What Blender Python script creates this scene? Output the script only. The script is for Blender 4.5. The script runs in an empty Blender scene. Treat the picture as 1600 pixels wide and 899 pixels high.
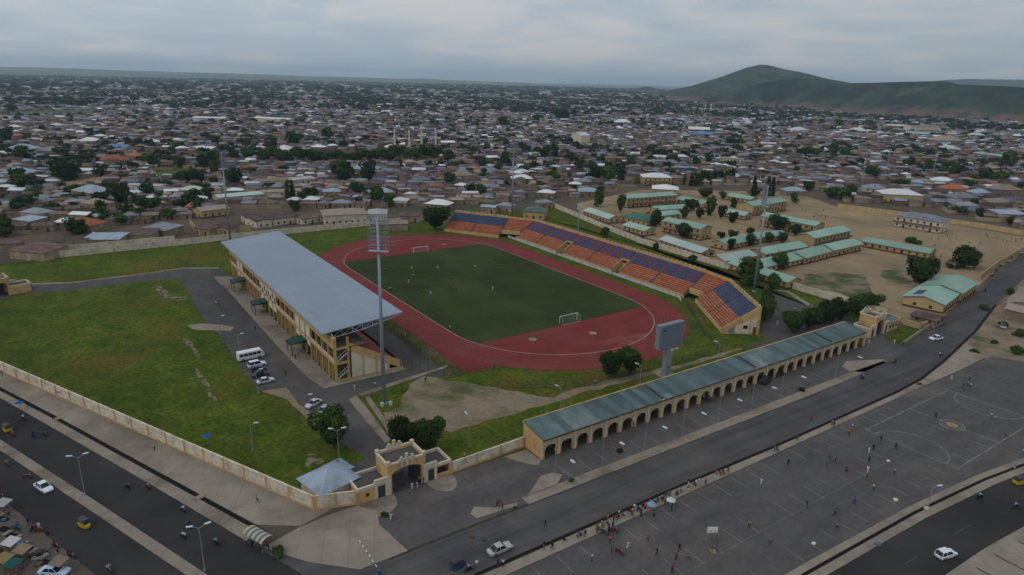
import bpy, bmesh, math, random
import numpy as np
from mathutils import Vector, Matrix
random.seed(7); RNG = np.random.default_rng(7)
PI = math.pi
# ------------------------------------------------------------------ camera (world X,Y = long / short axis of the stadium)
HC, TH, RO, FPX = 75.8, .298, .0236, 1054.0
_C = np.array([-12.74, 253.1]); _PH = -.9687
_e1 = np.array([math.cos(_PH), math.sin(_PH)]); _e2 = np.array([-_e1[1], _e1[0]])
def _rot(v): return np.array([v[0]*_e1[0]+v[1]*_e1[1], v[0]*_e2[0]+v[1]*_e2[1], v[2]])
CAM = np.array([(-_C)@_e1, (-_C)@_e2, HC])
_fw = np.array([0, math.cos(TH), -math.sin(TH)]); _r0 = np.array([1., 0, 0]); _u0 = np.cross(_r0, _fw)
FW = _rot(_fw); RT = _rot(math.cos(RO)*_r0+math.sin(RO)*_u0); UP = _rot(-math.sin(RO)*_r0+math.cos(RO)*_u0)
def ray_dir(x, y): return FW+(x-800)/FPX*RT-(y-449.5)/FPX*UP
def P(x, y, z=0.0):                      # point of the ground (height z) seen at photo pixel x, y
    d = ray_dir(x, y); t = (z-HC)/d[2]; return (CAM[0]+d[0]*t, CAM[1]+d[1]*t, z)
def RAY(x, y, dist):                     # point at a horizontal distance along a sight line
    d = ray_dir(x, y); t = dist/math.hypot(d[0], d[1]); return tuple(CAM+d*t)
def Q(X):
    d = np.array(X, float)-CAM; k = d@FW
    return 800+FPX*(d@RT)/k, 449.5-FPX*(d@UP)/k
def DEP(x, y): return float((np.array(P(x, y))-CAM)@FW)
def MPP(x, y): return DEP(x, y)/FPX      # metres per photo pixel there
def ZT(bx, by, ty):
    b = P(bx, by); lo, hi = 0., 400.
    for _ in range(40):
        m = (lo+hi)/2
        if Q((b[0], b[1], m))[1] > ty: lo = m
        else: hi = m
    return lo
scene = bpy.context.scene
COL = scene.collection
cd = bpy.data.cameras.new('camera'); cam = bpy.data.objects.new('camera', cd); COL.objects.link(cam)
cd.sensor_width = 36; cd.lens = 36*FPX/1600; cd.clip_start = 1; cd.clip_end = 90000
M = Matrix(((RT[0], UP[0], -FW[0], CAM[0]), (RT[1], UP[1], -FW[1], CAM[1]), (RT[2], UP[2], -FW[2], CAM[2]), (0, 0, 0, 1)))
cam.matrix_world = M
scene.camera = cam
# ------------------------------------------------------------------ sky, sun, exposure
SUN_EL, SUN_AZ = math.radians(48), math.atan2(-.2, -1.0)      # azimuth in world XY of the direction towards the sun
SUN_AZ = math.atan2(FW[1], FW[0])+math.radians(125)           # behind the drone, to the left
w = bpy.data.worlds.new('World'); scene.world = w; w.use_nodes = True
nt = w.node_tree; N = nt.nodes; LK = nt.links; N.clear()
def nd(t, **k):
    n = N.new(t)
    for a, b in k.items(): setattr(n, a, b)
    return n
out = nd('ShaderNodeOutputWorld'); bg = nd('ShaderNodeBackground'); bg.inputs[1].default_value = .1
LK.new(bg.outputs[0], out.inputs[0])
tc = nd('ShaderNodeTexCoord'); sep = nd('ShaderNodeSeparateXYZ'); LK.new(tc.outputs['Generated'], sep.inputs[0])
mx = nd('ShaderNodeMath', operation='MAXIMUM'); LK.new(sep.outputs[2], mx.inputs[0]); mx.inputs[1].default_value = .004
cmb = nd('ShaderNodeCombineXYZ'); LK.new(sep.outputs[0], cmb.inputs[0]); LK.new(sep.outputs[1], cmb.inputs[1]); LK.new(mx.outputs[0], cmb.inputs[2])
sky = nd('ShaderNodeTexSky', sky_type='NISHITA', sun_disc=False, sun_elevation=SUN_EL, altitude=600, air_density=1.3, dust_density=2.0)
sky.sun_rotation = PI/2-SUN_AZ
LK.new(cmb.outputs[0], sky.inputs[0])
# cloud layer: direction projected on a flat ceiling (x/(z+k), y/(z+k))
ad = nd('ShaderNodeMath', operation='ADD'); LK.new(mx.outputs[0], ad.inputs[0]); ad.inputs[1].default_value = .16
dv = nd('ShaderNodeVectorMath', operation='DIVIDE'); cb2 = nd('ShaderNodeCombineXYZ')
for i in range(3): LK.new(ad.outputs[0], cb2.inputs[i])
LK.new(cmb.outputs[0], dv.inputs[0]); LK.new(cb2.outputs[0], dv.inputs[1])
n1 = nd('ShaderNodeTexNoise'); n1.inputs['Scale'].default_value = 1.15; n1.inputs['Detail'].default_value = 6; n1.inputs['Roughness'].default_value = .52; n1.inputs['Distortion'].default_value = .35
LK.new(dv.outputs[0], n1.inputs['Vector'])
cr = nd('ShaderNodeValToRGB'); LK.new(n1.outputs[0], cr.inputs[0])
e = cr.color_ramp.elements
e[0].position = .40; e[0].color = (3.9, 4.65, 5.5, 1); e[1].position = .62; e[1].color = (5.75, 5.75, 5.9, 1)
x = cr.color_ramp.elements.new(.5); x.color = (4.5, 5.1, 5.8, 1)
# brighter overhead than at the horizon, and a warmer brighter bank to the left
mr = nd('ShaderNodeMapRange'); LK.new(mx.outputs[0], mr.inputs[0]); mr.inputs[1].default_value = 0; mr.inputs[2].default_value = .5; mr.inputs[3].default_value = .97; mr.inputs[4].default_value = 1.36
dl = nd('ShaderNodeVectorMath', operation='DOT_PRODUCT'); LK.new(tc.outputs['Generated'], dl.inputs[0]); dl.inputs[1].default_value = tuple(-RT)
mr2 = nd('ShaderNodeMapRange'); LK.new(dl.outputs['Value'], mr2.inputs[0]); mr2.inputs[1].default_value = -.6; mr2.inputs[2].default_value = .6; mr2.inputs[3].default_value = .84; mr2.inputs[4].default_value = 1.12
ml = nd('ShaderNodeMath', operation='MULTIPLY'); LK.new(mr.outputs[0], ml.inputs[0]); LK.new(mr2.outputs[0], ml.inputs[1])
vm = nd('ShaderNodeVectorMath', operation='SCALE'); LK.new(cr.outputs[0], vm.inputs[0]); LK.new(ml.outputs[0], vm.inputs['Scale'])
mixc = nd('ShaderNodeMix', data_type='RGBA'); mixc.inputs[0].default_value = .88
LK.new(sky.outputs[0], mixc.inputs[6]); LK.new(vm.outputs[0], mixc.inputs[7]); LK.new(mixc.outputs[2], bg.inputs[0])
sl = bpy.data.lights.new('sun', 'SUN'); sl.energy = .55; sl.angle = math.radians(20); sl.color = (1, .95, .88)
so = bpy.data.objects.new('sun', sl); COL.objects.link(so)
sd = Vector((math.cos(SUN_EL)*math.cos(SUN_AZ), math.cos(SUN_EL)*math.sin(SUN_AZ), math.sin(SUN_EL)))
so.rotation_euler = sd.to_track_quat('Z', 'Y').to_euler(); so.location = (0, 0, 500)
vs = scene.view_settings; scene.display_settings.display_device = 'sRGB'
vs.view_transform = 'Standard'; vs.look = 'None'; vs.exposure = 0.0; vs.gamma = 1; vs.use_curve_mapping = False
scene.cycles.volume_bounces = 0; scene.cycles.max_bounces = 5; scene.cycles.transparent_max_bounces = 12
# ------------------------------------------------------------------ helpers
class MB:
    "collects shapes of one mesh; mi = material index of the faces being added"
    def __init__(s): s.v = []; s.f = []; s.m = []; s.mi = 0; s.T = None
    def p(s, c):
        if s.T: c = s.T(c)
        s.v.append(tuple(c)); return len(s.v)-1
    def face(s, pts):
        s.f.append([s.p(c) for c in pts]); s.m.append(s.mi)
    def box(s, x0, x1, y0, y1, z0, z1):
        i = [s.p(c) for c in ((x0,y0,z0),(x1,y0,z0),(x1,y1,z0),(x0,y1,z0),(x0,y0,z1),(x1,y0,z1),(x1,y1,z1),(x0,y1,z1))]
        for q in ((0,3,2,1),(4,5,6,7),(0,1,5,4),(1,2,6,5),(2,3,7,6),(3,0,4,7)): s.f.append([i[k] for k in q]); s.m.append(s.mi)
    def prism(s, poly, z0, z1, bottom=True):
        n = len(poly); a = [s.p((x[0], x[1], z0)) for x in poly]; b = [s.p((x[0], x[1], z1)) for x in poly]
        for k in range(n): s.f.append([a[k], a[(k+1) % n], b[(k+1) % n], b[k]]); s.m.append(s.mi)
        s.f.append(b); s.m.append(s.mi)
        if bottom: s.f.append(a[::-1]); s.m.append(s.mi)
    def tube(s, a, b, r0, r1=None, n=8):
        r1 = r0 if r1 is None else r1; a = Vector(a); b = Vector(b); d = (b-a).normalized()
        q = Vector((1,0,0)) if abs(d.x) < .9 else Vector((0,1,0)); e = d.cross(q).normalized(); g = d.cross(e)
        A = [s.p(a+r0*(math.cos(t)*e+math.sin(t)*g)) for t in [2*PI*k/n for k in range(n)]]
        B = [s.p(b+r1*(math.cos(t)*e+math.sin(t)*g)) for t in [2*PI*k/n for k in range(n)]]
        for k in range(n): s.f.append([A[k], A[(k+1) % n], B[(k+1) % n], B[k]]); s.m.append(s.mi)
        s.f.append(B); s.m.append(s.mi); s.f.append(A[::-1]); s.m.append(s.mi)
    def ring(s, c, R, r, axis='y', n=14, k=6):
        for i in range(n):
            pass
        I = []
        for i in range(n):
            t = 2*PI*i/n; row = []
            for j in range(k):
                u = 2*PI*j/k; rr = R+r*math.cos(u); h = r*math.sin(u)
                row.append(s.p((c[0]+rr*math.cos(t), c[1]+h, c[2]+rr*math.sin(t))))
            I.append(row)
        for i in range(n):
            for j in range(k):
                s.f.append([I[i][j], I[i][(j+1) % k], I[(i+1) % n][(j+1) % k], I[(i+1) % n][j]]); s.m.append(s.mi)
    def build(s, name, mats, parent=None, smooth=False):
        me = bpy.data.meshes.new(name); me.from_pydata(s.v, [], s.f)
        if not isinstance(mats, (list, tuple)): mats = [mats]
        for m in mats: me.materials.append(m)
        if len(mats) > 1: me.polygons.foreach_set('material_index', s.m)
        bm = bmesh.new(); bm.from_mesh(me); bmesh.ops.recalc_face_normals(bm, faces=bm.faces); bm.to_mesh(me); bm.free()
        if smooth: me.polygons.foreach_set('use_smooth', [True]*len(me.polygons))
        o = bpy.data.objects.new(name, me); COL.objects.link(o)
        if parent: o.parent = parent
        return o
def empty(name, loc, rz=0):
    o = bpy.data.objects.new(name, None); COL.objects.link(o); o.location = loc; o.rotation_euler = (0, 0, rz); o.empty_display_size = .5; return o
def tag(o, label=None, cat=None, group=None, kind=None):
    if label: o['label'] = label
    if cat: o['category'] = cat
    if group: o['group'] = group
    if kind: o['kind'] = kind
    return o
def struct(o, kind='structure'): o['kind'] = kind; return o
def copy_tree(o, parent=None):
    c = o.copy(); COL.objects.link(c); c.parent = parent
    for ch in o.children: copy_tree(ch, c)
    return c
# ------------------------------------------------------------------ materials
MT = {}
def mat(name, c1, c2=None, scale=1.0, rough=.85, detail=4, c3=None, s3=.05, bump=0, rnd=0, lo=.35, hi=.65, coords='Object', metal=0, rowx=None):
    m = bpy.data.materials.new(name); m.use_nodes = True; t = m.node_tree; b = t.nodes['Principled BSDF']
    b.inputs['Roughness'].default_value = rough; b.inputs['Metallic'].default_value = metal
    b.inputs['Specular IOR Level'].default_value = .06 if rough >= .8 else .3
    c2 = c2 or tuple(x*.82 for x in c1)
    tcn = t.nodes.new('ShaderNodeTexCoord'); src = tcn.outputs[coords]
    no = t.nodes.new('ShaderNodeTexNoise'); no.inputs['Scale'].default_value = scale; no.inputs['Detail'].default_value = detail; no.inputs['Roughness'].default_value = .6
    t.links.new(src, no.inputs['Vector'])
    mp = t.nodes.new('ShaderNodeMapRange'); mp.inputs[1].default_value = lo; mp.inputs[2].default_value = hi; t.links.new(no.outputs[0], mp.inputs[0])
    mi = t.nodes.new('ShaderNodeMix'); mi.data_type = 'RGBA'; t.links.new(mp.outputs[0], mi.inputs[0])
    mi.inputs[6].default_value = (*c1, 1); mi.inputs[7].default_value = (*c2, 1); colr = mi.outputs[2]
    if c3:
        n3 = t.nodes.new('ShaderNodeTexNoise'); n3.inputs['Scale'].default_value = s3; n3.inputs['Detail'].default_value = 5; n3.inputs['Roughness'].default_value = .65; t.links.new(src, n3.inputs['Vector'])
        m3 = t.nodes.new('ShaderNodeMapRange'); m3.inputs[1].default_value = .5; m3.inputs[2].default_value = .66; t.links.new(n3.outputs[0], m3.inputs[0])
        x3 = t.nodes.new('ShaderNodeMix'); x3.data_type = 'RGBA'; t.links.new(m3.outputs[0], x3.inputs[0]); t.links.new(colr, x3.inputs[6]); x3.inputs[7].default_value = (*c3, 1); colr = x3.outputs[2]
    if rnd:
        oi = t.nodes.new('ShaderNodeObjectInfo'); mr = t.nodes.new('ShaderNodeMapRange'); mr.inputs[3].default_value = 1-rnd; mr.inputs[4].default_value = 1+rnd
        t.links.new(oi.outputs['Random'], mr.inputs[0]); sc = t.nodes.new('ShaderNodeVectorMath'); sc.operation = 'SCALE'
        t.links.new(colr, sc.inputs[0]); t.links.new(mr.outputs[0], sc.inputs['Scale']); colr = sc.outputs[0]
    t.links.new(colr, b.inputs['Base Color'])
    if bump:
        bp = t.nodes.new('ShaderNodeBump'); bp.inputs['Strength'].default_value = bump; bp.inputs['Distance'].default_value = .1
        t.links.new(no.outputs[0], bp.inputs['Height']); t.links.new(bp.outputs[0], b.inputs['Normal'])
    MT[name] = m; return m
def corrug(m, pitch, axis, amt=.12):
    "darker seams of metal sheets, running along one axis (object space)"
    t = m.node_tree; b = t.nodes['Principled BSDF']; lk = b.inputs['Base Color'].links[0]; src = lk.from_socket
    tcn = t.nodes.new('ShaderNodeTexCoord'); sx = t.nodes.new('ShaderNodeSeparateXYZ'); t.links.new(tcn.outputs['Object'], sx.inputs[0])
    dv = t.nodes.new('ShaderNodeMath'); dv.operation = 'DIVIDE'; t.links.new(sx.outputs[axis], dv.inputs[0]); dv.inputs[1].default_value = pitch
    fl = t.nodes.new('ShaderNodeMath'); fl.operation = 'FLOOR'; t.links.new(dv.outputs[0], fl.inputs[0])
    wn = t.nodes.new('ShaderNodeTexWhiteNoise'); wn.noise_dimensions = '1D'; t.links.new(fl.outputs[0], wn.inputs['W'])
    mr = t.nodes.new('ShaderNodeMapRange'); mr.inputs[3].default_value = 1-amt; mr.inputs[4].default_value = 1+amt; t.links.new(wn.outputs[0], mr.inputs[0])
    sc = t.nodes.new('ShaderNodeVectorMath'); sc.operation = 'SCALE'; t.links.new(src, sc.inputs[0]); t.links.new(mr.outputs[0], sc.inputs['Scale']); t.links.new(sc.outputs[0], b.inputs['Base Color'])
mat('grass', (.040,.069,.006), (.085,.100,.012), .16, 1, 12, (.098,.078,.014), .03, bump=1.0, lo=.38, hi=.66)
mat('grass_strip', (.038,.053,.008), (.085,.074,.022), .22, 1, 8, (.13,.10,.06), .06, bump=.4)
mat('dirt', (.25,.185,.125), (.19,.15,.10), .12, 1, 7, (.085,.09,.035), .07, bump=.3)
mat('sand', (.31,.22,.125), (.24,.172,.105), .03, 1, 9, (.19,.145,.085), .018, bump=.2)
mat('city_soil', (.135,.095,.066), (.085,.068,.054), .02, 1, 8, (.06,.065,.04), .006)
mat('farmland', (.10,.12,.06), (.15,.13,.08), .0006, 1, 6, (.04,.06,.03), .0012)
mat('asphalt', (.088,.079,.074), (.070,.064,.062), .06, .9, 8, (.105,.092,.082), .03)
mat('asphalt_lot', (.096,.087,.081), (.080,.073,.069), .05, .9, 10, (.120,.104,.092), .05)
mat('asphalt_dark', (.062,.060,.064), (.082,.075,.071), .03, .85, 9, (.096,.086,.078), .02)
mat('asphalt_new', (.027,.026,.026), (.038,.036,.035), .05, .9, 9, (.047,.043,.040), .02)
mat('paving', (.28,.235,.18), (.225,.185,.145), .35, .95, 8, (.15,.12,.09), .09)
mat('concrete_tan', (.29,.245,.19), (.24,.20,.155), .2, .95, 8, (.19,.155,.12), .05)
mat('drain_dark', (.045,.038,.03), (.07,.055,.04), .6, 1)
mat('track_red', (.185,.033,.028), (.155,.029,.026), .08, .9, 7, (.165,.045,.042), .05)
mat('line_white', (.27,.26,.24), (.13,.122,.115), .5, .9, 8)
mat('lane_line', (.25,.16,.15), (.19,.10,.10), .5, .9)
mat('kerb_line', (.33,.26,.225), (.26,.18,.16), .4, .9)
mat('turf', (.026,.040,.012), (.038,.055,.015), .05, 1, 6, (.047,.060,.018), .022)
mat('turf_line', (.085,.115,.065), (.055,.08,.04), .4, 1)
mat('wall_cream', (.62,.54,.41), (.52,.45,.34), .25, .9, 8, (.40,.33,.24), .5, rnd=.04)
mat('wall_tan', (.55,.345,.145), (.48,.30,.13), .3, .9, 6, (.36,.25,.14), .4)
mat('wall_ochre', (.44,.32,.15), (.37,.27,.14), .3, .9, 6, rnd=.15)
mat('panel_cream', (.62,.56,.42), (.54,.48,.36), .3, .9)
mat('trim_cream', (.58,.50,.36), (.50,.42,.31), .5, .9)
mat('pillar_orange', (.38,.22,.09), (.32,.19,.09), .5, .9)
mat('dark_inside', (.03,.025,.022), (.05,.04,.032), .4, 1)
mat('brown_inside', (.12,.055,.035), (.08,.04,.03), .4, 1)
mat('roof_grey', (.225,.265,.31), (.21,.245,.29), .02, .6, 6, (.24,.28,.325), .05); corrug(MT['roof_grey'], 1.6, 0, .02)
mat('roof_teal', (.075,.115,.112), (.060,.095,.094), .1, .7, 6, (.15,.175,.165), .07); corrug(MT['roof_teal'], 1.9, 1, .28)
mat('roof_school', (.25,.37,.29), (.20,.31,.25), .1, .6, 5, rnd=.12)
mat('roof_school_pale', (.36,.43,.38), (.30,.37,.33), .1, .6, 5, rnd=.1)
mat('roof_dkgreen', (.03,.13,.085), (.025,.11,.07), .1, .6)
mat('roof_blueish', (.30,.36,.42), (.24,.29,.34), .3, .6, 5, (.20,.22,.24), .3)
mat('canopy_green', (.012,.06,.045), (.01,.045,.035), 1, .6)
mat('steel', (.30,.33,.37), (.25,.28,.31), 1, .5, metal=.3)
mat('steel_white', (.55,.57,.60), (.48,.50,.52), 1, .5)
mat('steel_dark', (.05,.05,.055), (.04,.04,.04), 1, .6)
mat('lamp_glass', (.55,.60,.66), (.5,.54,.6), 2, .25); mat('flood_glass', (.20,.22,.24), (.15,.165,.18), 1, .3)
mat('board_grey', (.20,.215,.23), (.165,.18,.195), .3, .6, 5)
mat('tier_concrete', (.15,.12,.095), (.10,.08,.065), .4, .95)
mat('seat_orange', (.56,.135,.040), (.43,.095,.030), 1.3, .7, 3, (.56,.22,.11), .5)
mat('seat_red', (.30,.035,.025), (.22,.03,.02), .8, .6)
mat('seat_blue', (.055,.11,.24), (.05,.09,.2), .8, .6)
mat('seat_darkblue', (.035,.08,.20), (.03,.065,.16), .8, .7)
mat('white_paint', (.75,.75,.73), (.68,.67,.65), 1, .5)
mat('banner_white', (.55,.55,.55), (.35,.35,.36), .5, .8)
mat('bark', (.09,.065,.045), (.06,.045,.03), 2, 1)
mat('leaf', (.020,.045,.010), (.040,.072,.016), .6, .95, 3, (.062,.088,.020), .4, rnd=.45)
mat('leaf_far', (.019,.037,.012), (.033,.053,.018), .02, 1, 3, (.034,.048,.022), .01)
mat('rust_roof', (.140,.083,.068), (.090,.064,.060), .45, .85, 6, (.20,.15,.12), .25, rnd=.35)
mat('rust_roof_dark', (.085,.055,.046), (.06,.045,.04), .5, .85, 6, (.13,.085,.065), .25, rnd=.3)
mat('rust_roof_pale', (.22,.165,.135), (.15,.10,.075), .5, .85, 6, (.12,.075,.055), .3, rnd=.3)
mat('dull_white_roof', (.36,.36,.35), (.31,.31,.30), .3, .7)
mat('grey_roof', (.20,.22,.25), (.15,.16,.18), .3, .7, 6, (.17,.12,.10), .3, rnd=.3)
mat('white_roof', (.62,.62,.60), (.54,.54,.52), .3, .6, 4, rnd=.15)
mat('tan_roof', (.30,.24,.18), (.24,.19,.15), .3, .8, 5, rnd=.2)
mat('orange_roof', (.38,.13,.06), (.30,.10,.05), .3, .8, 5, rnd=.15)
mat('blue_roof', (.10,.22,.42), (.09,.19,.36), .3, .7, 5)
mat('house_wall', (.25,.18,.125), (.19,.14,.095), .4, .95, 5, (.34,.27,.18), .3, rnd=.3)
mat('skin', (.07,.035,.02), (.06,.03,.018), 3, .6)
mat('hair', (.008,.007,.006), (.01,.008,.007), 3, .9)
mat('tyre', (.012,.012,.012), (.02,.02,.02), 3, .9)
mat('rim', (.35,.36,.38), (.3,.3,.32), 3, .4, metal=.7)
mat('car_glass', (.012,.015,.018), (.018,.02,.024), 1, .12)
mat('headlight', (.6,.62,.65), (.5,.5,.5), 3, .15)
mat('taillight', (.35,.02,.02), (.3,.02,.02), 3, .2)
mat('pit', (.012,.010,.008), (.02,.016,.012), 1, 1)
mat('wood', (.14,.10,.065), (.10,.075,.05), 1.2, .9)
mat('hill', (.014,.034,.022), (.032,.052,.030), .008, 1, 12, (.050,.056,.042), .014, bump=1.0)
mat('earth_red', (.24,.12,.075), (.18,.10,.065), .02, 1, 8)
mat('mint', (.42,.52,.45), (.36,.46,.40), .3, .8)
CL = {}
def paint(rgb, rough=.45):
    k = (tuple(round(c, 3) for c in rgb), rough)
    if k not in CL: CL[k] = mat('paint_%d' % len(CL), rgb, tuple(c*.88 for c in rgb), 2, rough)
    return CL[k]
def cloth(rgb): return paint(rgb, .9)
def streak(m, vec, amt, lo=.35, hi=.65, det=5):
    "wear running along one direction: multiplies the base colour by stretched noise"
    t = m.node_tree; b = t.nodes['Principled BSDF']; src = b.inputs['Base Color'].links[0].from_socket
    tcn = t.nodes.new('ShaderNodeTexCoord'); mp = t.nodes.new('ShaderNodeMapping'); mp.inputs['Scale'].default_value = vec; t.links.new(tcn.outputs['Object'], mp.inputs[0])
    n = t.nodes.new('ShaderNodeTexNoise'); n.inputs['Scale'].default_value = 1; n.inputs['Detail'].default_value = det; n.inputs['Roughness'].default_value = .6; t.links.new(mp.outputs[0], n.inputs['Vector'])
    mr = t.nodes.new('ShaderNodeMapRange'); mr.inputs[1].default_value = lo; mr.inputs[2].default_value = hi; mr.inputs[3].default_value = 1-amt; mr.inputs[4].default_value = 1+amt; t.links.new(n.outputs[0], mr.inputs[0])
    sc = t.nodes.new('ShaderNodeVectorMath'); sc.operation = 'SCALE'; t.links.new(src, sc.inputs[0]); t.links.new(mr.outputs[0], sc.inputs['Scale']); t.links.new(sc.outputs[0], b.inputs['Base Color'])
def joints(m, size, rot=0, dark=.7):
    "expansion joints of cast concrete slabs"
    t = m.node_tree; b = t.nodes['Principled BSDF']; src = b.inputs['Base Color'].links[0].from_socket
    tcn = t.nodes.new('ShaderNodeTexCoord'); mp = t.nodes.new('ShaderNodeMapping'); mp.inputs['Rotation'].default_value = (0, 0, rot); t.links.new(tcn.outputs['Object'], mp.inputs[0])
    n = t.nodes.new('ShaderNodeTexBrick'); n.offset = 0; n.inputs['Scale'].default_value = 1; n.inputs['Brick Width'].default_value = size; n.inputs['Row Height'].default_value = size; n.inputs['Mortar Size'].default_value = .06; n.inputs['Mortar Smooth'].default_value = .4
    n.inputs['Color1'].default_value = (1, 1, 1, 1); n.inputs['Color2'].default_value = (.90, .90, .90, 1); n.inputs['Mortar'].default_value = (dark, dark, dark, 1); t.links.new(mp.outputs[0], n.inputs['Vector'])
    mu = t.nodes.new('ShaderNodeMix'); mu.data_type = 'RGBA'; mu.blend_type = 'MULTIPLY'; mu.inputs[0].default_value = 1; t.links.new(src, mu.inputs[6]); t.links.new(n.outputs[0], mu.inputs[7]); t.links.new(mu.outputs[2], b.inputs['Base Color'])
streak(MT['asphalt_dark'], (.55,.02,.1), .20); streak(MT['asphalt_dark'], (.09,.12,.1), .12); streak(MT['asphalt_new'], (.06,.08,.1), .16); streak(MT['asphalt_lot'], (.25,.07,.1), .14, det=8); streak(MT['asphalt_lot'], (.9,.9,.1), .08, det=3); streak(MT['asphalt'], (.12,.2,.1), .14)
streak(MT['grass'], (.9,.9,.1), .30, .38, .62, 5); streak(MT['grass'], (.035,.05,.1), .16); streak(MT['grass_strip'], (.9,.9,.1), .3, .38, .62); streak(MT['dirt'], (.7,.7,.1), .12); streak(MT['sand'], (.05,.25,.1), .12); streak(MT['turf'], (.02,.09,.1), .14)
streak(MT['roof_grey'], (.03,.35,.1), .035); streak(MT['roof_teal'], (.3,.5,.1), .12); streak(MT['wall_cream'], (.8,.8,.25), .10); streak(MT['wall_tan'], (.7,.7,.2), .08); streak(MT['track_red'], (.15,.15,.1), .08)
streak(MT['hill'], (.01,.01,.004), .35, .40, .60, 8); streak(MT['hill'], (.035,.035,.01), .25, .40, .60, 6)
joints(MT['concrete_tan'], 4.2, .42, .72); joints(MT['paving'], 2.4, .42, .8)
mat('worn_grass', (.21,.165,.11), (.055,.07,.015), .5, 1, 9, lo=.44, hi=.56)
# dark drifts and tyre paths on the roads, flecks on the blue seats, relief on hills
def flecks(m, base, other, cell, thr):
    t = m.node_tree; b = t.nodes['Principled BSDF']
    tcn = t.nodes.new('ShaderNodeTexCoord'); sc = t.nodes.new('ShaderNodeVectorMath'); sc.operation = 'DIVIDE'; t.links.new(tcn.outputs['Object'], sc.inputs[0]); sc.inputs[1].default_value = cell
    fl = t.nodes.new('ShaderNodeVectorMath'); fl.operation = 'FLOOR'; t.links.new(sc.outputs[0], fl.inputs[0])
    wn = t.nodes.new('ShaderNodeTexWhiteNoise'); t.links.new(fl.outputs[0], wn.inputs['Vector'])
    n = t.nodes.new('ShaderNodeTexNoise'); n.inputs['Scale'].default_value = .22; t.links.new(tcn.outputs['Object'], n.inputs['Vector'])
    a = t.nodes.new('ShaderNodeMath'); a.operation = 'MULTIPLY_ADD'; t.links.new(n.outputs[0], a.inputs[0]); a.inputs[1].default_value = .9; t.links.new(wn.outputs[0], a.inputs[2])
    g = t.nodes.new('ShaderNodeMath'); g.operation = 'GREATER_THAN'; t.links.new(a.outputs[0], g.inputs[0]); g.inputs[1].default_value = thr
    mi = t.nodes.new('ShaderNodeMix'); mi.data_type = 'RGBA'; t.links.new(g.outputs[0], mi.inputs[0]); mi.inputs[6].default_value = (*base, 1); mi.inputs[7].default_value = (*other, 1)
    t.links.new(mi.outputs[2], b.inputs['Base Color'])
mat('seat_blue_mixed', (.06,.1,.2)); flecks(MT['seat_blue_mixed'], (.038,.085,.21), (.36,.04,.035), (1.0, .79, .48), 1.17)
def attr_mat(name, rough=.8):
    m = mat(name, (1,1,1), (.78,.78,.78), .35, rough, 4); t = m.node_tree; b = t.nodes['Principled BSDF']
    a = t.nodes.new('ShaderNodeAttribute'); a.attribute_name = 'tint'; src = b.inputs['Base Color'].links[0].from_socket
    mu = t.nodes.new('ShaderNodeMix'); mu.data_type = 'RGBA'; mu.blend_type = 'MULTIPLY'; mu.inputs[0].default_value = 1
    t.links.new(a.outputs['Color'], mu.inputs[6]); t.links.new(src, mu.inputs[7]); t.links.new(mu.outputs[2], b.inputs['Base Color']); return m
attr_mat('tinted')
# ------------------------------------------------------------------ labels: every repeat is told apart by its look and the nearest landmark
LM = {}
def landmark(name, px, py): LM[name] = (px, py)
TODO = []
def later(o, look, cat, group=None, loc=None):
    p = Q(loc or o.location); TODO.append((o, look, cat, group, p))
ORD = ['nearest', 'second nearest', 'third nearest', 'fourth nearest', 'fifth nearest', 'sixth nearest', 'seventh nearest', 'eighth nearest', 'ninth nearest', 'tenth nearest']
def finish_labels():
    cells = {}
    for o, look, cat, group, p in TODO:
        if cat: o['category'] = cat
        if group: o['group'] = group
        best = min(LM, key=lambda k: math.hypot(LM[k][0]-p[0], (LM[k][1]-p[1])*1.6))
        dx = p[0]-LM[best][0]; dy = p[1]-LM[best][1]
        if abs(dx) > abs(dy)*1.3: d = 'right of' if dx > 0 else 'left of'
        else: d = 'in front of' if dy > 0 else 'behind'
        cells.setdefault((look, best, d), []).append((math.hypot(dx, dy), o))
    for (look, best, d), L in cells.items():
        L.sort(key=lambda t: t[0])
        for i, (q, o) in enumerate(L):
            if i == 0: o['label'] = '%s %s %s' % (look, ('just '+d) if len(L) == 1 else 'nearest '+d, best) if d not in ('behind', 'in front of') else '%s %s %s' % (look, ('just ' if len(L) == 1 else 'nearest ')+d, best)
            elif i < 10: o['label'] = '%s, %s %s %s' % (look, ORD[i], d, best)
            else: o['label'] = '%s, %dth out %s %s' % (look, i+1, d, best)
# ------------------------------------------------------------------ ground, hills, haze
def px(L, z=0): return [P(a, b) for a, b in L]
def jag(poly, step, amp, seed=1):
    r = random.Random(seed); out = []
    for k in range(len(poly)):
        a = Vector(poly[k][:2]); b = Vector(poly[(k+1) % len(poly)][:2]); L = (b-a).length; n = max(1, int(L/step))
        nr = Vector((-(b-a).y, (b-a).x)).normalized() if L else Vector((0, 0))
        for i in range(n):
            c = a+(b-a)*(i/n)+nr*r.uniform(-amp, amp)*(1 if i else .4); out.append((c.x, c.y))
    return out
def sheet(name, poly, z, m, kind='structure'):
    me = bpy.data.meshes.new(name); bm = bmesh.new()
    f = bm.faces.new([bm.verts.new((c[0], c[1], z)) for c in poly]); bm.normal_update()
    if f.normal.z < 0: f.normal_flip()
    bmesh.ops.triangulate(bm, faces=bm.faces[:], ngon_method='EAR_CLIP'); bm.to_mesh(me); bm.free(); me.materials.append(m)
    o = bpy.data.objects.new(name, me); COL.objects.link(o); o['kind'] = kind; return o
def slab(name, poly, z0, z1, m):                         # raised strip with kerb faces
    mb = MB(); mb.prism(poly, z0, z1, False); o = mb.build(name, m); o['kind'] = 'structure'; return o
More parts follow.
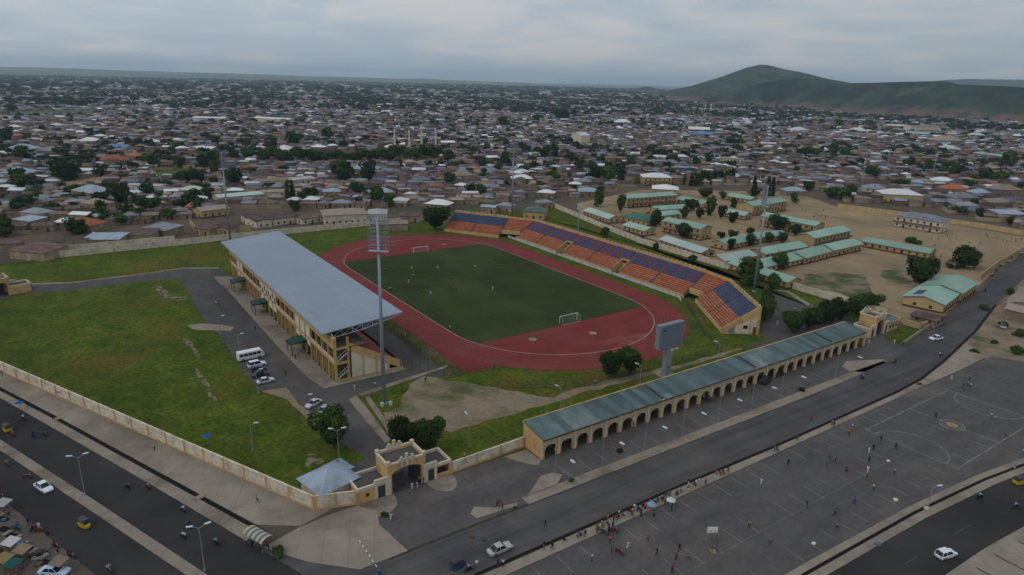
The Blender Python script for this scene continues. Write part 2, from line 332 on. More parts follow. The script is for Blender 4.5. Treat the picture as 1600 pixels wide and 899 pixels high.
def offset_line(L, d):
    L = [Vector(c[:2]) for c in L]; out = []
    for i, c in enumerate(L):
        t = (L[min(i+1, len(L)-1)]-L[max(i-1, 0)]).normalized(); out.append(c+Vector((-t.y, t.x))*d)
    return out
def strip(name, L, d0, d1, z, m, z0=None):               # band between two offsets of a line
    a = offset_line(L, d0); b = offset_line(L, d1); poly = [tuple(c) for c in a]+[tuple(c) for c in b[::-1]]
    if z0 is None: return sheet(name, poly, z, m)
    return slab(name, poly, z0, z, m)
EDGE = 23500
sheet('ground', [(CAM[0]+EDGE*sx, CAM[1]+EDGE*sy) for sx, sy in ((-1,-1),(1,-1),(1,1),(-1,1))], 0, MT['farmland'])
th0 = math.atan2(FW[1], FW[0])
def pol(a, r): return (CAM[0]+r*math.cos(th0+math.radians(a)), CAM[1]+r*math.sin(th0+math.radians(a)))
random.seed(3)
sheet('city_ground', [pol(a, 400) for a in (180, 130, 90)]+[pol(60, 4800)]+[pol(a, random.uniform(.93, 1.07)*float(np.interp(a, [-50, 5, 38], [9000, 9000, 5200]))) for a in range(52, -54, -3)]+[pol(-60, 5500), pol(-90, 400), pol(-130, 400)], .02, MT['city_soil'])
# farmland patches far away: pale and green fields on the plain and the plateau
def hill_mesh(name, crest, foot, back, m, rough, n=60, seed=1, mats=None, prof=None):
    "crest: list of xyz; foot: list of xyz (z~0) on the near side; lofted with noise; slopes down again behind"
    r = np.random.default_rng(seed); K = len(crest)
    S = np.linspace(0, K-1, K*10-9); C = np.array([[np.interp(s, range(K), [c[i] for c in crest]) for i in range(3)] for s in S])
    F = np.array([[np.interp(s, range(K), [c[i] for c in foot]) for i in range(3)] for s in S])
    # mild smoothing of crest
    for _ in range(0): C[1:-1, 2] = (C[:-2, 2]+2*C[1:-1, 2]+C[2:, 2])/4
    T = np.linspace(0, 2, n); V = []
    ph = r.uniform(0, 6, 24)
    for i, s in enumerate(S):
        for t in T:
            d = C[i]-F[i]
            q = F[i]+d*t if t <= 1 else C[i]+np.array([d[0], d[1], 0])*(t-1)*back
            tt = t if t <= 1 else 2-t
            h = C[i][2]*(prof(tt) if prof else (tt**1.25)*(1-.0*tt))
            g = 0
            for k in range(8):
                fq = .0055*1.6**k; g += math.sin(q[0]*fq*math.cos(ph[k])+q[1]*fq*math.sin(ph[k])+ph[k+8])*rough/1.6**k
            env = math.sin(PI*min(tt, 1)*.97)
            V.append((q[0], q[1], h+g*env-2))
    F_ = [(i*n+j, (i+1)*n+j, (i+1)*n+j+1, i*n+j+1) for i in range(len(S)-1) for j in range(n-1)]
    me = bpy.data.meshes.new(name); me.from_pydata(V, [], F_); me.materials.append(m)
    me.polygons.foreach_set('use_smooth', [True]*len(me.polygons))
    o = bpy.data.objects.new(name, me); COL.objects.link(o); o['kind'] = 'structure'; return o
def crest(L, dist): return [RAY(a, b, dist(a) if callable(dist) else dist) for a, b in L]
def footd(L, dist): return [(lambda p: (p[0], p[1], 0))(RAY(a, b, dist)) for a, b in L]
def foots(L, fy): return [P(a, fy(a)) for a, b in L]
# hill material: red bare earth along the foot, green above
m = MT['hill']; t = m.node_tree; b = t.nodes['Principled BSDF']; src = b.inputs['Base Color'].links[0].from_socket
tcn = t.nodes.new('ShaderNodeTexCoord'); sx = t.nodes.new('ShaderNodeSeparateXYZ'); t.links.new(tcn.outputs['Object'], sx.inputs[0])
no = t.nodes.new('ShaderNodeTexNoise'); no.inputs['Scale'].default_value = .02; no.inputs['Detail'].default_value = 8; t.links.new(tcn.outputs['Object'], no.inputs['Vector'])
ma = t.nodes.new('ShaderNodeMath'); ma.operation = 'MULTIPLY_ADD'; t.links.new(no.outputs[0], ma.inputs[0]); ma.inputs[1].default_value = -75; t.links.new(sx.outputs[2], ma.inputs[2])
mr = t.nodes.new('ShaderNodeMapRange'); t.links.new(ma.outputs[0], mr.inputs[0]); mr.inputs[1].default_value = -34; mr.inputs[2].default_value = -18
mi = t.nodes.new('ShaderNodeMix'); mi.data_type = 'RGBA'; t.links.new(mr.outputs[0], mi.inputs[0]); mi.inputs[6].default_value = (.135, .082, .062, 1); t.links.new(src, mi.inputs[7]); t.links.new(mi.outputs[2], b.inputs['Base Color'])
ridge = [(1085,162),(1120,149),(1160,136),(1200,125),(1245,119),(1290,122),(1330,128),(1400,126.5),(1445,125),(1480,125.5),(1500,130.5),(1530,131.5),(1570,133),(1600,135.5),(1680,139),(1800,146),(1950,158)]
hill_mesh('hill_ridge', crest(ridge, lambda a: float(np.interp(a, [1085,1300,1600,1950], [3000,2900,2500,2200]))),
          foots(ridge, lambda a: float(np.interp(a, [1085,1187,1300,1400,1500,1600,1950], [165,167,173,179,185,190,205]))), 1.2, MT['hill'], 12, seed=4)
mount = [(985,153),(1030,145),(1080,134),(1130,118),(1165,105),(1187,99.5),(1200,100),(1225,106),(1250,110),(1290,120),(1330,128),(1420,145)]
hill_mesh('hill_mountain', crest(mount, 4300), footd(mount, 3450), 1.2, MT['hill'], 13, seed=5)
hill_mesh('hill_small', crest([(965,146),(985,141),(1005,135),(1017,135),(1030,140),(1060,147)], 5600), footd([(965,146),(985,141),(1005,135),(1017,135),(1030,140),(1060,147)], 5250), 1.5, MT['hill'], 3, n=30, seed=6)
plat = [(-150,104),(0,104.5),(60,105),(120,107),(200,110),(300,113),(400,115.5),(470,118.5),(560,120.5),(620,123),(660,122.5),(700,125),(760,127),(830,129.5)]
def hz(x): return float(np.interp(x, [0, 1600], [449.5-FPX*math.tan(TH)-800*RO*1.0, 449.5-FPX*math.tan(TH)+800*RO]))
hill_mesh('plateau', crest(plat, 14500), footd(plat, 8200), .5, MT['farmland'], 4, n=50, seed=7, prof=lambda t: t)
far = [(1380,131),(1440,127),(1480,123.5),(1510,122),(1560,122.5),(1600,123),(1700,124)]
hill_mesh('hill_far_range', crest(far, 9000), footd(far, 7500), .5, MT['hill'], 6, n=30, seed=8)
hb = MB(); hb.box(CAM[0]-EDGE-300, CAM[0]+EDGE+300, CAM[1]-EDGE-300, CAM[1]+EDGE+300, -1.5, 330)
hm = bpy.data.materials.new('haze'); hm.use_nodes = True; hn = hm.node_tree; hn.nodes.clear()
ho = hn.nodes.new('ShaderNodeOutputMaterial'); hv = hn.nodes.new('ShaderNodeVolumePrincipled'); hn.links.new(hv.outputs[0], ho.inputs['Volume'])
hv.inputs['Color'].default_value = (.70, .88, 1, 1); hv.inputs['Density'].default_value = 6.8e-5; hv.inputs['Anisotropy'].default_value = .1
haze = hb.build('haze', hm); haze['kind'] = 'stuff'
# ------------------------------------------------------------------ grounds of the stadium, school and streets
WL0 = P(-60, 555); WL1 = (108.8, -102.1, 0)
GF = 111.8                                              # plane of the front wall and gate
leftwall_dir = Vector((WL1[0]-7.0, WL1[1]+151.4)).normalized()
comp = [(108.8,-102.1),(111.8,-95),(111.8,-57),(112,67),(112,78),(106,100),(-20,104.5),(-118.5,126),(-118.5,-150),(-118.5,-330),(-60,-330),(7-leftwall_dir.x*150,-151.4-leftwall_dir.y*150),(7,-151.4)]
sheet('grass_compound', comp, .04, MT['grass'])
# road lines
RU = [(129,-190),(128.8,-96.5),(128.6,-50),(129.2,-7),(129.4,21),(129.2,43),(128.4,61),(126.2,77),(120.6,103.6),(110.4,158),(100,212),(87.5,268),(70,330),(40,430)]
RLo = [(139.3,-190),(139.0,-86),(139.2,-40),(139.8,-10),(139.8,13),(139.8,42),(139.0,56.5),(136.3,75),(129.6,111.7),(120.3,151),(108,214),(97,270),(80,333),(52,432)]
sheet('forecourt', [(117,-95),(111.9,-95),(111.9,-57),(117.2,-57),(117.2,67),(112,68),(110,78),(114,96),(118,101),(121.5,98),(126,77),(128,61),(128.6,43),(128.4,-96),(124,-100),(120.5,-95)], .06, MT['asphalt_lot'])
rm = MB()
def _rs(L, n): 
    c = [0]+list(np.cumsum([math.dist(a, b) for a, b in zip(L, L[1:])])); return [(float(np.interp(c[-1]*k/n, c, [p[0] for p in L])), float(np.interp(c[-1]*k/n, c, [p[1] for p in L]))) for k in range(n+1)]
A_, B_2 = _rs(RU, 70), _rs(RLo, 70)
for k in range(70): rm.face([(*A_[k], .07), (*B_2[k], .07), (*B_2[k+1], .07), (*A_[k+1], .07)])
struct(rm.build('road', MT['asphalt_dark']))
slab('kerb_strip', [(126.2,-68),(128.6,-68),(128.7,-50),(129.0,-7),(129.2,21),(129.0,43),(128.2,59),(127.2,60),(126.6,43),(126.4,-10),(126.2,-50)], 0, .17, MT['paving'])
sheet('drain_channel', [(128.0,-96),(128.6,-96),(128.9,-66),(129.2,-7),(129.4,21),(129.2,43),(128.4,60),(127.9,60),(128.7,43),(128.9,21),(128.7,-7),(128.2,-50)], .075, MT['drain_dark'])
slab('island', [(121.5,50),(123,45.5),(126,44),(128.6,47),(128.2,59),(126.6,61.5),(125,58)], 0, .17, MT['concrete_tan'])
slab('island', [(122.3,-60.5),(126.3,-66.5),(126.3,-59.5),(124.3,-56.5),(122.6,-58)], 0, .3, MT['concrete_tan'])
slab('island', [(123.8,-77),(125.2,-78.6),(127,-78.3),(127.8,-70),(127,-69.5),(126,-74)], 0, .16, MT['concrete_tan'])
strip('drain_channel', [(c[0], c[1]) for c in RLo[1:10]], 0.05, -.6, .085, MT['pit'])
slab('verge_strip', [(140.0,-100),(140.0,-40),(140.7,-10),(140.7,42),(139.9,57),(137.2,76),(133,98),(137,94),(142.0,89),(142.3,72),(142.1,42),(142.2,-10),(142.0,-100)], 0, .22, MT['concrete_tan'])
sheet('dirt_verge', [(133,98),(130.4,112),(121,152),(110,208),(122,214),(140,190),(150,130),(150,92),(142,89)], .05, MT['dirt'])
sheet('parking_lot', [(142,-110),(142.2,-10),(142.1,42),(142.4,72),(142.6,92),(171.5,110),(190,110),(184,60),(172.3,33),(169.8,16),(167.7,-8),(166.4,-40),(165,-110)], .06, MT['asphalt_lot'])
LL = [(165,-110),(166.4,-40),(167.7,-8),(169.8,16),(172.3,33),(176.5,52),(184,80)]
strip('verge_strip', LL, 0, -1.3, .2, MT['concrete_tan'], 0)
strip('drain_channel', LL, -1.3, -2.0, .06, MT['pit'])
strip('verge_strip', LL, -2.0, -3.6, .2, MT['concrete_tan'], 0)
strip('road', LL, -3.6, -13.5, .07, MT['asphalt_new'])
strip('verge_strip', LL, -13.5, -15.2, .2, MT['concrete_tan'], 0)
em = MB(); o1 = offset_line(LL, -15.2); o2 = offset_line(LL, -24)
for k in range(len(o1)-1):
    a0, a1 = o1[k], o1[k+1]; b0, b1 = o2[k], o2[k+1]; n = max(1, int((a1-a0).length/6))
    for i in range(n):
        f0, f1 = (i+.02)/n, (i+.98)/n
        em.face([(*(a0+(a1-a0)*f0), .19), (*(a0+(a1-a0)*f1), .19), (*(b0+(b1-b0)*f1), -2.2+2.6), (*(b0+(b1-b0)*f0), -2.2+2.6)])
struct(em.build('embankment', MT['concrete_tan']))
# left dual carriageway
def PL(L): return [P(a, b)[:2] for a, b in L]
def ext(L, a, b):
    p0, p1 = Vector(L[0]), Vector(L[1]); q0, q1 = Vector(L[-1]), Vector(L[-2])
    return [tuple(p0+(p0-p1).normalized()*a)]+list(L)+[tuple(q0+(q0-q1).normalized()*b)]
E1 = ext([(25.7,-150.9),(56.2,-137.8),(80.6,-127.4),(114.5,-113.2)], 60, 14)      # kerb of the upper carriageway
M1 = ext([(49.6,-150.1),(82.3,-136.1),(115.4,-122.2)], 70, 25)
M2 = ext([(53.8,-150.4),(76.2,-140.8),(114.0,-124.8)], 70, 25)
L3 = ext([(66,-153),(82.5,-146.2),(102.5,-138.1)], 70, 40)
D1 = ext([(21.1,-150.6),(45.2,-139.8),(74.3,-127.2),(108.1,-112.5)], 60, 3)
sheet('road', E1+M1[::-1], .07, MT['asphalt_new'])
slab('median', M1+M2[::-1], 0, .2, MT['paving'])
sheet('road', M2+L3[::-1], .07, MT['asphalt_new'])
sheet('road', [(114.5,-113.2),(128,-98),(139,-98),(139,-190),(128,-190),(127,-119)], .065, MT['asphalt_dark'])
slab('pavement', E1[:-1]+[tuple(Vector(c)+Vector((.35,-.35))) for c in D1[:-1]][::-1], 0, .17, MT['paving'])
sheet('drain_channel', [tuple(Vector(c)+Vector((.35,-.35))) for c in D1]+[tuple(Vector(c)+Vector((-.35,.5))) for c in D1[::-1]], .05, MT['pit'])
wl = [(7-leftwall_dir.x*60, -151.4-leftwall_dir.y*60), (7,-151.4), (108.8,-102.1)]
slab('pavement', [tuple(Vector(c)+Vector((-.35,.5))) for c in D1[:-1]]+[(112.3,-105.5),(110.4,-99),(108.9,-102.2),(7.05,-151.5),wl[0]], 0, .13, MT['concrete_tan'])
slab('concrete_apron', [(111.9,-99.3),(112.0,-95.0),(115.5,-92.6),(119.4,-93.8),(128.3,-92.6),(128.3,-101),(122,-107.5),(114.6,-112.6),(112.6,-106)], 0, .15, MT['concrete_tan'])
slab('concrete_apron', [(111.9,-95.0),(111.9,-88),(113.4,-87.9),(115.6,-88.6),(117.0,-90.5),(117.2,-93.0),(115.5,-92.9)], 0, .14, MT['paving'])
slab('concrete_apron', [(111.9,-81.0)]+[(111.9+5.2*math.sin(PI*k/10), -81.0+6.0*(1-math.cos(PI*k/10))/2) for k in range(11)]+[(111.9,-75)], 0, .14, MT['paving'])
slab('concrete_apron', jag([(112.2,-57),(117.3,-56.8),(118.6,-58.2),(117.3,-60),(112.2,-62.5)], 3, .2), 0, .12, MT['paving'])
sheet('market_ground', L3[:-1]+[(130,-150),(60,-190)], .05, mat('market_earth', (.125,.10,.08), (.085,.072,.062), .25, 1, 9, (.16,.13,.10), .12))
sheet('service_road', [(98,-92),(105.5,-93.5),(111.85,-88),(111.85,-81.2),(104,-79),(98,-80)], .061, MT['asphalt'])
# compound roads
sheet('service_road', px([(-40,462),(0,457),(37,446),(112,444),(225,430),(287,421),(342,421),(352,428),(347,443),(385,490),(430,531),(470,573),(507,607),(547,600),(632,580),(652,583),(645,588),(557,617),(545,625),(577,665),(604,694),(625,720),(598,740),(565,712),(530,690),(478,640),(450,611),(405,612),(372,567),(340,521),(322,505),(300,470),(282,436),(237,438),(175,447),(100,455),(30,459),(0,470),(-40,478)]), .06, MT['asphalt'])
slab('paved_path', [(-54,-79.8),(59.2,-79.8),(59.2,-61),(61,-60),(61,-83.5),(52,-85),(20,-85.5),(-40,-85.5),(-50,-86.5),(-57,-86)], 0, .15, MT['paving'])
slab('kerb', px([(37,446),(112,443.5),(225,429.5),(287,420.5),(342,420.5),(342,418.8),(287,418.8),(225,427.6),(112,441.4),(37,443.8)]), 0, .16, MT['paving'])
sheet('paved_path', px([(545,625),(557,618),(575,640),(610,688),(602,693),(577,665)]), .10, MT['paving'])
sheet('paved_path', px([(560,616),(645,588),(700,571),(697,575),(600,608),(566,620)]), .10, MT['paving'])
sheet('paved_path', px([(570,622),(577,620),(608,662),(618,680),(610,682),(598,664)]), .10, MT['paving'])
sheet('parking_island', jag(px([(292,508),(316,506),(345,508),(366,512),(360,518),(330,517),(300,515)]), 3, .5, 3), .10, MT['concrete_tan'])
sheet('dirt_patch', jag(px([(286,528),(300,530),(306,545),(312,560),(308,566),(298,545),(290,536)]), 2, .5, 4), .07, MT['worn_grass'])
sheet('dirt_patch', jag(px([(242,443),(255,448),(262,460),(290,464),(298,470),(262,468),(250,462)]), 2, .9, 4), .07, MT['worn_grass'])
sheet('dirt_patch', jag(px([(300,568),(318,590),(340,626),(334,628),(312,595)]), 3, .5, 5), .065, MT['worn_grass'])
sheet('dirt_patch', jag(px([(475,712),(500,708),(508,722),(480,732)]), 1.5, .4, 6), .07, MT['worn_grass'])
sheet('dirt_patch', jag(px([(408,612),(447,606),(478,640),(500,655),(492,665),(470,645),(450,625)]), 3, .5, 6), .07, MT['dirt'])
sheet('dirt_yard', jag(px([(640,600),(662,588),(740,600),(810,612),(865,622),(900,607),(985,588),(1027,577),(1085,564),(1160,543),(1160,547),(1085,570),(1027,583),(985,595),(900,617),(866,630),(812,645),(760,657),(705,676),(680,668),(640,660),(604,655),(598,640),(625,628)]), 3, .7, 7), .07, MT['dirt'])
sheet('dirt_patch', jag(px([(560,620),(596,612),(625,632),(600,640),(585,635)]), 3, .3, 9), .075, MT['grass_strip'])
sheet('service_road', px([(1198,450),(1225,455),(1280,490),(1240,500),(1215,522),(1196,535),(1190,520),(1195,480)]), .06, MT['asphalt'])
sheet('service_road', px([(1160,540),(1190,536),(1240,498),(1300,485),(1345,505),(1330,515),(1250,530),(1195,548)]), .058, MT['asphalt'])
slab('kerb', px([(1206,455),(1228,457),(1275,487),(1285,487),(1232,455),(1208,452)]), 0, .15, MT['paving'])
# dirt path behind the arcade and dusty apron in front of the main stand
sheet('apron_inside', [(56,-60),(70,-62),(70,-52),(-60,-50),(-60,-58.5)], .062, MT['asphalt'])
sheet('grass_strip', [(-55,-52.4),(72,-52.4),(72,-47.6),(-55,-47.6)], .066, MT['grass_strip'])
# ---- running track (fitted to its own slightly uneven outline)
RI, WT, LS = 36.5, 11.2, 85.9
def stadium(off, n=40):
    pts = []
    for k in range(n+1): a = -PI/2+PI*k/n; pts.append((LS/2+(RI+off)*math.cos(a), (RI+off)*math.sin(a)))
    for k in range(n+1): a = PI/2+PI*k/n; pts.append((-LS/2+(RI+off)*math.cos(a), (RI+off)*math.sin(a)))
    return pts
def ringsheet(name, o0, o1, z, m, parent=None):
    a = stadium(o0); b = stadium(o1); n = len(a); mb = MB()
    for k in range(n): mb.face([(*a[k], z), (*b[k], z), (*b[(k+1) % n], z), (*a[(k+1) % n], z)])
    o = mb.build(name, m)
    if parent: o.parent = parent
    else: struct(o)
    return o
sheet('running_track', stadium(WT), .080, MT['track_red'])
sheet('running_track', [(-LS/2, -47.69), (72, -47.69), (72, -36), (-LS/2, -36)], .076, MT['track_red'])
ll = MB()
for k in range(1, 9):
    a = stadium(k*1.24-.04); b = stadium(k*1.24+.04); n = len(a)
    for i in range(n): ll.face([(*a[i], .086), (*b[i], .086), (*b[(i+1) % n], .086), (*a[(i+1) % n], .086)])
struct(ll.build('track_lines', MT['lane_line']))
ringsheet('track_inner_kerb', -.17, .17, .10, MT['kerb_line'])
sheet('track_worn_patch', jag([(72,-2),(76,-1),(79,5),(79,13),(75,17),(73,8)], 2, .6, 5), .088, mat('track_worn', (.20,.075,.06), (.165,.035,.03), .35, 1))
sheet('football_turf', [(LS/2,-36.1)]+[(LS/2+x_, -math.sqrt(36.1**2-x_**2)) for x_ in (3,6,9,12.3)]+[(LS/2+x_, math.sqrt(36.1**2-x_**2)) for x_ in (12.3,9,6,3)]+[(LS/2,36.1),(-LS/2,36.1)]+[(-LS/2-x_, math.sqrt(36.1**2-x_**2)) for x_ in (3,6,9,11)]+[(-LS/2-x_, -math.sqrt(36.1**2-x_**2)) for x_ in (11,9,6,3)]+[(-LS/2,-36.1)], .092, MT['turf'])
tl = MB(); zz = .098
def hl(mb, a, b, w_=.12, z=None):
    a = Vector(a[:2]); b = Vector(b[:2]); d = (b-a).normalized(); n_ = Vector((-d.y, d.x))*w_/2; z = zz if z is None else z
    mb.face([(*(a-n_), z), (*(b-n_), z), (*(b+n_), z), (*(a+n_), z)])
def arc(mb, c, r, a0, a1, w_=.12, n=28, z=None, sy=1):
    L = [(c[0]+r*math.cos(a0+(a1-a0)*k/n), c[1]+sy*r*math.sin(a0+(a1-a0)*k/n)) for k in range(n+1)]
    for k in range(n): hl(mb, L[k], L[k+1], w_, z)
for v in (-34, 34): hl(tl, (-51, v), (51, v))
for u in (-51, 0, 51): hl(tl, (u, -34), (u, 34))
for s in (-1, 1):
    for bx_, by_ in ((16.5, 20.15), (5.5, 9.15)):
        hl(tl, (s*51, -by_), (s*(51-bx_), -by_)); hl(tl, (s*51, by_), (s*(51-bx_), by_)); hl(tl, (s*(51-bx_), -by_), (s*(51-bx_), by_))
arc(tl, (0, 0), 9.15, 0, 2*PI)
struct(tl.build('pitch_lines', MT['turf_line']))
for c, r_ in (((66,1.5), 1.3), ((51.5+9,-18), 1.3), ((-62,18), 1.2), ((58,21), .01)):
    if r_ > .1: sheet('sand_disc', [(c[0]+r_*math.cos(PI*k/8), c[1]+r_*math.sin(PI*k/8)) for k in range(16)], .10, MT['concrete_tan'])
# ---- parking bays and courts
ck = MB()
def bays(v0, v1, u0, u1, step, skip=()):
    k = 0; v = v0
    while v <= v1:
        if k not in skip and random.random() > .06: hl(ck, (u0, v), (u1, v-.15), .11, .068)
        v += step; k += 1
random.seed(5)
bays(-92, 84, 142.8, 147.3, 4.92); bays(-92, 84, 152.8, 157.4, 4.92); bays(-92, 84, 162.4, 167.0-1.0, 4.92); bays(40, 92, 172, 177, 4.92)
bays(-55, 42, 120.8, 126.0, 4.92)
hl(ck, (121, -55.5), (125.6, -55.5), .1, .068)
hl(ck, (157.1, -92), (157.1, 12), .05, .067)
# handball court
cu0, cu1, cv0, cv1 = 146.8, 166.4, 15.3, 55.4
for a, b_ in (((cu0,cv0),(cu1,cv0)), ((cu0,cv1),(cu1,cv1)), ((cu0,cv0),(cu0,cv1)), ((cu1,cv0),(cu1,cv1)), ((cu0,(cv0+cv1)/2),(cu1,(cv0+cv1)/2))): hl(ck, a, b_, .22, .073)
cc = ((cu0+cu1)/2, (cv0+cv1)/2)
arc(ck, (cc[0], cv0), 7.6, 0, PI, .2, z=.073, sy=1.0); arc(ck, (cc[0], cv1), 7.6, PI, 2*PI, .2, z=.073)
arc(ck, cc, 2.6, 0, 2*PI, .22, z=.073); arc(ck, cc, 2.1, 0, 2*PI, .1, z=.073)
struct(ck.build('painted_lines', MT['line_white']))
cy = MB(); arc(cy, cc, 1.0, 0, 2*PI, .5, 16, .075); arc(cy, cc, .5, 0, 2*PI, .6, 12, .0755)
struct(cy.build('painted_circle', mat('worn_yellow', (.42,.30,.10), (.20,.17,.12), 1.5, .9)))
bk = MB()
# bays inside the compound: left edge of the car park, lines across
e0 = [Vector(P(*c)[:2]) for c in ((292,442),(322,500))]; f0 = [Vector(P(*c)[:2]) for c in ((322,437),(352,497))]
for k in range(9): a = e0[0].lerp(e0[1], k/8); hl(bk, a, a+(f0[0]-e0[0]), .12, .068)
e0 = [Vector(P(*c)[:2]) for c in ((324,521),(398,608))]
dd = Vector(P(362,514)[:2])-Vector(P(324,521)[:2])
for k in range(15): a = e0[0].lerp(e0[1], k/14); hl(bk, a+dd*.12, a+dd*.9, .12, .068)
struct(bk.build('painted_lines', MT['line_white']))
ds = MB()
for L, o_ in ((RU, -5.2),):
    ln = offset_line(L, -5.2); 
    for k in range(len(ln)-1):
        a, b_ = ln[k], ln[k+1]; n = max(1, int((b_-a).length/11))
        for i in range(n): hl(ds, a+(b_-a)*(i/n), a+(b_-a)*((i+.3)/n), .09, .076)
ln = offset_line(LL, -8.6)
for k in range(len(ln)-1):
    a, b_ = ln[k], ln[k+1]; n = max(1, int((b_-a).length/13))
    for i in range(n): hl(ds, a+(b_-a)*(i/n), a+(b_-a)*((i+.25)/n), .12, .076)
struct(ds.build('painted_lines', mat('worn_line', (.13,.12,.115), (.075,.07,.068), .8, .95)))
# school grounds and city clearings
SCH = [(902,318),(1000,297),(1240,300),(1310,324),(1450,344),(1605,371),(1610,396),(1560,418),(1523,453),(1490,480),(1462,505),(1437,512),(1412,505),(1375,487),(1318,474),(1240,444),(1108,402),(1000,368),(905,333)]
sheet('school_yard', px(SCH), .05, MT['sand'])
for i, L in enumerate([[(1255,430),(1300,425),(1350,430),(1360,450),(1345,470),(1320,462),(1300,455),(1262,445)], [(1375,425),(1420,418),(1450,430),(1420,445),(1385,440)], [(1240,438),(1270,440),(1310,468),(1290,462)]]):
    sheet('grass_patch', jag(px(L), 3, 1.2, i), .068+.004*i, mat('scrub_grass%d' % i, (.07,.08,.03), (.22,.17,.12), .12, 1, 8, lo=.42, hi=.62))
sheet('verge_grass', px([(840,335),(1000,385),(1150,430),(1318,480),(1300,492),(1200,455),(1100,412),(960,370),(850,342)]), .064, MT['grass'])
# ------------------------------------------------------------------ building helpers
def frame(ox, oy, ang, oz=0):
    c, s = math.cos(ang), math.sin(ang)
    return lambda p: (ox+c*p[0]-s*p[1], oy+s*p[0]+c*p[1], oz+p[2])
def arch_panel(mb, x0, x1, z0, z1, ox0, ox1, spring, rise, y0, y1, n=10):
    "wall panel in the XZ plane from y0 (front) to y1 (back) with an arched opening"
    def top(x):
        t = (x-ox0)/(ox1-ox0)*2-1; return spring+rise*math.sqrt(max(0, 1-t*t))
    xs = [ox0+(ox1-ox0)*(1-math.cos(PI*k/n))/2 for k in range(n+1)]
    for y in (y0, y1):
        mb.face([(x0,y,z0),(ox0,y,z0),(ox0,y,z1),(x0,y,z1)]); mb.face([(ox1,y,z0),(x1,y,z0),(x1,y,z1),(ox1,y,z1)])
        for a, b in zip(xs, xs[1:]): mb.face([(a,y,top(a)),(b,y,top(b)),(b,y,z1),(a,y,z1)])
    mb.face([(ox0,y0,z0),(ox0,y1,z0),(ox0,y1,spring),(ox0,y0,spring)]); mb.face([(ox1,y0,z0),(ox1,y1,z0),(ox1,y1,spring),(ox1,y0,spring)])
    for a, b in zip(xs, xs[1:]): mb.face([(a,y0,top(a)),(b,y0,top(b)),(b,y1,top(b)),(a,y1,top(a))])
    mb.face([(x0,y0,z1),(x1,y0,z1),(x1,y1,z1),(x0,y1,z1)]); mb.face([(x0,y0,z0),(x0,y1,z0),(x0,y1,z1),(x0,y0,z1)]); mb.face([(x1,y0,z0),(x1,y1,z0),(x1,y1,z1),(x1,y0,z1)])
# ---- main grandstand (rear façade along v=-79.7, u -55..59)
gs = empty('grandstand', (2, -70, 0)); tag(gs, 'long covered main grandstand with flat pale grey metal roof beside the red running track', 'grandstand')
GI = frame(-2, 70, 0)                      # world -> local of the empty
def gsb(name, mb, m):
    o = mb.build(name, m, gs); return o
U0, U1, VB = -55., 59., -79.7
NB = 24; BW = (U1-U0)/NB
kinds = 'OOCCOOOOOWWWWOOOOCCCOOOO'        # from the far end: open bays, cream panels, the windowed middle block
fr = MB(); fr.T = GI; pn = MB(); pn.T = GI; rl = MB(); rl.T = GI
for k in range(NB+1):
    u = U0+k*BW; fr.box(u-.22, u+.22, VB-.1, VB+.55, 0, 9.6)
fr.box(U0-.25, U1+.25, VB-.25, VB+.6, 9.3, 12.2); fr.box(U0, U1, VB+.02, VB+.5, 4.7, 5.3)
for k, c in enumerate(kinds):
    a, b = U0+k*BW+.23, U0+(k+1)*BW-.23; pn = MB(); pn.T = GI; rl = MB(); rl.T = GI
    if c == 'O':
        rl.box(a, b, VB-.02, VB+.1, 5.5, 6.35); fr.box((a+b)/2-.12, (a+b)/2+.12, VB+.05, VB+.4, 0, 4.7)
    if c == 'C':
        pn.box(a, b, VB+.1, VB+.4, 5.6, 9.28); pn.box(a, b, VB+.15, VB+.4, 3.0, 4.68)
    if c == 'W':
        pn.box(a, b, VB-.05, VB+.4, 5.2, 9.28); pn.box(a, b, VB+.1, VB+.4, 2.9, 4.68)
    if pn.v: gsb('cladding_panel', pn, MT['panel_cream'])
    if rl.v: gsb('balcony_rail', rl, MT['trim_cream'])
gsb('wall', fr, MT['wall_tan'])
for k, c in enumerate(kinds):
    if c == 'W':
        for i in range(2):
            x0 = U0+k*BW+.6+i*2.1; z0 = 7.3-(k % 2)*.5-(i*.7); wb = MB(); wb.T = GI; wb.box(x0, x0+1.2, VB-.09, VB-.02, z0, z0+1.4); gsb('window', wb, MT['car_glass'])
            x0 = U0+k*BW+.6+i*2.1; wb = MB(); wb.T = GI; wb.box(x0, x0+1.1, VB-.09, VB-.02, 5.5+(i*.2), 6.3+(i*.2)); gsb('window', wb, MT['car_glass'])
ib = MB(); ib.T = GI
ib.box(U0, U1, VB+4.2, VB+4.5, .0, 9.0); gsb('inner_wall', ib, MT['brown_inside'])
fb = MB(); fb.T = GI; fb.box(U0+.1, U1-.1, VB+.5, VB+4.2, 5.0, 5.25); fb.box(U0, U1, VB+.5, VB+9, 9.0, 9.25); fb.box(U0, U0+.3, VB+.5, -61.5, 0, 4); gsb('floor_slab', fb, MT['tier_concrete'])
for k in (4.2, 10.4, 18.8):
    u = U0+k*BW; c = MB(); c.T = GI
    c.box(u-2.3, u+2.3, VB-4.6, VB-.1, 3.55, 3.75); c.face([(u-2.3,VB-4.6,3.1),(u+2.3,VB-4.6,3.1),(u+2.3,VB-4.6,3.75),(u-2.3,VB-4.6,3.75)])
    c.face([(u-2.35,VB-4.65,3.76),(u+2.35,VB-4.65,3.76),(u+2.35,VB-.1,4.3),(u-2.35,VB-.1,4.3)])
    for s in (-2.1, 2.1): c.box(u+s-.12, u+s+.12, VB-4.4, VB-4.2, .15, 3.6)
    o = gsb('entrance_canopy', c, MT['canopy_green'])
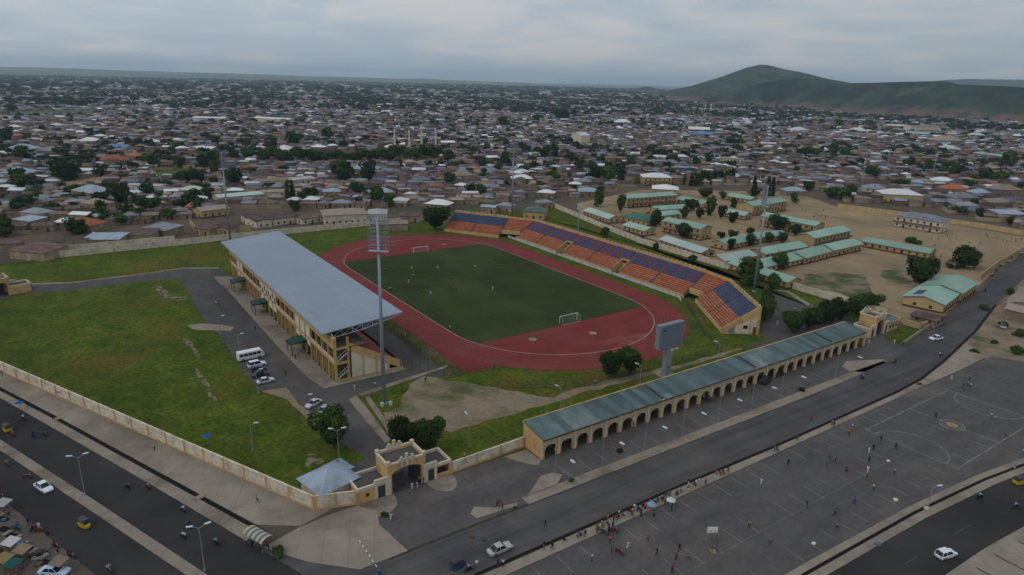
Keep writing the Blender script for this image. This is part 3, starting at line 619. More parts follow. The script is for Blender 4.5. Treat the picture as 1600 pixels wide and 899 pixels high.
# side (end) wall at the near end, sloping with the tiers
ew = MB(); ew.T = GI
def slope_z(v): return max(1.6, 1.6+(-61.2-v)*(7.4/13.2))
for (va, vb_) in ((-79.7, -75.8),): 
    for z0, z1 in ((0, .5), (4.7, 5.3), (8.8, 9.3)): ew.box(U1-.4, U1+.02, va+.45, vb_, z0, z1)
ew.box(U1-.5, U1+.05, -76.2, -75.7, 0, 11.8); ew.box(U1-.5, U1+.05, -79.6, -79.1, 0, 12.1)
vv = [-75.7, -72.0, -68.3, -64.8, -61.0]
for a, b in zip(vv, vv[1:]):
    ew.face([(U1,a,slope_z(a)-1.7),(U1,b,max(.0, slope_z(b)-1.7)),(U1,b,slope_z(b)+.5),(U1,a,slope_z(a)+.5)]); ew.face([(U1-.3,a,slope_z(a)-1.7),(U1-.3,b,max(0, slope_z(b)-1.7)),(U1-.3,b,slope_z(b)+.5),(U1-.3,a,slope_z(a)+.5)]); ew.face([(U1,a,slope_z(a)+.5),(U1,b,slope_z(b)+.5),(U1-.3,b,slope_z(b)+.5),(U1-.3,a,slope_z(a)+.5)])
    ew.box(U1-.25, U1+.03, b-.22, b+.22, 0, max(.6, slope_z(b)-1.2)); ew.box(U1-.25, U1+.01, a, b, 0, .45)
gsb('end_wall', ew, MT['wall_tan'])
for a, b in list(zip(vv, vv[1:]))[:3]:
    q = MB(); q.T = GI
    for x in (U1-.12, U1-.04): q.face([(x,a+.25,.45),(x,b-.25,.45),(x,b-.25,slope_z(b)-1.6),(x,a+.25,slope_z(a)-1.7)])
    gsb('cladding_panel', q, MT['panel_cream'])
for z0 in (.6, 5.4):                        # stair ramp railings in the open end bays
    rs = MB(); rs.T = GI
    for i in range(6): rs.tube((U1-.05, -79+i*.6, z0+i*.5), (U1-.05, -79+i*.6, z0+1.1+i*.3), .05)
    rs.tube((U1-.05, -79.1, z0+1.2), (U1-.05, -76.2, z0+3.2), .06)
    rs.tube((U1-.05, -79.1, z0+.1), (U1-.05, -76.2, z0+2.1), .12)
    gsb('stair_rail', rs, MT['steel_white'])
rows = 16
tc_ = MB(); tc_.T = GI; sr = MB(); sr.T = GI; ai = MB(); ai.T = GI
for i in range(rows):
    v = -61.5-i*.82; z = 1.3+i*.47
    tc_.box(U0+.3, U1-.4, v-.82, v, 0 if i == 0 else z-.8, z)
    for j in range(9):
        a = U0+1+j*12.6; sr.box(a, min(a+11.4, U1-1), v-.62, v-.25, z, z+.36)
tc_.box(U0, U1, -61.5, -61.2, 0, 2.3)
gsb('seating_tier', tc_, MT['tier_concrete']); gsb('seat_rows', sr, MT['seat_red'])
RZ0, RZ1, RV0, RV1, RU0_, RU1_ = 13.2, 15.2, -81.8, -59.6, -58.4, 57.6
rf = MB(); rf.T = GI
def rz(v): return RZ0+(RZ1-RZ0)*(v-RV0)/(RV1-RV0)
top = [(RU0_,RV0,RZ0+.2),(RU1_,RV0,RZ0+.2),(RU1_,RV1,RZ1+.2),(RU0_,RV1,RZ1+.2)]
bot = [(a,b,c-.22) for a,b,c in top]
rf.face(top); rf.face(bot)
for k in range(4): rf.face([top[k], top[(k+1) % 4], bot[(k+1) % 4], bot[k]])
gsb('roof', rf, MT['roof_grey'])
gt = MB(); gt.T = GI; gt.box(RU0_, RU1_, RV0-.25, RV0-.02, RZ0-.35, RZ0+.1); gsb('gutter', gt, MT['steel'])
for k in range(12):
    u = -54.5+k*9.95+(2.1 if k == 11 else 0); tr = MB(); tr.T = GI
    za = lambda v: rz(v)-.15
    tr.tube((u,-79.4,za(-79.4)),(u,-60.2,za(-60.2)),.1,n=6); tr.tube((u,-79.4,11.6),(u,-70,rz(-70)-1.7),.1,n=6); tr.tube((u,-70,rz(-70)-1.7),(u,-60.2,za(-60.2)-.3),.1,n=6)
    pts = [-79.4,-76.6,-73.8,-71,-68.2,-65.4,-62.6]
    for i, v in enumerate(pts):
        lowz = float(np.interp(v, [-79.4,-70,-60.2], [11.6, rz(-70)-1.7, rz(-60.2)-.4])); tr.tube((u,v,lowz),(u,min(v+2.8,-60.2),za(min(v+2.8,-60.2))),.06,n=5); tr.tube((u,v,za(v)),(u,v,lowz),.06,n=5)
    tr.box(u-.2, u+.2, -79.5, -79.1, 9, 12.6)
    gsb('roof_truss', tr, MT['steel_white'])
pr = MB(); pr.T = GI
for v in (-78,-74,-70,-66,-62): pr.tube((RU0_+1, v, rz(v)-.1), (RU1_-.6, v, rz(v)-.1), .08, n=5)
gsb('purlin', pr, MT['steel_white'])
# railing and fence in front of the stand
def mesh_fence(name, a, b, h, label, mat_='steel_dark', step=2.5, rails=(.1, .5, 1), n=2, cat='fence'):
    a = Vector(a[:2]); b = Vector(b[:2]); L = (b-a).length; ang = math.atan2(b.y-a.y, b.x-a.x)
    e = empty(name, (a.x, a.y, .05), ang); tag(e, label, cat)
    k = max(1, round(L/step)); r = MB()
    for f in rails: r.tube((0,0,h*f),(L,0,h*f),.03,n=4)
    i = 0.
    while i < L: r.tube((i,0,0),(i,0,h),.014,n=3); i += .35
    r.build('railing', MT[mat_], e)
    for i in range(k+1): p = MB(); p.tube((L*i/k,0,0),(L*i/k,0,h+.05),.05,n=5); p.build('post', MT[mat_], e)
    return e
mesh_fence('metal_fence', (-54,-52.8), (59,-52.8), 2.0, 'long low dark railing in front of the covered main grandstand')
mesh_fence('metal_gate', (60.5,-61), (72,-52.5), 2.8, 'tall black bar gate at the near foot of the main grandstand', cat='gate')
mesh_fence('metal_fence', (72,-52.5), (74,-38), 2.0, 'short dark bar fence leading from the black gate towards the running track')
# ---- east bowl stand
es = empty('bowl_stand', (0, 60, 0)); tag(es, 'open terraced stand of orange and blue seats curving along the far side of the track', 'grandstand')
def seg(ox, oy, ang, L, front_gap=None, z0=1.5, lower='seat_orange', upper='seat_blue_mixed', nrow=14, dep=11.2, bays=1, aisle=1.0, vom=None, taper=None, allo=False):
    "one straight length of terracing: local x along the front, y backwards"
    e = Matrix.Translation((ox-0, oy-60, 0)) @ Matrix.Rotation(ang, 4, 'Z')
    def B(name, mb, m):
        o = mb.build(name, m, es); o.matrix_local = e; return o
    dz = (8.3-z0)/nrow; dy = dep/nrow; st = MB(); BK_ = {}; w_ = MB(); rl_ = MB()
    def xr(y):
        if not taper: return 0, L
        f = y/dep; return taper[0]*(1-f)+taper[2]*f, taper[1]*(1-f)+taper[3]*f
    for i in range(nrow):
        y = i*dy; z = z0+i*dz; a, b = xr(y+dy/2)
        segs = [(a, b)]
        if vom and i < nrow//2:
            for (va, vb_) in vom: segs = [s2 for (p_, q_) in segs for s2 in ([(p_, min(q_, va)), (max(p_, vb_), q_)] if va < q_ and vb_ > p_ else [(p_, q_)]) if s2[1]-s2[0] > .3]
        for p_, q_ in segs:
            st.box(p_, q_, y, y+dy, max(0, z-1.0) if i else 0, z)
            nb = max(1, round((q_-p_)/17))
            for j in range(nb):
                tgt = BK_.setdefault(('lower' if i < nrow//2 else 'upper', round((p_+(q_-p_)*(j+.5)/nb)/9.0+.2)), MB())
                x0 = p_+(q_-p_)*j/nb+aisle/2; x1 = p_+(q_-p_)*(j+1)/nb-aisle/2
                if x1 > x0+.5:
                    n_ = int((x1-x0)/3)+1
                    for t in range(n_):
                        s0 = x0+(x1-x0)*t/n_; s1 = x0+(x1-x0)*(t+1)/n_-.12
                        tgt.box(s0, s1, y+.30, y+.66, z, z+random.uniform(.34,.40))
    if vom:
        for va, vb_ in vom:
            h = z0+dz*(nrow//2)
            w_.face([(va,dep/2,0),(vb_,dep/2,0),(vb_,dep/2,h+.9),(va,dep/2,h+.9)]); 
            for x in (va, vb_):
                w_.face([(x,0,0),(x,dep/2,0),(x,dep/2,h+.9),(x,0,z0+.9)]); xo = x+(.25 if x == va else -.25)
                w_.face([(xo,0,0),(xo,dep/2,0),(xo,dep/2,h+.9),(xo,0,z0+.9)]); w_.face([(x,0,z0+.9),(x,dep/2,h+.9),(xo,dep/2,h+.9),(xo,0,z0+.9)])
            dk = MB(); dk.box(va+.4, vb_-.4, dep/2-.3, dep/2-.1, 0, 2.6); B('doorway', dk, MT['pit'])
    # back wall with pierced parapet blocks
    a, b = xr(dep)
    w_.box(a, b, dep+.02, dep+.4, 0, 9.0); n_ = max(1, int((b-a)/2.3))
    for i in range(n_):
        x = a+(b-a)*(i+.5)/n_; w_.box(x-.7, x+.7, dep+.05, dep+.36, 9.0, 9.55)
    w_.box(a, b, dep-.1, dep+.02, 8.3, 9.3)
    a0, b0 = xr(0); w_.box(a0, b0, -.25, 0, 0, z0-.05) if not vom else [w_.box(p_, q_, -.25, 0, 0, z0-.05) for p_, q_ in zip([a0]+[v_[1] for v_ in vom], [v_[0] for v_ in vom]+[b0])]
    B('concrete_terrace', st, MT['tier_concrete'])
    for (kd, _), mb_ in BK_.items(): B(kd+'_seats', mb_, MT[lower if kd == 'lower' else upper])
    B('wall', w_, MT['wall_tan'])
    # front railing
    i = a0
    while i < b0:
        if not vom or not any(v_[0] < i < v_[1] for v_ in vom): rl_.tube((i,-.12,z0-.1),(i,-.12,z0+1),.03,n=4)
        i += 1.5
    for p_, q_ in ([(a0, b0)] if not vom else zip([a0]+[v_[1] for v_ in vom], [v_[0] for v_ in vom]+[b0])): rl_.tube((p_,-.12,z0+1),(q_,-.12,z0+1),.03,n=4)
    B('front_rail', rl_, MT['steel_dark'])
    return e
VF = 54.6
seg(-54.5, VF, 0, 110, vom=[(33.5,37.9),(70.5,74.9)], nrow=14)
aE = math.atan2(47.4-64.1, 95.5-70.4)
fl_ = Vector((61.2, 54.6)); eL = 31.5
seg(fl_.x, fl_.y, aE, eL, upper='seat_darkblue', z0=1.6)
# corner pieces: orange only, above a covered passage
def corner(ax, ay, bx_, by_, cx, cy_, dx_, dy_):
    "front edge a-b, back edge d-c (world), rows interpolated"
    st = MB(); so_ = MB(); w_ = MB(); n = 9
    A, B_, C_, D_ = [Vector((p-0, q-60)) for p, q in ((ax,ay),(bx_,by_),(cx,cy_),(dx_,dy_))]
    for i in range(n):
        f0 = .25+.75*i/n; f1 = .25+.75*(i+1)/n; z = 1.5+6.8*f0+.2
        p0, p1, q1, q0 = A.lerp(D_, f0), B_.lerp(C_, f0), B_.lerp(C_, f1), A.lerp(D_, f1)
        st.prism([p0, p1, q1, q0], z-.9, z, True); g0 = p0.lerp(q0, .4); g1 = p1.lerp(q1, .4); h0 = p0.lerp(q0, .85); h1 = p1.lerp(q1, .85)
        so_.prism([g0.lerp(g1,.04), g1.lerp(g0,.04), h1.lerp(h0,.04), h0.lerp(h1,.04)], z, z+.38, True)
    w_.prism([D_, C_, C_+(C_-B_).normalized()*.4, D_+(D_-A).normalized()*.4], 0, 9.1)
    f = .25; p0, p1 = A.lerp(D_, f), B_.lerp(C_, f); w_.prism([p0, p1, p1+(B_-C_).normalized()*.3, p0+(A-D_).normalized()*.3], 3.0-1.2, 3.9)
    st.build('concrete_terrace', MT['tier_concrete'], es); so_.build('upper_corner_seats', MT['seat_orange'], es); w_.build('wall', MT['wall_tan'], es)
cE, sE = math.cos(aE), math.sin(aE)
bE = (fl_.x-sE*11.2, fl_.y+cE*11.2)
corner(55.6, VF, fl_.x-.1, fl_.y+.1, bE[0]-.1, bE[1]+.1, 55.6, VF+11.2)
# end wall of the near end segment, with the patchwork of panels the photo shows
def endwall(e_, L, sgn=1):
    x = L; w_ = MB(); n = 14
    for xx in (x+.02, x+.32): w_.face([(xx,-.2,0),(xx,11.6,0),(xx,11.6,9.4),(xx,10.9,9.4),(xx,-.2,2.1)])
    w_.face([(x+.02,-.2,2.1),(x+.32,-.2,2.1),(x+.32,10.9,9.4),(x+.02,10.9,9.4)]); w_.face([(x+.02,11.6,9.4),(x+.32,11.6,9.4),(x+.32,10.9,9.4),(x+.02,10.9,9.4)]); w_.face([(x+.02,11.6,0),(x+.32,11.6,0),(x+.32,11.6,9.4),(x+.02,11.6,9.4)])
    o = w_.build('end_wall', MT['wall_tan'], es); o.matrix_local = e_
    for (y0, y1, zf, m_) in ((1.6, 3.6, 1.6, 'board_grey'), (3.9, 5.8, 2.6, 'panel_cream'), (6.0, 8.3, 3.6, 'panel_cream'), (8.6, 10.6, 5.0, 'trim_cream')):
        p_ = MB(); t0 = max(.6, zf-.0); p_.face([(x+.36,y0,.3),(x+.36,y1,.3),(x+.36,y1,t0+1.2*(y1-y0)/2),(x+.36,y0,t0)]); p_.face([(x+.34,y0,.3),(x+.34,y1,.3),(x+.34,y1,t0+1.2*(y1-y0)/2),(x+.34,y0,t0)])
        q = p_.build('cladding_panel', MT[m_], es); q.matrix_local = e_
    p_ = MB(); p_.box(x+.34, x+.4, 6.4, 7.8, 1.9, 3.0); q = p_.build('window', MT['car_glass'], es); q.matrix_local = e_
    p_ = MB(); p_.box(x+.34, x+.4, 9.6, 10.6, .1, 2.5); q = p_.build('door', MT['brown_inside'], es); q.matrix_local = e_
endwall(Matrix.Translation((fl_.x, fl_.y-60, 0)) @ Matrix.Rotation(aE, 4, 'Z'), eL)
# far-left segment: a stand of its own angle; front from (-84,29.4) to (-60.5,51.2)
aA = math.atan2(62.3-45.7, -72.7+99.6)
fa = Vector((-87.5, 32.0)); LA = 31.5
seg(fa.x, fa.y, aA, LA, upper='seat_darkblue', z0=1.5)
fb_ = fa+Vector((math.cos(aA), math.sin(aA)))*LA; bb = fb_+Vector((-math.sin(aA), math.cos(aA)))*11.2
corner(fb_.x+.1, fb_.y+.1, -54.7, VF, -54.7, VF+11.2, bb.x+.1, bb.y+.1)
ew2 = MB(); 
# white hoarding and low fence in front of the bowl
def wall_run(name, pts, h, t, m, label, cat='wall', pil=None, pm=None, ph=None, cap=None, z0=0, group=None):
    "straight panels with pilasters as its parts"
    e = empty(name, (pts[0][0], pts[0][1], 0)); tag(e, label, cat, group); w_ = MB(); q = MB(); c_ = MB(); bs_ = MB()
    for a, b in zip(pts, pts[1:]):
        a = Vector(a[:2]); b = Vector(b[:2]); L = (b-a).length; d = (b-a)/L; n_ = Vector((-d.y, d.x))
        T = lambda p, a=a, d=d, n_=n_: (a.x+d.x*p[0]+n_.x*p[1]-pts[0][0], a.y+d.y*p[0]+n_.y*p[1]-pts[0][1], p[2])
        w_.T = q.T = c_.T = T
        k = max(1, round(L/(pil or 6)))
        w_.box(.01, L-.01, -t/2, t/2, z0, h)
        for i in range(k+1): q.box(L*i/k-.22, L*i/k+.22, -t/2-.1, t/2+.1, 0, ph or h+.12)
        c_.box(.0, L, -t/2-.06, t/2+.06, h+.003, h+.1)
        if cap == 'base': bs_.T = T; bs_.box(.0, L, -t/2-.05, t/2+.05, 0, .5)
    w_.build('wall_panel', m, e)
    if pil: q.build('pilaster', pm or m, e)
    c_.build('coping', m, e)
    if bs_.v: bs_.build('plinth', pm or m, e)
    return e
wall_run('hoarding', [(-60,53.4),(-20,53.2)], 1.0, .1, MT['banner_white'], 'low grubby white hoarding under the far half of the bowl stand', 'hoarding')
wall_run('hoarding', [(-19,53.2),(54,53.4),(58,50.5)], 1.0, .1, MT['banner_white'], 'low grubby white hoarding under the near half of the bowl stand', 'hoarding')
mesh_fence('metal_fence', (60,50.5), (86,30.5), 2.0, 'dark mesh fence below the near angled end of the bowl stand')
for i, (a, b, s_) in enumerate((((86,30.5),(98,24),'beside the bowl stand end wall'), ((98,24),(96,-2),'between the scoreboard and the track'), ((96,-2),(96,-24),'between the dusty path and the tree by the track'), ((96,-24),(84,-46),'on the grass below the bend of the track'))):
    mesh_fence('metal_fence', a, b, 2.0, 'thin dark mesh fence '+s_)
# ---- arcade of arches
ar = empty('arcade_building', (117.2, 5, 0)); tag(ar, 'long single storey arcade of arches with four teal sheet roofs along the road', 'arcade')
AV0, AV1, AF, AB_ = -56.5, 66.9, 117.2, 110.3
NA = 28; aw = (AV1-AV0)/NA
# local frame: x along v, y towards -u (back)
AT = lambda p: (-p[1], p[0]-5, p[2])
w_ = MB(); w_.T = AT; pil = MB(); pil.T = AT; den = MB(); den.T = AT
for k in range(NA):
    x0 = AV0+k*aw; arch_panel(w_, x0, x0+aw, 0, 4.3, x0+.75, x0+aw-.75, 2.1, .95, 0, .3)
    pil.box(x0-.28, x0+.28, -.16, -.003, 0, 4.35); pil.box(x0-.36, x0+.36, -.22, -.003, 2.0, 2.2) if 0 else None
    for j in range(9): den.box(x0+.45+j*(aw-.9)/9+.1, x0+.45+(j+.5)*(aw-.9)/9+.1, -.1, -.003, 3.35, 3.85)
    # archivolt
    n = 8
    for j in range(n):
        t0, t1 = PI*j/n, PI*(j+1)/n; cx = x0+aw/2; r0 = (aw-1.5)/2
        f_ = lambda t, g: (cx-math.cos(t)*(r0+g), -.06, 2.1+math.sin(t)*(.95+g))
        pil.face([f_(t0, .02), f_(t1, .02), f_(t1, .3), f_(t0, .3)])
pil.box(AV1-.28, AV1+.28, -.16, -.003, 0, 4.35); w_.box(AV0, AV1, -.12, .3, 4.302, 4.55)
w_.box(AV0, AV0+.3, .31, AF-AB_, 0, 4.3); w_.face([(AV0,.31,4.3),(AV0,AF-AB_,4.3),(AV0,AF-AB_,5.6),(AV0,.31,4.5)]); w_.face([(AV0+.3,.31,4.3),(AV0+.3,AF-AB_,4.3),(AV0+.3,AF-AB_,5.6),(AV0+.3,.31,4.5)])
w_.box(AV1-.3, AV1, .31, AF-AB_, 0, 4.3); w_.face([(AV1,.31,4.3),(AV1,AF-AB_,4.3),(AV1,AF-AB_,5.6),(AV1,.31,4.5)])
w_.box(AV0+.3, AV1-.3, AF-AB_-.3, AF-AB_, 0, 5.5)
w_.box(AV0-.05, AV1+.05, AF-AB_+.001, AF-AB_+.3, 5.3, 5.85)
w_.build('wall', MT['wall_tan'], ar); pil.build('pilaster', MT['trim_cream'], ar); den.build('dentil_band', MT['trim_cream'], ar)
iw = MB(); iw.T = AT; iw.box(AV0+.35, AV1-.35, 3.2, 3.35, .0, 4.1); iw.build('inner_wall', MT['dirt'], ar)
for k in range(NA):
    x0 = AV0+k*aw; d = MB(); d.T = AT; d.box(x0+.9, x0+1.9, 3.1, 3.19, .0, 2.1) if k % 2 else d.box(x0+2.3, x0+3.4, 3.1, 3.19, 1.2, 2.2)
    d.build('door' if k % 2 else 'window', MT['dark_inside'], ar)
J = [AV0-.1, -21.3, 13.6, 48.8, AV1+.1]
for k in range(4):
    r = MB(); r.T = AT; a, b = J[k]+(.0 if k == 0 else .8), J[k+1]-(.0 if k == 3 else .1); d_ = AF-AB_
    r.face([(a,-.25,4.62),(b,-.25,4.62),(b,d_-.05,5.75),(a,d_-.05,5.75)]); r.face([(a,-.25,4.52),(b,-.25,4.52),(b,d_-.05,5.65),(a,d_-.05,5.65)])
    r.face([(a,-.25,4.52),(b,-.25,4.52),(b,-.25,4.62),(a,-.25,4.62)]); r.face([(a,-.25,4.52),(a,-.25,4.62),(a,d_-.05,5.75),(a,d_-.05,5.65)]); r.face([(b,-.25,4.52),(b,-.25,4.62),(b,d_-.05,5.75),(b,d_-.05,5.65)])
    r.build('roof', MT['roof_teal'], ar)
g_ = MB(); g_.T = AT; g_.box(AV0-.1, AV1+.1, -.42, -.26, 4.4, 4.66)
for k in (1, 2, 3): g_.face([(J[k]-.1,-.2,4.45),(J[k]+.8,-.2,4.45),(J[k]+.8,6.8,5.55),(J[k]-.1,6.8,5.55)])
g_.build('gutter', MT['steel_dark'], ar)
# ---- gatehouses
def gatehouse(ox, oy, ang, label, hh=6.2, wl_=6.6, wr=6.2, cw=6.9, dep=5.6, rightroof=False, name='gatehouse', zs=1):
    "local x along the front seen from outside (left to right), y = inwards; central arch between x 0..cw"
    g = empty(name, (ox, oy, 0), ang); g.scale = (zs, zs, zs); tag(g, label, 'gatehouse')
    w_ = MB(); tr = MB(); rf_ = MB()
    # central block: front and back walls with wide segmental arch
    for y0 in (0, dep-.4): arch_panel(w_, -.5, cw+.5, 0, 6.1, .35, cw-.35, 3.9, 1.1, y0, y0+.4, 12)
    w_.box(-.5, -.1, .41, dep-.41, 0, 6.1); w_.box(cw+.1, cw+.5, .41, dep-.41, 0, 6.1)
    rf_.box(-.1, cw+.1, .4, dep-.4, 5.6, 5.75)
    for a, b, c_, d_ in ((-.6,cw+.6,-.1,.32),(-.6,cw+.6,dep-.32,dep+.1),(-.6,-.18,.33,dep-.33),(cw+.18,cw+.6,.33,dep-.33)): tr.box(a, b, c_, d_, 6.102, 6.45)
    for a, b in ((-.6,.1),(cw-.1,cw+.6)):
        for c_ in (-.1, dep-.6): tr.box(a, b, c_, c_+.7, 6.452, 6.9)
    # stepped crest in the middle of the front and back parapet
    for yy in (-.2, dep-.1):
        tr.box(cw/2-1.7, cw/2+1.7, yy, yy+.3, 6.455, 6.85)
        for k, (h_, w2) in enumerate(((7.3, .22), (7.8, .25), (7.3, .22))): tr.box(cw/2-1.1+k*1.1-w2, cw/2-1.1+k*1.1+w2, yy-.05, yy+.36, 5.3 if yy < 0 else 6.46, h_)
    # piers
    for x in (-.55, cw-.05): tr.box(x, x+.6, -.18, -.002, 0, 4.1)
    # left wing: pedestrian door then room
    lw = -wl_
    w_.box(lw, -3.0, 0, .3, 0, 2.7); w_.box(lw, lw+.3, .31, dep, 0, 2.7); w_.box(lw, -.51, dep-.3, dep, 0, 2.7)
    w_.box(-3.0, -.51, .0, .3, 2.5, 2.7); w_.box(-1.0, -.51, .0, .3, 0, 2.49)
    tr.box(-3.2, -2.6, -.12, .34, 0, 2.9); tr.box(-1.1, -.55, -.12, -.003, 0, 2.9)
    tr.box(lw-.05, -3.2, -.08, .36, 2.702, 3.3); tr.box(-3.2, -.52, -.12, .36, 2.902, 4.0); tr.box(lw-.05, lw+.3, .37, dep, 2.702, 3.3); tr.box(lw+.31, -.52, dep-.3, dep+.02, 2.702, 3.3)
    for j in range(9): tr.box(lw+.3+j*.37, lw+.45+j*.37, -.12, -.085, 2.8, 3.15)
    rf_.box(lw+.3, -.52, .37, dep-.32, 2.5, 2.72)
    dk = MB(); dk.box(-2.55, -1.12, .1, .16, 0, 2.45); dk.build('door', MT['steel_dark'], g)
    bl = MB(); bl.box(lw+1.6, lw+2.3, -.04, -.003, 1.2, 1.9); bl.build('window', MT['brown_inside'], g)
    # right wing: door then open booth
    R = cw; re = cw+wr
    w_.box(R+.51, R+1.0, 0, .3, 0, 2.49); w_.box(R+.51, R+2.6, 0, .3, 2.5, 2.7)
    tr.box(R+.55, R+1.0, -.12, -.003, 0, 2.9); tr.box(R+2.4, R+3.0, -.12, .34, 0, 2.9); tr.box(R+.52, R+3.0, -.12, .36, 2.902, 4.0)
    dk = MB(); dk.box(R+1.02, R+2.38, .1, .16, 0, 2.45); dk.build('door', MT['steel_dark'], g)
    w_.box(re-.5, re, 0, .4, 0, 2.7); w_.box(re-.3, re, .41, dep, 0, 2.7); w_.box(R+.51, re-.31, dep-.3, dep, 0, 2.7); w_.box(R+3.0, re-.5, .05, .3, 0, .9); w_.box(R+3.0, re-.5, .0, .3, 2.5, 2.7)
    tr.box(R+3.0, re+.05, -.08, .36, 2.702, 3.3); tr.box(re-.3, re+.05, .37, dep, 2.702, 3.3); tr.box(R+.52, re-.31, dep-.3, dep+.02, 2.702, 3.3)
    for j in range(8): tr.box(R+3.2+j*.37, R+3.35+j*.37, -.12, -.085, 2.8, 3.15)
    rf_.box(R+.52, re-.31, .37, dep-.32, 2.5, 2.72)
    ct = MB(); ct.box(R+3.05, re-.55, 1.6, 1.7, 0, 2.4); ct.build('booth_wall', MT['brown_inside'], g)
    w_.build('wall', MT['wall_tan'], g); tr.build('parapet_trim', MT['trim_cream'], g); rf_.build('flat_roof', MT['asphalt'], g)
    if rightroof:
        r = MB(); r.face([(re-.4,-.4,3.4),(re+6.2,-.4,3.4),(re+6.2,5.9,4.3),(re-.4,5.9,4.3)]); r.face([(re-.4,-.4,3.3),(re+6.2,-.4,3.3),(re+6.2,5.9,4.2),(re-.4,5.9,4.2)]); r.build('sheet_roof', MT['roof_teal'], g)
        q = MB(); q.box(re, re+6, 0, 5.6, 0, 3.3); q.box(re-.55, re+6.35, -.55, -.42, 3.2, 3.7); q.box(re-.55, re+6.35, 5.92, 6.05, 3.2, 4.7); q.box(re+6.21, re+6.35, -.42, 5.92, 3.2, 4.2); q.build('annex_wall', MT['wall_tan'], g)
        for x in (re+.8, re+2.4, re+4.4):
            d = MB(); d.box(x, x+.8, -.06, -.003, 1.1, 2.1); d.build('window', MT['dark_inside'], g)
    # gate leaves
    for s in (0, 1):
        lf = MB(); n = 9
        for i in range(n+1): lf.tube((i*3.0/n,0,.1),(i*3.0/n,0,3.6+.5*math.sin(PI*i/n/2)),.035,n=4)
        for z_ in (.15, 1.6, 3.4): lf.tube((0,0,z_),(3.0,0,z_),.05,n=4)
        lf.box(.1, 2.9, -.01, .01, .15, 3.3)
        o = lf.build('gate_leaf', MT['steel_dark'], g); o.location = (.4 if s == 0 else cw-.4, .9, 0); o.rotation_euler = (0, 0, 0.12 if s == 0 else math.radians(112))
    return g
gatehouse(GF, -88.2, PI/2, 'tan and cream arched main gatehouse by the rounded forecourt aprons', cw=6.9)
gatehouse(114.6, 78.2, PI/2, 'tan arched side gatehouse with teal annex roof at the end of the arcade', cw=4.6, wl_=.9+2.6, wr=3.2, rightroof=True)
p3 = P(9, 456); gatehouse(p3[0], p3[1], -PI/2+.25, 'cream arched gatehouse cut off by the left edge of the photo', cw=6.5)
# ---- perimeter walls
def wall_lab(px_, lab, **k): return wall_run('perimeter_wall', px_, lab[0], .25, MT['wall_cream'], lab[1], pil=lab[2], pm=k.get('pm'), cap=k.get('cap'))
wall_lab([(7-leftwall_dir.x*40, -151.4-leftwall_dir.y*40), (108.8, -102.1)], (2.9, 'cream perimeter wall with tan pilasters and painted squiggles along the left pavement', 6.2), pm=MT['wall_tan'], cap='base')
wall_lab([(109.0,-101.8),(111.4,-95.0)], (2.9, 'short cream wall between the blue-roofed kiosk corner and the main gatehouse', 3.5), pm=MT['wall_tan'], cap='base')
wall_lab([(111.6,-74.9),(111.0,-57.0)], (2.4, 'cream front wall between the main gatehouse and the arcade', 6), pm=MT['wall_tan'], cap='base')
wall_lab([(-118.5,-146),(-118.5,-86),(-119.6,-68),(-118.5,-10),(-117.5,46)], (2.7, 'long pale rear wall behind the grass at the far end of the stadium', 6))
wall_lab([(-124,-134),(-123,-90)], (3.6, 'taller second pale wall directly behind the rear stadium wall at left', 5))
wall_lab([(-121.7,127.2),(-60,113),(-18,104.3),(41,102.6),(91,101.4),(106,101)], (2.6, 'pale boundary wall between the bowl stand and the green-roofed school', 6))
wall_run('perimeter_wall', px([(1308,325),(1400,337),(1460,346),(1540,358),(1640,376)]), 2.8, .25, MT['wall_ochre'], 'ochre wall along the back of the sandy school field', pil=6)
wall_run('perimeter_wall', px([(1605,390),(1560,415),(1530,438)]), 2.4, .25, MT['wall_ochre'], 'ochre wall between the sandy school field and the road', pil=6)
wall_run('perimeter_wall', px([(1462,505),(1437,515),(1412,508)]), 2.0, .25, MT['wall_ochre'], 'low ochre garden wall beside the side gatehouse', pil=4)
wall_run('garden_wall', px([(1411,540),(1440,520),(1462,505)]), 1.2, .3, MT['concrete_tan'], 'low brown wall round the small grass plot by the road', pil=4)
sheet('grass_plot', px([(1380,530),(1411,541),(1440,521),(1455,508),(1415,505)]), .08, MT['grass'])
# graffiti-like scribbles on the left wall: plain dark strokes and one dark sign
gr = MB(); rr = random.Random(2)
d_ = Vector((WL1[0]-7.0, WL1[1]+151.4)); L_ = d_.length; d_ = d_/L_; nn_ = Vector((d_.y, -d_.x))
for i in range(26):
    s_ = rr.uniform(0, L_-3); z_ = rr.uniform(.8, 1.9); pts = []
    for j in range(rr.randint(3, 7)): pts.append((s_+j*.28, z_+rr.uniform(-.25,.3)))
    for a, b in zip(pts, pts[1:]):
        q = [(7+d_.x*x_[0]+nn_.x*.14, -151.4+d_.y*x_[0]+nn_.y*.14, x_[1]+dz_) for x_, dz_ in ((a,-.05),(b,-.05),(b,.06),(a,.06))]; gr.face(q)
o = gr.build('graffiti', MT['steel_dark']); lw_ = [x for x in bpy.data.objects if x.name == 'perimeter_wall'][0]
o.parent = lw_; o.location = (-lw_.location.x, -lw_.location.y, 0)
landmark('the main gatehouse', 640, 735); landmark('the side gatehouse', 1370, 505); landmark('the left-edge gatehouse', 20, 430)
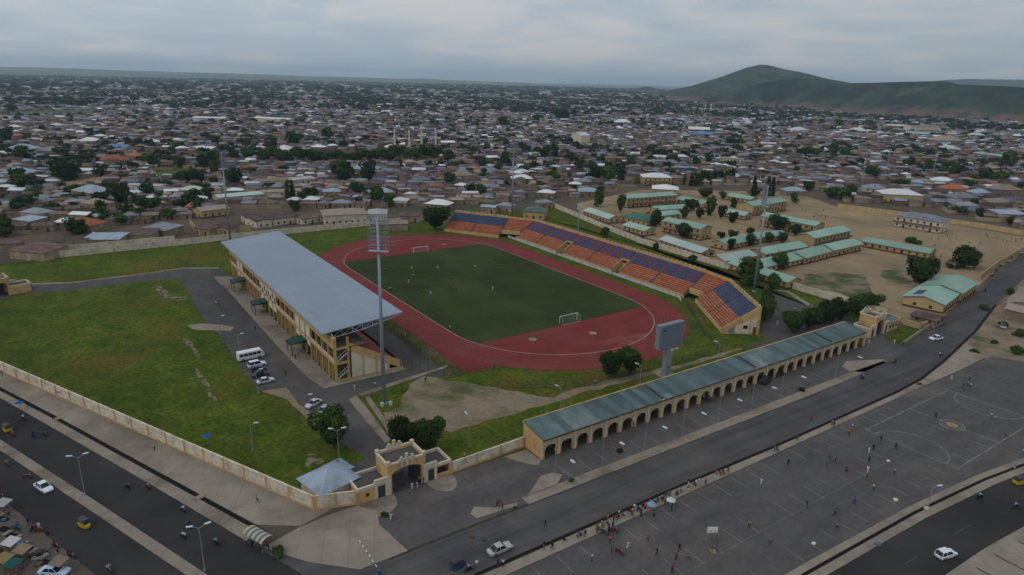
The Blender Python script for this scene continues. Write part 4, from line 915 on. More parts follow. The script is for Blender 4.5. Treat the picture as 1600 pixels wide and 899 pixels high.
# ---- floodlight masts
def mast(x, y, h, ang, label, kind=0):
    e = empty('floodlight_mast', (x, y, 0), ang); tag(e, label, 'floodlight mast', 'floodlight masts of the stadium')
    p_ = MB(); p_.tube((0,0,0),(0,0,h),.54,.26,12); p_.tube((0,0,0),(0,0,.5),.85,.85,12); p_.build('pole', MT['steel'], e, True)
    r = MB(); W_ = 4.1; z0 = h-7.6
    r.box(-W_/2-.3, W_/2+.3, -.8, .8, z0-.2, z0-.1)
    for i in range(7): r.tube((-W_/2+i*W_/6, -.7, z0-.1), (-W_/2+i*W_/6, -.9, h+.6), .045, n=4)
    for j in range(9): r.tube((-W_/2-.2, -.8, z0+.4+j*.95), (W_/2+.2, -.8, z0+.4+j*.95), .045, n=4); r.tube((-W_/2-.2, .7, z0+.4+j*.95), (W_/2+.2, .7, z0+.4+j*.95), .03, n=4) if j % 2 else None
    for s in (-1, 1): r.tube((s*W_/2, .7, z0), (s*W_/2, .7, h), .045, n=4); r.tube((s*W_/2, -.8, z0+1), (s*W_/2, .7, z0+3), .03, n=4)
    r.tube((0,-.8,z0+2),(0,0,z0+2),.08,n=4); r.tube((0,-.8,h-1),(0,0,h-1),.08,n=4)
    # cage on the crown
    for s in (-1, 1): r.tube((s*.7-1.5, -.6, h+.5), (s*.7-1.5, -.6, h+3.2), .04, n=4)
    r.tube((-2.2,-.6,h+3.2),(-.8,-.6,h+3.2),.04,n=4)
    r.build('lamp_frame', MT['steel'], e)
    l_ = MB()
    for j in range(8):
        for i in range(7):
            cx = -W_/2+i*W_/6; cz = z0+.88+j*.95
            l_.T = lambda p, cx=cx, cz=cz: (cx+p[0], -1.05+p[1]*.9-p[2]*.35, cz+p[2]*.9+p[1]*.35)
            l_.tube((0,.12,0),(0,-.14,0),.14,.25,8)
    l_.T = None; l_.build('floodlights', MT['flood_glass'], e)
    return e
def face(ax, ay, bx_=0, by_=0): return math.atan2(by_-ay, bx_-ax)+PI/2
M1_ = (76.8,-74.1); mast(*M1_, 46, face(*M1_), 'tall grey floodlight mast nearest the camera by the main grandstand')
M2_ = P(360,378)[:2]; mast(*M2_, 42, face(*M2_), 'thin grey floodlight mast behind the far corner of the grandstand roof')
M3_ = P(1178,456)[:2]; mast(*M3_, 41, face(*M3_), 'leaning-looking grey floodlight mast behind the near end of the bowl stand')
M4_ = P(800,342)[:2]; mast(*M4_, 42, face(*M4_), 'most distant floodlight mast behind the far end of the bowl stand')
sheet('grass_mound', [(M1_[0]+4.2*math.cos(PI*k/10), M1_[1]+4.2*math.sin(PI*k/10)) for k in range(20)], .09, MT['grass'])
for i, (a, b) in enumerate(((-1.6,.6),(1.5,1.0),(1.0,-.9))):
    bb_ = MB(); bb_.box(-.35,.35,-.3,.3,0,.9); bb_.box(-.4,.4,-.35,.35,.901,1.0); o = bb_.build('electrical_box', MT['banner_white']); o.location = (M1_[0]+a, M1_[1]+b, .09); tag(o, ['pale electrical box left of the nearest mast foot', 'pale electrical box behind the nearest mast foot', 'pale electrical box right of the nearest mast foot'][i], 'electrical box', 'boxes at the mast foot')
# telecom lattice masts
def lattice(px_, py_, h, label, wd=1.6, mm='steel'):
    b = P(px_, py_); e = empty('telecom_mast', (b[0], b[1], 0)); tag(e, label, 'telecom mast'); t_ = MB(); n = max(6, int(h/3))
    L = lambda k: wd*(1-.65*k/n)/1.5
    for k in range(n):
        a, c = L(k), L(k+1); z0, z1 = h*k/n, h*(k+1)/n; P_ = [(a,0),(-a*.5,a*.87),(-a*.5,-a*.87)]; R_ = [(c,0),(-c*.5,c*.87),(-c*.5,-c*.87)]
        for i in range(3): t_.tube((*P_[i],z0),(*R_[i],z1),.09,n=4); t_.tube((*P_[i],z0),(*R_[(i+1) % 3],z1),.05,n=3); t_.tube((*R_[i],z1),(*R_[(i+1) % 3],z1),.04,n=3)
    t_.build('lattice', MT[mm], e); a_ = MB()
    for k, an in enumerate((.3, 2.4, 4.5)):
        for zz_ in (h-2, h-5): a_.tube((math.cos(an)*.5, math.sin(an)*.5, zz_), (math.cos(an)*.8, math.sin(an)*.8, zz_), .5, .5, 8)
        a_.box(math.cos(an)*.9-.12, math.cos(an)*.9+.12, math.sin(an)*.9-.12, math.sin(an)*.9+.12, h-1, h+1)
    a_.build('antenna', MT['steel_white'], e); return e
lattice(1341, 321, 31, 'grey lattice telecom mast at the corner of the school field', 1.8)
lattice(903, 362, 14, 'short thin lattice mast beside the wall behind the bowl stand', .8)
lattice(1456, 281, 22, 'slim red and grey lattice mast among the houses at right', 1.2)
lattice(1386, 262, 18, 'small distant lattice mast left of the white hipped hall', 1.2)
lattice(503, 215, 26, 'thin distant lattice mast above the tree belt', 1.4)
# ---- scoreboard
sb = empty('scoreboard', (100.8, -2.4, 0)); tag(sb, 'grey double-sided electronic scoreboard on a tapered concrete column beside the track', 'scoreboard')
c_ = MB(); c_.box(-2.4,2.4,-2.4,2.4,0,.35); c_.build('plinth', MT['concrete_tan'], sb)
c_ = MB(); a = [(-.75,-1.1),(.75,-1.1),(.75,1.1),(-.75,1.1)]
I = [c_.p((x,y,.35)) for x,y in a]+[c_.p((x*.85,y*.9,8.59)) for x,y in a]
for q in ((0,1,5,4),(1,2,6,5),(2,3,7,6),(3,0,4,7),(4,5,6,7)): c_.f.append([I[k] for k in q]); c_.m.append(0)
c_.build('column', MT['tier_concrete'] if False else MT['steel'], sb)
c_ = MB(); c_.box(-.8,.8,-4.55,4.55,8.6,15.2); o = c_.build('cabinet', MT['board_grey'], sb)
c_ = MB()
for s in (-1, 1):
    for k in range(9): c_.box(s*.805-.01, s*.805+.01, -4.4+k*.98, -4.4+k*.98+.94, 8.8, 15.0)
c_.build('screen_panels', mat('board_face', (.13,.16,.20), (.15,.18,.22), .3, .5), sb)
c_ = MB(); c_.tube((1.2,-3.1,13.9),(.85,-3.1,13.9),.25,n=8); c_.build('horn_speaker', MT['steel_dark'], sb)
c_ = MB(); c_.tube((1,-.2,8.0),(2,-.6,8.2),.08,n=5); c_.tube((1,.8,8.0),(2,1.2,8.3),.08,n=5); c_.box(1.8,2.1,-.9,-.3,8.1,8.5); c_.box(1.8,2.1,.9,1.5,8.2,8.6); c_.build('bracket_lamp', MT['steel_white'], sb)
landmark('the scoreboard', 1043, 545)
# ---- kiosk with pyramid roof
k_ = empty('kiosk', (105.8, -97.4, 0), math.radians(14)); tag(k_, 'small corner building with pale blue-grey pyramid roof inside the front wall', 'kiosk')
b_ = MB(); b_.box(-4.6,2.6,-3.8,3.8,0,2.95); b_.build('wall', MT['wall_cream'], k_)
r_ = MB(); A = [(-5.3,-4.5,3.02),(3.2,-4.5,3.02),(3.2,4.5,3.02),(-5.3,4.5,3.02)]
for i in range(4): r_.face([A[i], A[(i+1) % 4], (-1,0,5.6)])
r_.face(A[::-1]); r_.build('roof', MT['roof_blueish'], k_)
k2 = empty('kiosk', (100.9, -94.4, 0), math.radians(14)); tag(k2, 'tiny hut with pale grey hipped roof behind the pyramid-roofed corner building', 'kiosk')
b_ = MB(); b_.box(-2,2,-1.6,1.6,0,2.3); b_.build('wall', MT['wall_cream'], k2); r_ = MB(); A = [(-2.5,-2.1,2.32),(2.5,-2.1,2.32),(2.5,2.1,2.32),(-2.5,2.1,2.32)]
for i in range(4): r_.face([A[i], A[(i+1) % 4], (.5 if i in (1,) else (-.5 if i == 3 else 0),0,3.5)])
r_.build('roof', MT['roof_blueish'], k2)
# ------------------------------------------------------------------ trees
def leaf_cloud(lobes, n, size, seed, flat=.75):
    r = np.random.default_rng(seed); vol = np.array([l[3]*l[4]*l[5] for l in lobes])**.67; pr = vol/vol.sum()
    idx = r.choice(len(lobes), n, p=pr); L = np.array(lobes)[idx]
    d = r.normal(size=(n, 3)); d /= np.linalg.norm(d, axis=1)[:, None]
    rad = (.55+.45*r.random(n)**.5+np.where(r.random(n) < .12, r.random(n)*.38, 0))[:, None]
    c = L[:, :3]+d*rad*L[:, 3:6]
    nrm = d*.9+r.normal(size=(n, 3))*.7; nrm[:, 2] += .4; nrm /= np.linalg.norm(nrm, axis=1)[:, None]
    a = np.cross(nrm, r.normal(size=(n, 3))); a /= np.linalg.norm(a, axis=1)[:, None]; b = np.cross(nrm, a)
    s = size*(.6+.8*r.random(n))[:, None]/2
    V = np.stack([c-a*s-b*s*flat, c+a*s-b*s*flat*.6, c+a*s*.9+b*s*flat, c-a*s*.7+b*s*flat], 1).reshape(-1, 3)
    return V
def np_mesh(name, V, k, mats, tint=None):
    n = len(V)//k; me = bpy.data.meshes.new(name); me.vertices.add(len(V)); me.vertices.foreach_set('co', np.asarray(V, np.float32).ravel())
    me.loops.add(n*k); me.loops.foreach_set('vertex_index', np.arange(n*k, dtype=np.int32)); me.polygons.add(n)
    me.polygons.foreach_set('loop_start', np.arange(0, n*k, k, dtype=np.int32)); me.polygons.foreach_set('loop_total', np.full(n, k, np.int32))
    for m_ in mats: me.materials.append(m_)
    me.update(calc_edges=True); return me
def lobes_for(kind, r):
    L = []
    if kind == 'broad':
        for k in range(17):
            a = r.uniform(0, 2*PI); q = r.uniform(.1, 2.75); s = r.uniform(.9, 1.7)*(1-.1*q/3); L.append((q*math.cos(a), q*math.sin(a), r.uniform(1.5, 5.3)-.28*max(0, q-1.2)*r.random(), s, s, s*.85))
        L.append((0, 0, 3.4, 2.6, 2.6, 2.0))
    elif kind == 'tall':
        for k in range(11):
            a = r.uniform(0, 2*PI); z = r.uniform(2.0, 8.6); q = r.uniform(0, 1.7)*(1-.4*(z-3)/6); s = r.uniform(.9, 1.5); L.append((q*math.cos(a), q*math.sin(a), z, s, s, s))
    elif kind == 'cone':
        for k in range(9): L.append((r.uniform(-.12,.12), r.uniform(-.12,.12), .9+k*.95, .95-.075*k, .95-.075*k, .8))
    elif kind == 'shrub':
        for k in range(7):
            a = r.uniform(0, 2*PI); q = r.uniform(0, 1.5); s = r.uniform(.8, 1.3); L.append((q*math.cos(a), q*math.sin(a), 1.0+r.uniform(0, .8), s, s, s*.8))
    return L
NAT = {'broad': (8.0, 6.6), 'tall': (5.0, 10.0), 'cone': (1.9, 9.4), 'shrub': (4.6, 2.9)}
TPL = {}
def tree_tpl(kind, lod, var):
    k = (kind, lod, var)
    if k in TPL: return TPL[k]
    r = random.Random(hash(kind) % 1 + {'broad': 10, 'tall': 20, 'cone': 30, 'shrub': 40}[kind]+var); L = lobes_for(kind, r)
    n, s = {'near': (8500, .30), 'mid': (2600, .46), 'far': (520, .95)}[lod]
    if kind in ('cone', 'shrub'): n = int(n*.45)
    cm = np_mesh('crown', leaf_cloud(L, n, s, var+5), 4, [MT['leaf']])
    t_ = MB(); h0 = {'broad': 1.7, 'tall': 2.2, 'cone': 1.2, 'shrub': .8}[kind]; w0 = {'broad': .3, 'tall': .22, 'cone': .12, 'shrub': .1}[kind]
    t_.tube((0,0,0),(0.05,0,h0),w0,w0*.7,7)
    if lod != 'far' or kind != 'cone':
        for l in L[:7]: t_.tube((0.05,0,h0*.95),(l[0]*.75,l[1]*.75,max(h0+.3, l[2]-.1)),w0*.45,w0*.12,5)
    o = t_.build('tmp', MT['bark']); tm = o.data; bpy.data.objects.remove(o); tm.name = 'trunk'
    TPL[k] = (cm, tm); return TPL[k]
TREES = []
def tree(x, y, w_m, h_m, kind='broad', look=None, label=None, lod=None, group='trees among the houses'):
    D = math.hypot(x-CAM[0], y-CAM[1]); lod = lod or ('near' if D < 230 else 'mid' if D < 420 else 'far')
    cm, tm = tree_tpl(kind, lod, random.randrange(4)); nw, nh = NAT[kind]
    e = empty({'broad': 'broadleaf_tree', 'tall': 'tall_tree', 'cone': 'columnar_tree', 'shrub': 'shrub'}[kind], (x, y, 0), random.uniform(0, 6.28)); e.scale = (w_m/nw, w_m/nw, h_m/nh)
    for n_, d in (('crown', cm), ('trunk', tm)):
        c = bpy.data.objects.new(n_, d); COL.objects.link(c); c.parent = e
    size = 'small' if w_m < 5 else 'large' if w_m > 11 else 'mid-sized'
    lk = look or {'broad': size+' round green tree', 'tall': 'tall narrow tree', 'cone': 'thin dark columnar tree', 'shrub': 'low green bush'}[kind]
    if label: tag(e, label, 'bush' if kind == 'shrub' else 'tree', group)
    else: later(e, lk, 'bush' if kind == 'shrub' else 'tree', group)
    TREES.append((x, y, w_m/2)); return e
def ptree(px_, by, wp, hp, kind='broad', **k):
    m_ = MPP(px_, by); p = P(px_, by); return tree(p[0], p[1], wp*m_*1.16, hp*m_*1.16, kind, **k)
random.seed(21)
def ptc(cx, cy, wp, hp=None, kind='broad', **k):          # centre of the crown in the photograph
    hp = hp or wp*.72; return ptree(cx, cy+hp*.42, wp, hp*1.05, kind, **k)
ptc(523, 674, 62, 62, group='trees by the main gate', label='round dark tree on the left of the drive behind the main gatehouse')
ptc(632, 682, 50, 50, group='trees by the main gate', label='left of two dark trees joined together right behind the main gatehouse')
ptc(668, 684, 56, 52, group='trees by the main gate', label='right of two dark trees joined together right behind the main gatehouse')
ptc(955, 573, 40, 40, group='trees beside the track', label='left tree of the pair between the dusty path and the track'); ptc(985, 567, 42, 40, group='trees beside the track', label='right tree of the pair between the dusty path and the track')
ptc(680, 345, 44, 34, group='trees beside the track', label='dark bushy tree touching the far end of the bowl stand')
for c in ((1195,487,34,34),(1238,507,38,30),(1262,500,40,32),(1288,492,40,32),(1312,487,40,32),(1337,480,38,30),(1360,474,34,26)): ptc(*c, look='dark tree of the arcade row', group='trees behind the arcade')
for c in ((1172,430,34,40,'tall'),(1160,425,16,30,'tall'),(1207,445,26,26,'broad'),(1198,470,26,22,'broad')): ptc(*c, look='spiky dark tree', group='trees near the bowl stand end')
for c in ((945,364,16,14),(1025,387,11,11),(1082,406,14,12),(1004,372,6,6)): ptc(*c, kind='shrub', look='small round bush', group='bushes behind the bowl stand')
for c in ((1217,411,40,28),(1215,351,36,26),(1242,362,20,18),(1140,384,18,20),(1172,378,20,20),(1202,374,18,18),(1222,373,20,18),(1067,364,28,24),(1024,344,27,28),(969,322,18,30),(935,313,22,27),(1127,369,16,12),(1145,368,20,14),(1172,361,20,9),(1080,322,30,20),(1070,334,18,20),(1110,326,22,30),(1092,336,16,18),(1126,334,18,24),(1145,342,18,18),(1146,319,16,16),(1130,307,16,14),(1100,303,30,16),(1240,311,16,18),(992,341,14,14),(1107,398,16,10)):
    ptc(c[0], c[1], c[2]*.84, c[3]*.88, kind='broad', look='dark school tree', group='trees in the school grounds')
ptc(1437,430,48,44, label='big spreading dark tree nearest the small green-roofed building on the sandy field', group='trees in the school grounds'); ptc(1506,406,52,30, label='wide dark tree by the road wall of the sandy field', group='trees in the school grounds')
ptc(1424,376,18,8,'shrub', label='left half of a dark bush in the middle of the sandy field', group='bushes'); ptc(1433,379,14,6,'shrub', label='right half of a dark bush in the middle of the sandy field', group='bushes')
for c in ((35,245,28,24),(105,270,46,28),(30,288,34,22),(12,215,24,22),(97,241,24,14),(130,250,30,16),(240,254,26,20),(318,252,26,20),(335,248,24,20),(288,281,28,22),(310,280,26,22),(367,246,18,18),(388,243,22,18),(366,282,28,26),(192,280,16,12),(386,226,16,14),(40,318,30,22),(28,322,24,20),(120,356,34,22),(190,308,34,30),(232,322,36,20),(267,321,10,8),(8,358,28,28),(3,348,16,20),(215,318,18,16),(537,272,44,30),(575,273,26,32),(512,212,24,16),(560,297,26,20),(702,283,20,20),(735,298,18,16),(752,299,20,16),(702,247,26,18),(790,252,22,20),(760,231,14,12),(785,192,20,16),(485,306,26,18),(461,323,20,16),(590,308,28,26),(608,316,18,18),(877,181,32,16),(850,243,18,18),(866,240,16,22),(895,251,20,14),(930,274,30,20),(950,276,32,22),(965,274,24,18),(1015,236,18,14),(944,233,16,10),(1067,282,14,14),(1087,256,16,16),(1107,252,12,14),(1086,233,20,10),(1362,272,28,18),(1474,272,24,16),(1490,270,22,16),(1540,278,30,20),(1562,279,26,16),(1510,290,26,14),(1407,288,28,12),(1450,262,14,18),(1417,257,16,12),(1255,240,26,14),(1275,241,24,14),(1300,238,16,26),(1575,252,30,20),(1500,330,28,10),(1300,303,26,16),(1318,305,26,18),(1330,300,20,16),(460,220,30,20),(425,222,20,14),(210,155,20,10),(840,187,16,12),(905,262,14,18),(20,170,18,10),(1480,190,20,9),(1145,225,26,14),(1320,240,18,12),(1180,300,22,10)):
    ptc(*c)
for c in ((1177,297,7,28),(1199,296,7,26),(1206,296,7,24),(450,304,8,28),(457,300,7,24),(640,214,5,12)): ptc(*c, kind='cone')
for k in range(13): ptc(1080+k*5.3+random.uniform(-1,1), 283-k*.5+random.uniform(-2,2), 7, 17, kind='cone', look='dark cypress', group='cypress row')
for k in range(27): ptc(410+k*10.5+random.uniform(-3,3), 246-2.0*math.sin(k*.35)-k*.12+random.uniform(-4,4), 20+random.uniform(-3,7), 15, look='dark tree in dense belt', group='tree belt across the town')
landmark('the tree beside the bowl stand', 680, 345)
# ------------------------------------------------------------------ buildings with long roofs
def bld(p0, p1, z, dep, roof, wallm, label, pitch=1.6, storeys=1, ridge='long', name='school_block', cat='building', group=None, hip=0, win=True, gable_col=None):
    a = Vector(P(*p0, z)[:2]); b = Vector(P(*p1, z)[:2]); L = (b-a).length; d = (b-a)/L; n_ = Vector((-d.y, d.x))
    if n_.dot(Vector((FW[0], FW[1]))) < 0: a, b = b, a; d = -d; n_ = Vector((-d.y, d.x))
    e = empty(name, (a.x, a.y, 0), math.atan2(d.y, d.x)); 
    if label: tag(e, label, cat, group)
    w_ = MB(); o = .55; w_.box(0, L, 0, dep, 0, z)
    r_ = MB(); q = MB()
    if ridge == 'long':
        x0, x1 = -o, L+o; h = dep/2*hip
        rp = [(-o,-o,z-.05),(L+o,-o,z-.05),(L+o,dep+o,z-.05),(-o,dep+o,z-.05),(-o+h,dep/2,z+pitch),(L+o-h,dep/2,z+pitch)]
        fs = [(0,1,5,4),(2,3,4,5)]; 
        if hip: fs += [(1,2,5),(3,0,4)]
        else: w_.face([(0,0,z),(0,dep,z),(0,dep/2,z+pitch*.93)]); w_.face([(L,0,z),(L,dep,z),(L,dep/2,z+pitch*.93)])
    else:
        rp = [(-o,-o,z-.05),(L+o,-o,z-.05),(L+o,dep+o,z-.05),(-o,dep+o,z-.05),(L/2,-o,z+pitch),(L/2,dep+o,z+pitch)]
        fs = [(0,3,5,4),(1,2,5,4)]; w_.face([(0,0,z),(L,0,z),(L/2,0,z+pitch*.93)]); w_.face([(0,dep,z),(L,dep,z),(L/2,dep,z+pitch*.93)])
    for f in fs: r_.face([rp[i] for i in f]); r_.face([(rp[i][0], rp[i][1], rp[i][2]-.12) for i in f])
    w_.build('wall', MT[wallm], e); r_.build('roof', MT[roof], e)
    if win:
        n = min(14, max(2, int(L/3.2)))
        for s in range(storeys):
            zb = s*(z/storeys)
            for i in range(n):
                x = L*(i+.5)/n; wd = min(1.1, L/n*.4); q = MB(); dr = (i % 4 == 1)
                q.box(x-wd/2, x+wd/2, -.06, -.003, zb+(.05 if dr else 1.1), zb+2.2); q.build('door' if dr else 'window', MT['dark_inside'], e)
        q = MB()
        for xx, sg in ((-.003, -1), (L+.003, 1)):
            for i in range(2): q.box(min(xx, xx+sg*.05), max(xx, xx+sg*.05), dep*(.3+.4*i)-.5, dep*(.3+.4*i)+.5, 1.1, 2.2)
        q.build('side_windows', MT['dark_inside'], e) if dep > 6 else None
    if storeys > 1:
        g = MB(); g.box(-.2, L+.2, -1.2, -.003, z/storeys-.15, z/storeys); g.box(-.2, L+.2, -1.25, -1.15, z/storeys, z/storeys+.8); g.build('balcony', MT['house_wall'], e)
    q = MB(); q.box(-.03, L+.03, -.03, dep+.03, 0, .7); q.build('plinth', MT['brown_inside'] if wallm == 'wall_ochre' else MT['concrete_tan'], e)
    EX.append(((a+b)/2+n_*dep/2, max(L, dep)/2)); return e
EX = []
G_, GP = 'roof_school', 'roof_school_pale'; SG = 'green-roofed school buildings'
def sc(p0, p1, z, dep, roof, lab, **k): bld(p0, p1, z, dep, roof, 'wall_ochre', lab, group=SG, **k)
sc((912,329),(951,342),3.0,8,GP,'long pale-roofed classroom block nearest the far end of the boundary wall')
sc((974,352),(1007,361),3.0,8,GP,'short pale-roofed classroom block between two others along the boundary wall')
sc((1031,374),(1095,395),3.0,8.5,GP,'long pale-roofed block nearest the middle of the bowl stand')
sc((1036,345),(1095,358),6.2,9,G_,'two-storey green-roofed block with trees at its front wall', storeys=2)
sc((980,310),(1057,305),6.4,10,G_,'large two-storey yellow block at the far left of the school', storeys=2)
sc((971,338),(1010,346),3.2,13,'roof_dkgreen','square hall with dark green hipped roof beside a tree', hip=1, pitch=2.4)
sc((1058,311),(1097,319),3.0,9,G_,'single-storey mint-roofed block behind the courtyard trees at left')
sc((1026,328),(1075,325),3.0,9,G_,'pale green-roofed block left of the courtyard trees'); sc((1025,338),(1063,334),3.0,9,G_,'pale green-roofed block just behind the tree-fronted two-storey block')
sc((1136,306),(1172,312),3.0,9,G_,'small distant green-roofed block right of the courtyard trees')
sc((1177,322),(1230,314),6.4,11,G_,'two-storey olive-green-roofed block at the back corner of the sandy field', storeys=2)
sc((1130,331),(1163,337),3.0,8,GP,'short pale-roofed block with arcade right of the courtyard trees')
sc((1190,337),(1274,353),6.2,9,G_,'long two-storey green-roofed block running to the edge of the sandy field', storeys=2)
sc((1273,372),(1329,360),6.2,9,G_,'bright green-roofed two-storey block standing out onto the sandy field', storeys=2)
sc((1136,383),(1187,372),3.0,9,G_,'green-roofed block behind a dark tree in the middle of the school')
sc((1187,371),(1230,367),3.0,9,G_,'small green-roofed block right of the middle of the school')
sc((1133,408),(1182,399),3.0,9,GP,'pale grey-green-roofed block next to the long front block'); sc((1196,397),(1262,385),3.0,9,G_,'green-roofed block behind the stepped row of joined blocks')
sc((1183,420),(1257,403),3.0,9,G_,'left part of the stepped row of joined green roofs'); sc((1258,403),(1302,391.5),3.3,9,G_,'middle part of the stepped row of joined green roofs'); sc((1303,391),(1347,381),3.6,9,G_,'right part of the stepped row of joined green roofs')
sc((1139,411),(1231,441),3.0,8,G_,'very long mint-roofed block along the boundary wall behind the bowl stand end')
sc((1348,377),(1452,396),3.0,8.5,G_,'long narrow mint-roofed block alone on the sandy field')
sc((1475,476),(1500,457),3.6,13,G_,'green-roofed building with dark solar panels on its roof by the road')
sc((1503,458),(1527,442),3.9,13.5,G_,'larger green-roofed building behind the solar-panelled one by the road')
sp_ = [o for o in bpy.data.objects if o.get('label', '').startswith('green-roofed building with dark solar panels')][0]
q = MB(); sl_ = 1.6/(6.5+.55)
f_ = lambda x, y, h: (x, y, 3.55+(13.55-y)*sl_+h)
for i in range(4): x0, x1 = 3+i*1.9, 4.7+i*1.9; q.face([f_(x0,8.2,.12), f_(x1,8.2,.12), f_(x1,11,.12), f_(x0,11,.12)])
q.build('solar_array', mat('solar', (.05,.06,.12), (.04,.05,.1), 1, .4), sp_)
bld((1424,492),(1462,502),2.5,8,'rust_roof','house_wall','rusty low shed with a grey sheet lean-to in front of the solar-panelled building', name='shed', cat='shed', pitch=.6)
OT = 'large buildings of the old town'
def ob(p0, p1, z, dep, roof, wall_, lab, **k): bld(p0, p1, z, dep, roof, wall_, lab, name='town_building', group=OT, **k)
ob((400,346),(467,337),4.2,13,'rust_roof','wall_cream','large cream block with rusty roof and a row of square windows behind the rear wall', pitch=.8)
ob((376,335),(400,346),4.2,8,'rust_roof','wall_cream','cream side wing of the large rusty-roofed block behind the rear wall', pitch=.8)
ob((472,343),(513,337),3.4,9,'rust_roof','wall_cream','low cream shed-like block with small windows right of the large cream block', pitch=.5)
ob((506,337),(574,334),5.5,16,'tan_roof','wall_cream','big cream hall with tan hipped roof behind the rear wall', hip=1, pitch=2)
ob((574,334),(603,334),5,12,'dull_white_roof','panel_cream','cream hall with white hipped roof beside the tan-roofed one', hip=1, pitch=2)
ob((342,309),(412,303),3.2,13,'mint','wall_cream','very long pale mint roof behind the yellow-walled compound', pitch=.9)
ob((410,301),(486,297),3.6,10,'tan_roof','wall_cream','long tan-roofed low block in the walled yard behind the large cream block', pitch=.7)
ob((404,284),(452,281),3.6,14,'tan_roof','wall_cream','left one of two broad tan-roofed sheds in the walled yard', pitch=1.2)
ob((455,282),(492,279),3.6,14,'dull_white_roof','wall_cream','right, paler one of two broad sheds in the walled yard', pitch=1.2)
ob((196,289),(250,291),3.2,9,'dull_white_roof','panel_cream','long off-white flat-roofed block inside the pale diagonal walls', pitch=.3)
ob((268,296),(286,296),3.0,7,'dull_white_roof','panel_cream','small off-white block beside the pale crooked walls', pitch=.4)
ob((318,297),(345,294),3.4,9,'tan_roof','wall_cream','cream house just left of the long mint roof behind trees', pitch=.8)
ob((315,330),(358,325),4.2,12,'tan_roof','wall_ochre','yellow house with pale tan roof inside the walled compound at left', pitch=1.2)
ob((1399,337),(1472,348),6.4,13,'grey_roof','wall_cream','long two-storey cream block with dark blue-grey hipped roof behind the sandy field', hip=1, pitch=2.6, storeys=2)
ob((1381,303),(1443,306),6,16,'white_roof','wall_ochre','yellow hall with big bright white hipped roof behind the sandy field', hip=1, pitch=3)
ob((1352,294),(1388,296),6.4,13,'grey_roof','wall_cream','two-storey cream house with dark slate hipped roof left of the white-roofed hall', hip=1, pitch=2.6, storeys=2)
ob((1424,197),(1468,197),13,16,'tan_roof','panel_cream','tall cream apartment block near the foot of the hill', pitch=.6, storeys=3)
ob((1006,277),(1050,278),6.5,16,'white_roof','wall_ochre','large yellow house with white hipped roof among the town houses', hip=1, pitch=2.6, storeys=2)
ob((1020,295),(1060,297),4.5,16,'white_roof','wall_ochre','yellow house with white and grey hipped roof behind the school', hip=1, pitch=2.4)
ob((893,210),(908,212),12,14,'white_roof','panel_cream','tall narrow cream gabled building far out in the town', ridge='perp', pitch=3)
ob((1125,247),(1162,249),6.5,12,'tan_roof','panel_cream','long white two-storey block with many windows in the town', pitch=.4, storeys=2)
ob((300,184),(350,185),6,20,'white_roof','panel_cream','long white-roofed warehouse far away at left'); ob((395,184),(450,187),6,20,'white_roof','panel_cream','long white-roofed warehouse right of another far away at left')
ob((1388,196),(1420,197),7,25,'white_roof','panel_cream','wide white warehouse left of the apartment block'); ob((1320,200),(1350,201),6,22,'orange_roof','house_wall','long red-roofed building far away near the hill foot')
ob((818,330),(850,332),4.5,12,'roof_teal','wall_tan','tan hall with teal roof just behind the far end of the bowl stand', hip=.7, pitch=2); 
ob((1520,239),(1575,246),4,14,G_,'house_wall','long pale green roofed building at the right edge of the town'); ob((1290,242),(1320,243),5,18,'roof_dkgreen','wall_ochre','building with dark green hipped roof right of centre in the town', hip=1)
ROADH = [(130,140,9,7),(127,153,14,9),(124,170,15,10),(121,188,12,9),(117,204,16,10),(113,223,15,9),(108,241,14,9),(103,259,15,10),(98,277,14,9),(139,158,12,9),(136,178,14,9),(132,197,13,9),(127,218,14,10),(122,240,13,9),(116,262,14,9),(150,168,13,9),(147,190,14,9),(142,212,13,9)]
wall_run('compound_wall', px([(297,352),(313,370),(392,361)]), 3.0, .25, MT['wall_ochre'], 'yellow wall with a dark gate round the compound behind the grandstand roof', pil=6)
wall_run('compound_wall', px([(170,283),(215,302),(262,325)]), 2.6, .25, MT['wall_cream'], 'pale diagonal wall running through the houses at left', pil=6)
wall_run('compound_wall', px([(240,306),(342,301)]), 2.4, .25, MT['wall_cream'], 'pale wall in front of the mint-roofed block', pil=6)
wall_run('compound_wall', px([(262,325),(300,338),(318,341)]), 2.4, .25, MT['wall_cream'], 'pale crooked wall left of the yellow compound', pil=6)
wall_run('compound_wall', px([(398,268),(392,300),(420,326)]), 2.6, .25, MT['wall_cream'], 'pale wall round the left of the walled yard with tan sheds', pil=6)
sheet('yard_ground', px([(400,268),(495,264),(500,300),(415,318),(394,300)]), .046, MT['dirt'])
sheet('yard_ground', px([(176,281),(235,280),(330,293),(335,300),(262,322),(215,300)]), .036, MT['worn_grass'])
wall_run('compound_wall', px([(228,262),(250,283),(265,300)]), 2.4, .25, MT['wall_cream'], 'pale wall beside the small park at left', pil=6)
for i, L in enumerate([[(232,268),(300,262),(400,258),(410,262),(330,270),(240,276)], [(425,262),(480,262),(470,270),(430,272)], [(265,300),(330,300),(336,303),(270,306)]]): sheet('grass_patch', jag(px(L), 5, 2, i), .045, MT['grass'])
for i, L in enumerate([[(90,285),(160,276),(180,283),(120,300),(80,300)], [(60,275),(95,285),(70,296),(40,290)], [(580,268),(640,262),(690,270),(640,282)], [(230,276),(400,266),(400,269),(235,280)], [(600,215),(620,213),(622,225),(604,227)]]): sheet('dirt_clearing', jag(px(L), 5, 2, i+9), .04, MT['sand'])
sheet('street', px([(196,158),(204,157),(222,175),(214,176)]), .05, MT['asphalt'])
